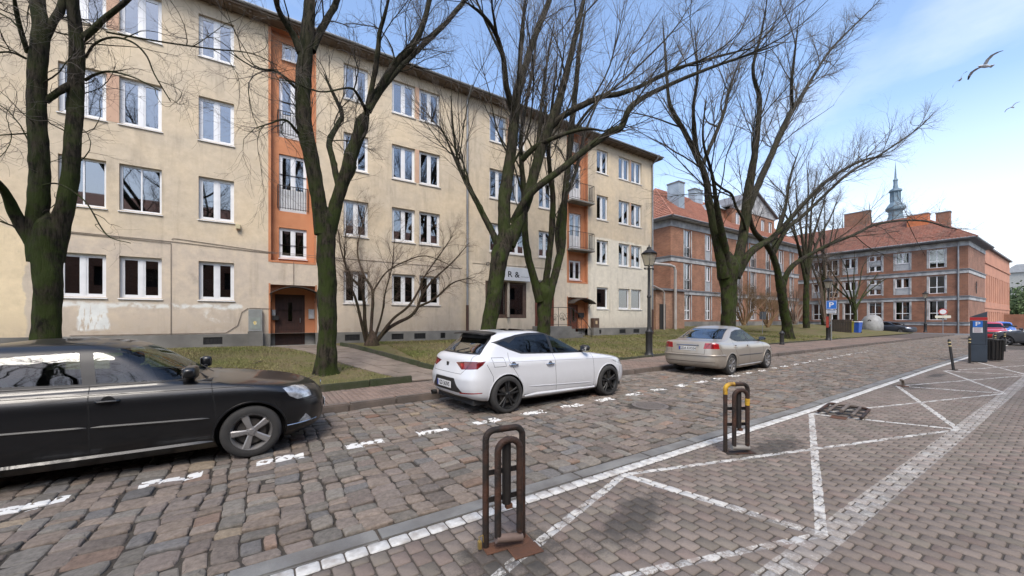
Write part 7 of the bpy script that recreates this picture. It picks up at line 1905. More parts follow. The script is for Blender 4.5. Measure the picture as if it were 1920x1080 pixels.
T4 = make_tree('bare_tree', 'slender mossy bare tree of four upright stems in front of the reddish shop door', 12.2,
    [(1020, 690, 17), (1019, 640, 15), (1020, 600, 14), (1020, 565, 15), (1019, 545, 17)],
    [[(1012, 565, 11, 0), (1000, 520, 9, 0), (988, 470, 8, 0), (984, 420, 7, 0), (983, 370, 7, .1), (978, 310, 6, .2), (977, 260, 5, .4), (985, 200, 4, .6), (1000, 120, 3, .8), (1010, 30, 2, 1)],
     [(1020, 565, 10, 0), (1026, 510, 8, -.1), (1032, 460, 7, -.2), (1036, 410, 7, -.3), (1036, 360, 6, -.4), (1030, 310, 5, -.5), (1029, 265, 5, -.6), (1036, 190, 3.5, -.8), (1046, 100, 2, -1)],
     [(1028, 560, 11, 0), (1042, 510, 9, .1), (1052, 470, 9, .2), (1056, 420, 8, .3), (1060, 360, 8, .3), (1066, 305, 7, .4), (1071, 245, 7, .5), (1078, 180, 6, .6), (1086, 95, 5, .8), (1100, 0, 3, 1)],
     [(1050, 480, 7, .2), (1045, 440, 6, .7), (1052, 390, 5, 1), (1080, 320, 4, 1.4), (1100, 240, 3, 1.8), (1140, 150, 2, 2.1)],
     [(1072, 250, 4, .5), (1110, 200, 3, .2), (1180, 140, 2.4, -.3), (1260, 60, 1.6, -.8), (1300, 0, 1.2, -1)]],
    44, l1=60, l2=500, l3=2300, L=((1.8, 4.6), (.9, 2.3), (.4, 1.1)), up=.32, zbase=.3, flare=(.3, .15))
T5 = make_tree('bare_tree', 'stout pollarded bare tree with broad mossy trunk behind the beige sedan', 11.6,
    [(1365, 655, 21), (1365, 620, 19), (1366, 580, 18), (1366, 540, 19), (1364, 512, 23), (1366, 494, 22)],
    [[(1358, 520, 15, 0), (1350, 480, 12, 0), (1342, 440, 11, 0), (1335, 405, 10, .1), (1328, 365, 9, .2), (1322, 330, 8, .2), (1305, 290, 7, .3), (1285, 250, 6, .4), (1265, 215, 5, .5), (1254, 185, 4, .6), (1248, 110, 3, .9), (1242, 30, 2, 1.2)],
     [(1308, 295, 6, .3), (1303, 250, 5, 0), (1300, 200, 4, -.3), (1308, 140, 3, -.6), (1302, 50, 2, -1)],
     [(1316, 312, 5, .2), (1338, 260, 5, .5), (1357, 212, 4, .9), (1370, 160, 3, 1.2), (1402, 75, 2, 1.6)],
     [(1362, 515, 12, 0), (1360, 465, 9, -.3), (1350, 420, 8, -.5), (1343, 380, 6, -.7), (1336, 330, 4, -.9), (1318, 260, 3, -1.2), (1325, 180, 2, -1.5)],
     [(1374, 518, 15, 0), (1388, 470, 13, 0), (1396, 425, 12, 0), (1401, 380, 12, -.1), (1408, 330, 10, -.2), (1417, 275, 8, -.3), (1422, 225, 7, -.4), (1424, 185, 6, -.5), (1412, 130, 4, -.7), (1428, 60, 3, -1), (1442, -20, 2, -1.3)],
     [(1402, 395, 10, 0), (1420, 350, 9, .3), (1440, 305, 8, .6), (1462, 255, 8, .8), (1485, 207, 7, 1), (1502, 182, 6, 1.2), (1522, 148, 4, 1.4), (1560, 90, 3, 1.8), (1620, 30, 2, 2.2), (1660, -10, 1.4, 2.5)],
     [(1380, 520, 12, 0), (1396, 488, 10, -.3), (1416, 466, 9, -.6), (1442, 450, 8, -.9), (1468, 426, 7, -1.2), (1505, 384, 6, -1.6), (1556, 335, 5, -2.1), (1620, 300, 3.5, -2.7), (1680, 290, 2, -3.3)],
     [(1400, 440, 4, 0), (1392, 410, 3.5, -.4), (1380, 388, 3.2, -.6), (1372, 365, 3, -.8), (1352, 352, 2.8, -1), (1338, 338, 2.4, -1.2), (1330, 318, 2, -1.3)],
     [(1486, 210, 5, 1), (1484, 160, 4, .6), (1490, 100, 3, .3), (1500, 20, 2, 0)]],
    55, l1=140, l2=1250, l3=6000, L=((2.0, 6.2), (1.0, 2.9), (.45, 1.3)), up=.24, zbase=.25, flare=(.3, .12))
T6 = make_tree('bare_tree', 'bare tree with bowed mossy trunk and one long branch stretching right over the parking sign', 12.7,
    [(1478, 640, 15), (1475, 610, 12), (1470, 580, 11), (1466, 555, 11), (1463, 530, 12)],
    [[(1464, 545, 11, 0), (1458, 510, 9, 0), (1449, 480, 8, 0), (1438, 460, 7, -.1), (1424, 446, 7, -.2), (1412, 430, 6, -.4), (1406, 405, 5, -.5), (1398, 370, 3, -.6)],
     [(1450, 485, 7, 0), (1452, 455, 6, .3), (1462, 420, 5, .6), (1474, 380, 4, 1), (1482, 330, 3, 1.4), (1502, 270, 2, 1.8)],
     [(1466, 545, 8, 0), (1476, 512, 7, -.2), (1494, 492, 6, -.5), (1524, 474, 5, -.9), (1562, 455, 5, -1.3), (1602, 440, 4, -1.7), (1642, 421, 4, -2.1), (1700, 413, 3, -2.5), (1742, 416, 2.6, -2.8), (1785, 428, 2, -3), (1832, 430, 1.5, -3.2)],
     [(1448, 478, 7, 0), (1475, 430, 6, -.5), (1508, 402, 5, -.9), (1550, 362, 4, -1.4), (1595, 322, 4, -1.8), (1650, 290, 3, -2.2), (1722, 240, 2, -2.8), (1762, 200, 1.3, -3)],
     [(1700, 413, 1.1, -2.5), (1718, 450, .8, -2.6), (1735, 480, .5, -2.7)],
     [(1600, 440, 1.3, -1.7), (1640, 470, 1, -1.9), (1700, 490, .7, -2.2)]],
    66, l1=100, l2=900, l3=4200, L=((1.8, 5.6), (.9, 2.6), (.4, 1.2)), up=.17, zbase=.35, flare=(.3, .3))
# yard trees behind
def simple_tree(label, px, py, Y, top, width, rpx, seed, n1=26, mat=None, name='bare_tree', cat='tree', up=.4, dens=1.0, stems=1, zb=None, group='bare trees and shrubs before the brick houses', tw=None, L=None):
    rg = random.Random(seed)
    limbs = []
    trunk = [(px, py, rpx*1.2), (px+rg.uniform(-2, 2), py-(py-top)*.16, rpx), (px+rg.uniform(-3, 3), py-(py-top)*.32, rpx*.9)]
    tx, ty = trunk[-1][0], trunk[-1][1]
    nL = 7 if stems == 1 else stems
    for k in range(nL):
        f = (k+.5)/nL*2-1; ex = px+f*width*.5; ey = top+abs(f)*(py-top)*.25
        if stems == 1: s0 = (tx, ty+rg.uniform(0, 25))
        else: s0 = (px+f*rpx*1.6, py-2)
        limbs.append([(s0[0], s0[1], rpx*.7 if stems == 1 else rpx*.55), (s0[0]+(ex-s0[0])*.35+rg.uniform(-4, 4), s0[1]+(ey-s0[1])*.4, rpx*.45), (s0[0]+(ex-s0[0])*.7+rg.uniform(-5, 5), s0[1]+(ey-s0[1])*.75, rpx*.28), (ex, ey, rpx*.12)])
    if stems > 1: trunk = [(px, py+2, rpx*1.5), (px, py-3, rpx*1.3), (px, py-6, rpx)]
    return make_tree(name, label, Y, trunk, limbs, seed, l1=int(40*dens), l2=int(330*dens), l3=int(1300*dens), L=L or ((1.0, 2.8), (.5, 1.4), (.3, .8)), up=up, group=group, mat=mat, cat=cat, zbase=zb, flare=(.3, .1), tw=tw, twr=1.25)
simple_tree('dark slim bare tree standing left of the parking sign in front of the brick houses', 1512, 615, 17.5, 300, 140, 7, 71, dens=2.6)
simple_tree('bare tree of thin upright stems between the two brick houses', 1545, 612, 22, 370, 130, 5, 72, dens=2.6)
simple_tree('bare tree behind the parking sign reaching up to the tiled roof', 1580, 610, 24, 400, 140, 5, 73, dens=2.6)
simple_tree('thin leaning bare tree right of the parking sign with branches over the corner house', 1602, 612, 16.5, 470, 190, 4, 74, dens=.7, up=.15)
def shrub(label, px, py, Y, top, width, seed, dens=1.0, stems=9, rpx=3, tw=None, group='bare trees and shrubs before the brick houses', name='bare_shrub', L=None, up=.35, zb=None):
    return simple_tree(label, px, py, Y, top, width, rpx, seed, name=name, cat='shrub', dens=dens, stems=stems, tw=tw or twig_t, group=group, L=L or ((.5, 1.3), (.3, .8), (.2, .5)), up=up, mat=twig_t if tw is None else tw, zb=zb)
MAG = make_tree('bare_shrub', 'large bare budding shrub fanning out in front of the cream block left of the downpipe', 15.6,
    [(697, 648, 17), (697, 640, 13), (698, 632, 11)],
    [[(690, 640, 6), (684, 605, 5.5), (683, 570, 5), (676, 540, 4), (655, 515, 3.5), (640, 470, 2.5), (634, 430, 1.5)],
     [(686, 640, 5), (678, 605, 5), (668, 565, 4), (656, 530, 3), (646, 480, 2), (650, 420, 1.3)],
     [(694, 640, 6), (697, 600, 5), (699, 560, 4.5), (697, 540, 4), (682, 515, 3), (670, 470, 2.4), (680, 420, 1.6), (690, 380, 1)],
     [(706, 640, 7), (725, 618, 6), (748, 604, 5.5), (768, 594, 5), (782, 578, 4.5), (792, 552, 4), (812, 525, 3), (850, 490, 2), (880, 455, 1.2)],
     [(708, 638, 6), (735, 600, 4), (765, 575, 3.5), (785, 545, 3), (795, 520, 2.4), (830, 470, 1.8), (850, 440, 1.2)],
     [(785, 575, 3.5), (815, 560, 3), (850, 530, 2), (890, 520, 1.3)],
     [(700, 545, 3), (725, 510, 2.4), (760, 490, 2), (800, 480, 1.5), (850, 500, 1)],
     [(702, 636, 4), (716, 590, 3), (722, 550, 2.4), (735, 500, 1.8), (740, 440, 1.2)]],
    81, l1=190, l2=1700, l3=9000, L=((.6, 1.9), (.25, .8), (.08, .26)), up=.22, group='shrubs by the walls', mat=bark_mat('shrub_bark', (.085, .058, .042), (.05, .036, .028), mamt=.2), tw=twig_t, cat='shrub', zbase=.55, wander=.2, flare=(.2, .2), twr=.75, lscale=.78)
shr = [(1395, 608, 15, 545, 90, 'ochre dry shrub behind the beige sedan and left of the bowed tree', .9), (1440, 612, 16, 560, 70, 'ochre dry shrub close to the small back-turned sign', .8),
       (1550, 606, 21, 470, 80, 'tall tangled shrub behind the parking sign', 1.2), (1620, 606, 27, 480, 90, 'tall tangled shrub before the corner house windows', 1.2), (1655, 606, 27, 545, 60, 'low bare shrub beside the white dome bin', .8), (1490, 606, 19, 545, 70, 'low brown bare shrub at the foot of the bowed tree', .9)]
och = pmat('ochre_twig', (.20, .125, .055), (.14, .085, .04), scale=3, rough=.9)
for i, (px, py, Y, top, w, lab, dn) in enumerate(shr):
    shrub(lab, px, py, Y, top, w, 90+i, dens=dn*2.6, stems=12, tw=och if i < 2 else None)
# evergreen bank far right
def leafy(name, label, c, rad, n_, seed, leaf, mat, cat, group=None, trunk_h=0):
    rg = np.random.default_rng(seed); o = empty(name, c, 0, label, cat, group)
    cl = rg.normal(0, 1, (60, 3)); cl /= np.linalg.norm(cl, axis=1, keepdims=True); cl *= rg.uniform(.3, 1, (60, 1))**.5*np.array(rad)*.8
    q = cl[rg.integers(0, 60, n_)]+rg.normal(0, .16, (n_, 3))*np.array(rad); q[:, 2] = np.abs(q[:, 2]+rad[2])
    q[:, 2] += trunk_h
    d = rg.normal(0, 1, (n_, 3)); d /= np.linalg.norm(d, axis=1, keepdims=True); e = np.cross(d, rg.normal(0, 1, (n_, 3))); e /= np.linalg.norm(e, axis=1, keepdims=True); s = rg.uniform(.5, 1.2, (n_, 1))*leaf
    V = np.stack([q-d*s, q+e*s*.5, q+d*s, q-e*s*.5], 1).reshape(-1, 3); F = np.arange(n_*4).reshape(-1, 4)
    link_mesh('foliage', np_mesh('foliage', V, F, [mat], smooth=False), o)['kind'] = 'stuff'
    m = MB(); m.tube([(0, 0, -.3), (0.05, 0, trunk_h+rad[2]*.8)], [rad[0]*.07, rad[0]*.03], 8); m.build('trunk', bark, o, smooth=True); return o
leaf_m = pmat('evergreen_leaf', (.045, .075, .022), (.075, .11, .035), scale=.5, rough=.7, island=.4)
for i, (px, X, h, r_) in enumerate(((1893, 130, 5, 6), (1903, 136, 7.5, 7), (1914, 128, 6, 6), (1928, 132, 9, 7))):
    y = YonX(px, X); leafy('evergreen_bush', ['low evergreen bush at the left end of the far green bank', 'dark evergreen tree rising over the far green bank', 'rounded evergreen bush on the far green bank', 'tall evergreen tree at the right edge of the picture'][i], (X, y, 0), (r_, r_, h*.5), 5200, 200+i, .30, leaf_m, 'tree' if h > 7 else 'bush', 'evergreens on the far bank')
# trees across the street behind the viewer (they mirror in the upper windows)
def place_copy(src, x, y, rz, label, s=1.0):
    c = src.copy(); col.objects.link(c); c.location = (x, y, 0); c.rotation_euler = (0, 0, rz); c['label'] = label; c['group'] = 'bare trees behind the viewer'; c.scale = (s, s, s)
    for ch in list(src.children):
        k = ch.copy(); col.objects.link(k); k.parent = c
    return c
bpy.context.view_layer.update()
place_copy(T5, -6, -10, 2.0, 'bare tree behind the viewer at the left'); place_copy(T2, 2, -9.5, 3.6, 'bare tree behind the viewer, second from the left'); place_copy(T5, 9, -10, 4.4, 'bare tree behind the viewer, third from the left')
place_copy(T2, 17, -10, 1.2, 'bare tree behind the viewer, fourth from the left'); place_copy(T5, 26, -10.5, 5.7, 'bare tree behind the viewer, farthest right')
# plain unseen brick row across the street, added for darker pane and car reflections
ob = empty('brick_row', (0, 0, 0), 0, 'plain unseen brick row across the street behind the viewer, added for darker reflections', 'building')
hl = [(x, x+1.3, z, z+1.7) for x in np.arange(-28, 50, 3.1).tolist() for z in (1.6, 4.7, 7.8)]
m = MB(); wall_holes(m, -30, 52, -.02, 11.0, hl, lambda a, d, z: (a, -13.5-d, z)); m.build('wall', brick_b, ob, fix=False)
m = MB(); m.quad((-30, -14.2, 0), (52, -14.2, 0), (52, -14.2, 11), (-30, -14.2, 11)); m.build('dark_backing', dark_room, ob, fix=False)
m = MB(); m.add([(-30.5, -13.0, 11), (52.5, -13.0, 11), (52.5, -18.5, 14), (-30.5, -18.5, 14), (-30.5, -24, 11), (52.5, -24, 11)], [(0, 1, 2, 3), (3, 2, 5, 4), (0, 3, 4), (1, 5, 2)]); m.build('roof', tile_b, ob)
# ================================================================ STREET FURNITURE
rust = pmat('rusty_tube', (.030, .019, .014), (.014, .012, .011), scale=7, c3=(.085, .034, .018), scale3=5, bump=.4, bscale=50, rough=.75, metal=.2)
rust_o = pmat('rust_plate', (.115, .048, .024), (.075, .036, .022), scale=6, bump=.4, bscale=60, rough=.9)
tubedark = pmat('dark_tube', (.012, .012, .014), (.024, .02, .018), scale=6, rough=.55, metal=.2)
yellow = pmat('yellow_paint', (.55, .33, .02), (.40, .22, .02), scale=14, c3=(.10, .05, .02), scale3=7, rough=.6)
def hoop(x0, x1, y0, y1, z0, z1, rc, n=6):
    """upright hoop path from foot to foot with rounded shoulders (feet at (x0,y0) and (x1,y1))"""
    P = [(x0, y0, z0)]
    L = math.hypot(x1-x0, y1-y0); dx, dy = (x1-x0)/L, (y1-y0)/L
    for i in range(n+1):
        a = math.pi-(math.pi/2)*i/n; s = rc+rc*math.cos(a); P.append((x0+dx*s, y0+dy*s, z1-rc+rc*math.sin(a)))
    for i in range(n+1):
        a = math.pi/2-(math.pi/2)*i/n; s = L-rc+rc*math.cos(a); P.append((x0+dx*s, y0+dy*s, z1-rc+rc*math.sin(a)))
    P.append((x1, y1, z0)); return P
def barrier(name, loc, rz, label, paint_y=False, lean=0.0):
    o = empty(name, loc, rz, label, 'parking barrier', 'folding tube barriers of the parking bays')
    MB().bbox(-.17, .19, -.07, .05, .0, .008, .003).build('base_plate', rust_o if not paint_y else rust, o)
    MB().bbox(-.02, .20, -.20, -.071, .0, .007, .003).build('base_plate', rust_o, o) if not paint_y else None
    m = MB(); m.tube(hoop(-.145, .145, 0.02, 0.02, .0, .82, .065), .0235, 12); q = m.build('outer_hoop', rust, o, smooth=True)
    m = MB(); m.tube(hoop(-.085, .085, -.055, -.055, .10, .76, .075), .024, 12); h = m.build('inner_hoop', rust, o, smooth=True)
    m = MB(); m.tube([(-.10, -.055, .09), (.10, -.055, .055)] if not paint_y else [(-.11, -.045, .08), (.11, -.045, .065)], .030, 12); m.build('hinge_tube', pmat('hinge_bare', (.17, .12, .10), (.12, .085, .07), scale=5, rough=.7) if not paint_y else pmat('hinge_grey', (.24, .23, .21), (.17, .16, .15), scale=5, rough=.7), o, smooth=True)
    m = MB(); m.tube([(0.0, -.015, .30), (0.0, -.015, .74)], .032, 12); m.build('centre_post', tubedark, o, smooth=True)
    for z in (.34, .53):
        m = MB(); m.box(-.135, .135, -.002, .006, z-.018, z+.018); m.build('cross_bar', tubedark, o)
    m = MB(); m.box(-.012, .034, -.045, -.01, .27, .30); m.build('rust_bracket', rust_o, o)
    if not paint_y:
        m = MB(); m.bbox(-.212, -.188, -.02, .01, .02, .075, .004); m.tube([(-.20, -.005, .075), (-.205, 0, .10), (-.17, 0.01, .10), (-.165, 0.01, .05)], .004, 5); m.build('padlock', pmat('brass_lock', (.42, .30, .10), (.3, .22, .1), rough=.4, metal=.6), o)
    else:
        m = MB(); P = hoop(-.145, .145, .02, .02, .0, .82, .065); m.tube([(-.145, .02, .70)]+P[1:8]+[(-.03, .02, .82)], .0255, 12); m.build('yellow_band', yellow, o, smooth=True)
        m = MB(); m.tube([(.085, -.055, .58), (.085, -.055, .66)], .0262, 12); m.build('yellow_band', yellow, o, smooth=True)
    return o
p = gnd(948, 1020); barrier('folding_barrier', (p.x, p.y, 0), R(0)-.12, 'rusty folding tube barrier standing in front, with a small padlock at its foot')
p = gnd(1383, 848); barrier('folding_barrier', (p.x, p.y, 0), R(-27), 'folding tube barrier with yellow paint on its shoulder, second from the camera', True)
# flattened barrier
o = empty('folding_barrier', (8.42, 2.42, 0), R(8), 'folded down tube barrier lying flat on the paving blocks', 'parking barrier', 'folding tube barriers of the parking bays')
pal = pmat('worn_tube', (.17, .145, .12), (.10, .075, .06), scale=8, c3=(.05, .03, .02), rough=.7)
m = MB(); m.tube([(-.45, -.27, .035), (.42, -.27, .035), (.47, -.22, .035), (.47, .22, .05), (.42, .27, .055), (-.45, .27, .055)], .023, 10); m.build('outer_hoop', rust, o, smooth=True)
m = MB(); m.tube([(-.45, -.16, .06), (.36, -.16, .06), (.41, -.11, .06), (.41, .11, .06), (.36, .16, .06), (-.45, .16, .06)], .022, 10); m.build('inner_hoop', pal, o, smooth=True)
m = MB(); m.tube([(-.30, 0, .075), (.40, 0, .075)], .028, 10); m.build('centre_post', pal, o, smooth=True)
for x in (-.42, -.12, .2): MB().box(x-.018, x+.018, -.27, .27, .045, .055).build('cross_bar', tubedark, o)
MB().bbox(-.62, -.38, -.10, .10, .0, .008, .003).build('base_plate', rust_o, o)
# broken stub with rust scars
o = empty('barrier_stub', (13.0, 2.62, 0), .2, 'broken barrier stub left on the rust stained paving blocks', 'stub')
m = MB(); m.bbox(-.12, .12, -.10, .10, 0, .008, .003); m.build('base_plate', rust_o, o)
m = MB(); m.tube([(0, 0, 0), (-.02, 0, .10), (-.10, .02, .16), (-.16, .04, .155)], .026, 10); m.build('bent_tube', pal, o, smooth=True)

# ---- street lamps
def lantern_glass():
    if 'lantern' in MATS: return MATS['lantern']
    m, n, l, b = nodes_of('lantern_glass'); n.remove(b); out = [x for x in n if x.type == 'OUTPUT_MATERIAL'][0]
    t = n.new('ShaderNodeBsdfTransparent'); t.inputs[0].default_value = (.85, .82, .74, 1); d = n.new('ShaderNodeBsdfTranslucent'); d.inputs[0].default_value = (.75, .70, .58, 1)
    e = n.new('ShaderNodeBsdfDiffuse'); e.inputs[0].default_value = (.6, .56, .47, 1); a = n.new('ShaderNodeMixShader'); a.inputs[0].default_value = .4; c = n.new('ShaderNodeMixShader'); c.inputs[0].default_value = .45
    l.new(d.outputs[0], a.inputs[1]); l.new(e.outputs[0], a.inputs[2]); l.new(t.outputs[0], c.inputs[1]); l.new(a.outputs[0], c.inputs[2]); l.new(c.outputs[0], out.inputs[0]); MATS['lantern'] = m
    return m
def lamp(loc, label, H=4.75):
    o = empty('street_lamp', loc, 0, label, 'street lamp', 'black cast iron street lamps along the lawn')
    s = H/4.75
    m = MB(); m.lathe([(.20, 0), (.20, .06), (.17, .10), (.15, .16), (.135, .22), (.135, .95), (.15, .98), (.15, 1.03), (.12, 1.06), (.085, 1.12)], (0, 0, 0), 12); m.build('base', black_iron, o, smooth=True, angle=30)
    m = MB(); m.lathe([(.09, 1.12), (.072, 1.2), (.066, 2.4), (.085, 2.43), (.085, 2.48), (.062, 2.52), (.055, 3.62*s), (.065, 3.65*s), (.065, 3.7*s), (.04, 3.74*s), (.035, 3.82*s)], (0, 0, 0), 12); m.build('post', black_iron, o, smooth=True, angle=30)
    m = MB(); z = 3.72*s; m.tube([(-.26, 0, z-.03), (-.12, 0, z), (.12, 0, z), (.26, 0, z-.03)], .016, 6); m.tube([(0, -.22, z-.03), (0, .22, z-.03)], .014, 6); m.lathe([(.03, -.03), (.04, 0), (.03, .03)], (.27, 0, z-.03), 8); m.lathe([(.03, -.03), (.04, 0), (.03, .03)], (-.27, 0, z-.03), 8); m.build('ladder_bar', black_iron, o, smooth=True)
    z0 = 3.82*s; z1 = 4.32*s; a, b = .12, .215
    m = MB()
    cs = [(1, 1), (-1, 1), (-1, -1), (1, -1)]
    for i in range(4):
        (x, y), (x2, y2) = cs[i], cs[(i+1) % 4]
        m.tube([(x*a, y*a, z0), (x*b, y*b, z1)], .013, 5); m.tube([(x*a, y*a, z0), (x2*a, y2*a, z0)], .013, 5); m.tube([(x*b, y*b, z1), (x2*b, y2*b, z1)], .016, 5)
    lt = m.build('lantern_frame', black_iron, o)
    lg = lantern_glass()
    for i in range(4):
        (x, y), (x2, y2) = cs[i], cs[(i+1) % 4]
        m = MB(); m.quad((x*a, y*a, z0), (x2*a, y2*a, z0), (x2*b, y2*b, z1), (x*b, y*b, z1)); m.build('pane', lg, lt, fix=False)
    m = MB(); m.lathe([(.30, z1), (.31, z1+.02), (.20, z1+.11), (.11, z1+.17), (.09, z1+.20), (.10, z1+.24), (.05, z1+.28), (.02, z1+.31), (.025, z1+.34), (.006, z1+.42)], (0, 0, 0), 8, a0=math.pi/8); m.build('lantern_roof', black_iron, o)
    m = MB(); m.lathe([(.03, z0), (.03, z0+.1), (.045, z0+.2), (.03, z0+.3), (.001, z0+.32)], (0, 0, 0), 8); m.build('lamp_bulb', pmat('bulb_glass', (.75, .72, .62), rough=.3), o, smooth=True)
    return o
p = gnd(1217, 668, .12); lamp((p.x, p.y, .10), 'black cast iron street lamp between the white car and the beige sedan', 4.62)
p = gnd(1553, 638, .12); L2 = lamp((p.x, p.y, .10), 'black street lamp carrying the blue parking sign', 4.75); LP = p
p = gnd(1735, 622.5, .12); lamp((p.x, p.y, .10), 'black street lamp at the far end of the lawn before the corner house', 5.2)
p = gnd(1828, 608, 0); q = on_x(1828, 600, 95.0); lamp((95, q.y, 0), 'farthest black street lamp beside the corner house end wall', 5.6)
# short dark post stump by the kerb
p = gnd(1466, 646, .12); o = tag(MB().lathe([(.14, 0), (.14, .1), (.11, .14), (.11, .62), (.14, .66), (.14, .72), (.09, .78), (.05, .84), (.001, .86)], (0, 0, 0), 12).build('iron_post', black_iron, smooth=True, angle=35), 'short black iron post by the bowed tree at the lawn edge', 'post'); o.location = (p.x, p.y, .10)

# ---- signs
sign_blue = pmat('sign_blue', (.012, .13, .48), (.010, .11, .42), scale=4, rough=.35)
sign_wh = pmat('sign_white_face', (.62, .63, .64), (.56, .57, .58), scale=5, rough=.4)
galv = pmat('galvanised', (.28, .29, .30), (.22, .23, .24), scale=5, rough=.5, metal=.4)
face_rz = -math.pi/2+.25
o = empty('parking_sign', (LP.x-.12, LP.y-.22, .1), face_rz, 'blue P parking sign with a small plate below on the street lamp', 'sign')
m = MB(); m.bbox(-.30, .30, -.012, .012, 2.28, 2.90, .008); bd = m.build('sign_plate', sign_blue, o)
m = MB(); m.box(-.285, -.27, -.016, -.0125, 2.30, 2.88).box(.27, .285, -.016, -.0125, 2.30, 2.88).box(-.27, .27, -.016, -.0125, 2.865, 2.88).box(-.27, .27, -.016, -.0125, 2.30, 2.315); m.build('sign_border', sign_wh, bd)
text_obj('lettering', 'P', .50, sign_wh, bd, (-.01, -.0145, 2.58), (math.pi/2, 0, 0), sx=1.15)
m = MB(); m.bbox(-.28, .28, -.012, .012, 1.98, 2.24, .006); sp2 = m.build('lower_plate', sign_wh, o)
m = MB(); m.box(-.24, .24, -.014, -.0125, 2.12, 2.20).box(-.22, .22, -.014, -.0125, 2.02, 2.06); m.build('plate_print', pmat('print_blue_grey', (.10, .14, .22)), sp2)
m = MB(); m.tube([(0.0, .03, 0), (0.0, .03, 2.9)], .03, 8); m.build('post', galv, o, smooth=True)
m = MB(); m.box(-.30, -.15, .0, .03, .95, 1.75); m.build('red_strip', pmat('red_strip', (.30, .035, .02)), o)
p = gnd(1437, 628, .35); o = empty('small_sign', (p.x, p.y+.3, .3), -math.pi/2, 'small grey sign seen from behind on a thin post among the shrubs', 'sign')
m = MB(); m.tube([(0, 0, 0), (0, 0, 2.0)], .025, 8); m.build('post', galv, o, smooth=True); MB().bbox(-.25, .25, .028, .045, 1.35, 2.0, .006).build('sign_plate', pmat('sign_back', (.13, .15, .18), (.10, .12, .14), rough=.5), o)
q = on_x(1768, 623, 66.0); o = empty('round_sign', (66.0, q.y, 0), face_rz, 'round white sign with red rim on a thin post before the corner house', 'sign')
m = MB(); m.tube([(0, 0, 0), (0, 0, 2.9)], .035, 8); m.build('post', galv, o, smooth=True)
m = MB(); m.lathe([(.001, -.03), (.36, -.03), (.36, -.015), (.001, -.015)], (0, 0, 2.55), 24, axis='y', close=False); sf = m.build('sign_disc', pmat('sign_rim_red', (.45, .05, .04)), o)
m = MB(); m.lathe([(.001, -.036), (.27, -.036), (.27, -.031)], (0, 0, 2.55), 24, axis='y', close=False); m.build('sign_face', sign_wh, sf)
m = MB(); m.bbox(-.62, .62, -.03, -.012, 1.82, 2.12, .006); m.build('direction_plate', pmat('cream_plate', (.60, .55, .36), (.58, .56, .5), scale=3), o)

# ---- parking meter, bin, bollards
p = gnd(1835, 679)
o = empty('parking_meter', (p.x, p.y, 0), -math.pi/2+.10, 'tall dark blue grey parking meter with red band and blue P sticker', 'parking meter')
mblue = pmat('meter_grey_blue', (.035, .048, .066), (.028, .038, .052), scale=4, rough=.45)
W2, Dp, H_ = .21, .20, 1.88
m = MB(); m.bbox(-W2, W2, -Dp, Dp, .03, .66, .01); m.build('lower_cabinet', mblue, o)
m = MB(); m.bbox(-W2, W2, -Dp, Dp, .668, 1.58, .01); m.build('upper_cabinet', mblue, o)
m = MB(); m.prism([(-.215, 1.59), (.215, 1.59), (.215, 1.70), (-.215, 1.70)], -Dp-.006, Dp+.006); m.build('red_band', pmat('meter_red', (.42, .012, .012), rough=.4), o)
m = MB(); m.add([(-.21, -Dp, 1.705), (.21, -Dp, 1.705), (.21, Dp, 1.705), (-.21, Dp, 1.705), (-.21, -Dp, 1.72), (.21, -Dp, 1.92), (.21, Dp, 1.92), (-.21, Dp, 1.72)], [(0,3,2,1),(4,5,6,7),(0,1,5,4),(1,2,6,5),(2,3,7,6),(3,0,4,7)]); m.build('sloping_hood', mblue, o)
m = MB(); m.box(-.14, .10, -Dp-.012, -Dp-.001, 1.33, 1.56); st = m.build('parking_sticker', sign_blue, o)
text_obj('lettering', 'P', .22, sign_wh, st, (-.02, -Dp-.013, 1.445), (math.pi/2, 0, 0), sx=1.15)
m = MB(); m.box(-.14, .10, -Dp-.010, -Dp-.001, 1.12, 1.32); st = m.build('tariff_sticker', sign_wh, o)
m = MB()
for k in range(5): m.box(-.12, .08-.03*(k % 2), -Dp-.0115, -Dp-.0102, 1.14+k*.036, 1.156+k*.036)
m.build('tariff_print', pmat('print_pinkgrey', (.30, .16, .18)), st)
m = MB(); m.tube([(.17, -Dp-.004, .70), (.17, -Dp-.004, 1.5)], .003, 4); m.build('door_gap', seam_m, o)
p = gnd(1858, 677)
o = empty('litter_bin', (p.x+.15, p.y-.05, 0), 0, 'black slatted litter bin behind the parking meter', 'bin')
m = MB(); m.lathe([(.20, .04), (.22, .10), (.235, .78), (.20, .78), (.19, .1)], (0, 0, 0), 16); m.build('liner', tubedark, o)
for k in range(16):
    a = k*2*math.pi/16; m = MB(); m.tube([(.225*math.cos(a), .225*math.sin(a), .05), (.25*math.cos(a), .25*math.sin(a), .82)], .018, 5); m.build('slat', black_iron, o)
m = MB(); m.lathe([(.26, .80), (.27, .83), (.26, .86), (.21, .86), (.21, .80)], (0, 0, 0), 16, close=False); m.build('rim', black_iron, o, smooth=True)
cream_b = pmat('bollard_band', (.62, .50, .22), (.5, .42, .25), rough=.6)
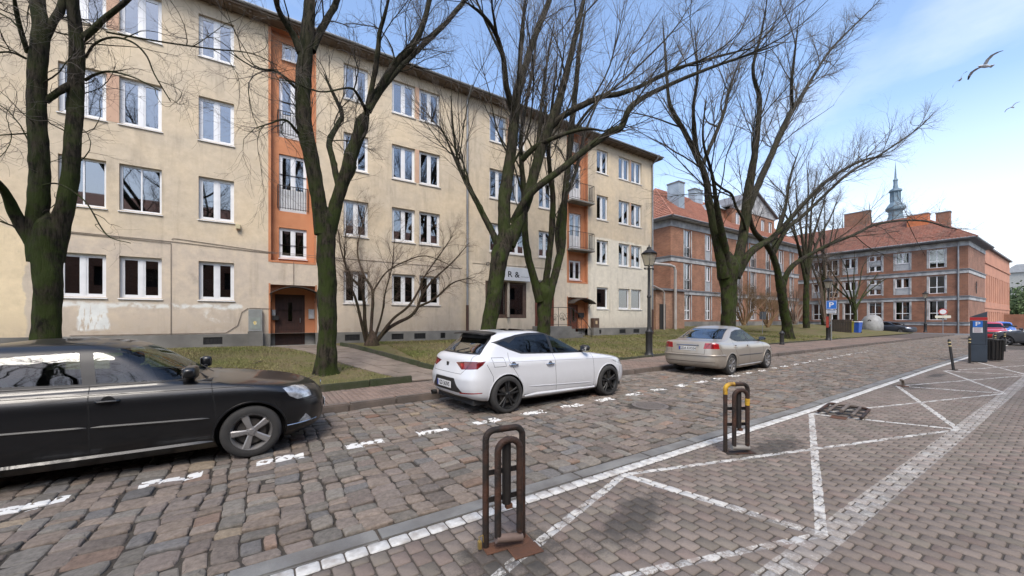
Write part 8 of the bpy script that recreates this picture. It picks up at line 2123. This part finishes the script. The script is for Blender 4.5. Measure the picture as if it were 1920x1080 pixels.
def bollard(px, py, label, lean=(0, 0)):
    p = gnd(px, py); o = empty('bollard', (p.x, p.y, 0), 0, label, 'bollard', 'slim black bollards with pale bands'); o.rotation_euler = (lean[1], lean[0], 0)
    m = MB(); m.lathe([(.10, 0), (.10, .012), (.045, .015)], (0, 0, 0), 12); m.build('foot', black_iron, o)
    m = MB(); m.lathe([(.034, .01), (.034, .92), (.036, .94), (.03, .98), (.012, 1.0), (.001, 1.0)], (0, 0, 0), 12, close=False); m.build('post', black_iron, o, smooth=True, angle=40)
    for z in (.76, .87):
        m = MB(); m.lathe([(.036, z), (.0365, z+.005), (.0365, z+.03), (.036, z+.035)], (0, 0, 0), 12, close=False); m.build('pale_band', cream_b, o)
bollard(1788, 694, 'slim black bollard leaning to the right, nearest of the bollards', (.14, -.12))
bollard(1818, 681, 'slim black bollard standing tight against the left side of the parking meter')
bollard(1866, 665, 'slim black bollard right behind the black litter bin')
bollard(1884, 659, 'slim black bollard standing free at the far right')

# ---- bins and hedge in front of the corner house
q = on_x(1635, 616, 62.0)
o = empty('dome_bin', (62.0, q.y, .15), 0, 'white dome shaped recycling bin among the bare shrubs', 'bin')
m = MB(); m.lathe([(.9, 0), (1.02, .3), (1.05, .8), (.95, 1.4), (.7, 1.85), (.3, 2.08), (.001, 2.12)], (0, 0, 0), 20); m.build('shell', pmat('dome_white', (.30, .30, .29), (.22, .22, .21), scale=3, c3=(.2, .19, .18), rough=.6), o, smooth=True)
m = MB(); m.lathe([(.16, -.02), (.16, .0), (.001, .0)], (-.93, 0, 1.35), 14, axis='x'); m.build('bin_mouth', black_iron, o)
for px_, py_, c_, lb, w_ in ((1607, 612, (.03, .10, .42), 'blue wheeled bin with a white lid among the shrubs', .55), (1597, 611, (.42, .36, .04), 'yellow wheeled bin left of the blue one', .6)):
    q = on_x(px_, 612, 52.0); o = empty('wheeled_bin', (52.0, q.y, .2), -.1, lb, 'bin', 'coloured wheeled bins')
    m = MB(); m.add([(-.3, -.3*w_/.7, .1), (.3, -.3*w_/.7, .1), (.3, .3*w_/.7, .1), (-.3, .3*w_/.7, .1), (-.4, -.4*w_/.7, 1.15), (.4, -.4*w_/.7, 1.15), (.4, .4*w_/.7, 1.15), (-.4, .4*w_/.7, 1.15)], [(0,3,2,1),(4,5,6,7),(0,1,5,4),(1,2,6,5),(2,3,7,6),(3,0,4,7)]); m.build('body', pmat('bin_%d' % px_, c_, rough=.5), o)
    m = MB(); m.bbox(-.44, .44, -.42*w_/.7, .42*w_/.7, 1.155, 1.26, .03); m.build('lid', sign_wh if px_ == 1607 else pmat('bin_lid_y', (.5, .45, .1)), o)
    for s_ in (-1, 1):
        m = MB(); m.lathe([(.001, -.03), (.1, -.03), (.1, .03), (.001, .03)], (.28, s_*.25, .1), 12, axis='y'); m.build('wheel', rubber, o)
# dark slatted enclosure
q0, q1 = on_x(1560, 600, 50.0), on_x(1597, 600, 50.0)
o = empty('slatted_enclosure', (50, (q0.y+q1.y)/2, .2), 0, 'dark brown board enclosure behind the parking sign post', 'enclosure'); hw_ = (q0.y-q1.y)/2
nb = int(hw_*2/.18)
for k in range(nb):
    y = -hw_+k*hw_*2/nb; MB().box(-.02, .02, y+.008, y+hw_*2/nb-.008, 0, 1.45).build('board', pmat('dark_board', (.055, .042, .032), (.035, .028, .022), scale=2, rough=.9), o)
MB().box(.021, .06, -hw_, hw_, .25, .35).build('rail', dark_wood, o); MB().box(.021, .06, -hw_, hw_, 1.1, 1.2).build('rail', dark_wood, o)
# far brick retaining wall under the green bank
q0, q1 = on_x(1878, 600, 112.0), on_x(1940, 600, 112.0)
tag(MB().box(112, 112.5, q1.y, q0.y, -.02, 2.6).build('retaining_wall', brick_b), 'long low dark brick wall below the green bank at the far right', 'wall')
# gulls
gull_w = pmat('gull_feather', (.55, .56, .58), (.42, .43, .45), scale=20, rough=.8); gull_d = pmat('gull_wingtip', (.06, .06, .065), rough=.8)
def gull(px, py, dist, span_px, rz, roll, label):
    d = dist; xc = (px-960)/720*d; P = Vector((xc*ST+d*CT, d*ST-xc*CT, EYE+(600-py)/720*d)); span = span_px/720*d
    o = empty('seagull', P, rz, label, 'seagull', 'seagulls gliding in the sky'); o.rotation_euler = (0, roll, rz); s = span/1.3
    bm = bmesh.new(); prof = [(-.26, .012), (-.20, .05), (-.06, .075), (.08, .068), (.17, .042), (.22, .040), (.255, .028), (.275, .010), (.31, .004)]
    m = MB(); m.lathe([(r_*s, y*s) for y, r_ in prof], (0, 0, 0), 10, axis='y')
    for v in range(len(m.v)): m.v[v] = (m.v[v][0], m.v[v][1], m.v[v][2]*.85)
    b = m.build('body', gull_w, o, smooth=True)
    for sg in (-1, 1):
        W = [(.03, .10, -.08, .03), (.20, .13, -.03, .11), (.38, .13, -.02, .14), (.54, .08, -.05, .10), (.66, .0, -.07, .03)]
        m = MB(); V = []
        for (x, yf, yb, z) in W:
            V += [(sg*x*s, yf*s, z*s), (sg*x*s, (yf+yb)/2*s, z*s+.012*s), (sg*x*s, yb*s, z*s), (sg*x*s, (yf+yb)/2*s, z*s-.006*s)]
        F = [(i*4+j, i*4+(j+1) % 4, i*4+4+(j+1) % 4, i*4+4+j) for i in range(4) for j in range(4)]
        m.add(V, F+[(0, 1, 2, 3), (19, 18, 17, 16)]); m.mi[-6:] = m.mi[-6:]
        for i in range(12, 16): m.mi[i] = 1
        m.build('wing', [gull_w, gull_d], b, smooth=True)
    m = MB(); m.add([(-.05*s, -.24*s, .0), (.05*s, -.24*s, 0), (.08*s, -.38*s, 0), (-.08*s, -.38*s, 0), (-.05*s, -.24*s, .012*s), (.05*s, -.24*s, .012*s), (.08*s, -.38*s, .006*s), (-.08*s, -.38*s, .006*s)], [(0,3,2,1),(4,5,6,7),(0,1,5,4),(1,2,6,5),(2,3,7,6),(3,0,4,7)]); m.build('tail', gull_w, b)
gull(1846, 124, 34, 56, 1.0, .35, 'largest seagull gliding with wide wings at the top right of the sky')
gull(1801, 149, 34, 30, 2.0, .9, 'smaller seagull just below and left of the largest one')
gull(1898, 201, 48, 21, 1.3, .5, 'smallest seagull near the right edge of the picture')
# fallen sticks on the left lawn
stick = pmat('stick', (.13, .10, .07), (.07, .05, .04), rough=.9)
for i, (x, y, l_, a) in enumerate(((-.9, 11.6, 1.1, .3), (-.2, 12.5, .8, 1.0), (-1.9, 12.2, .7, -.4), (.9, 10.2, .5, .7), (6.3, 11.2, .7, .2))):
    z = lawn_z(x, y)+.02; m = MB(); m.tube([(x, y, z), (x+l_*.4*math.cos(a), y+l_*.4*math.sin(a), z+.03), (x+l_*math.cos(a+.2), y+l_*math.sin(a+.2), z+.01)], [.012, .010, .005], 5); m.tube([(x+l_*.4*math.cos(a), y+l_*.4*math.sin(a), z+.03), (x+l_*.6*math.cos(a+.8), y+l_*.6*math.sin(a+.8), z+.08)], [.008, .003], 5)
    tag(m.build('fallen_stick', stick, smooth=True), ['long fallen stick on the left lawn behind the black car bonnet', 'fallen stick nearer the entrance door on the left lawn', 'leftmost fallen stick on the left lawn', 'short fallen stick by the foot of the tree left of the path', 'fallen stick on the right lawn behind the white car'][i], 'stick', 'fallen sticks')
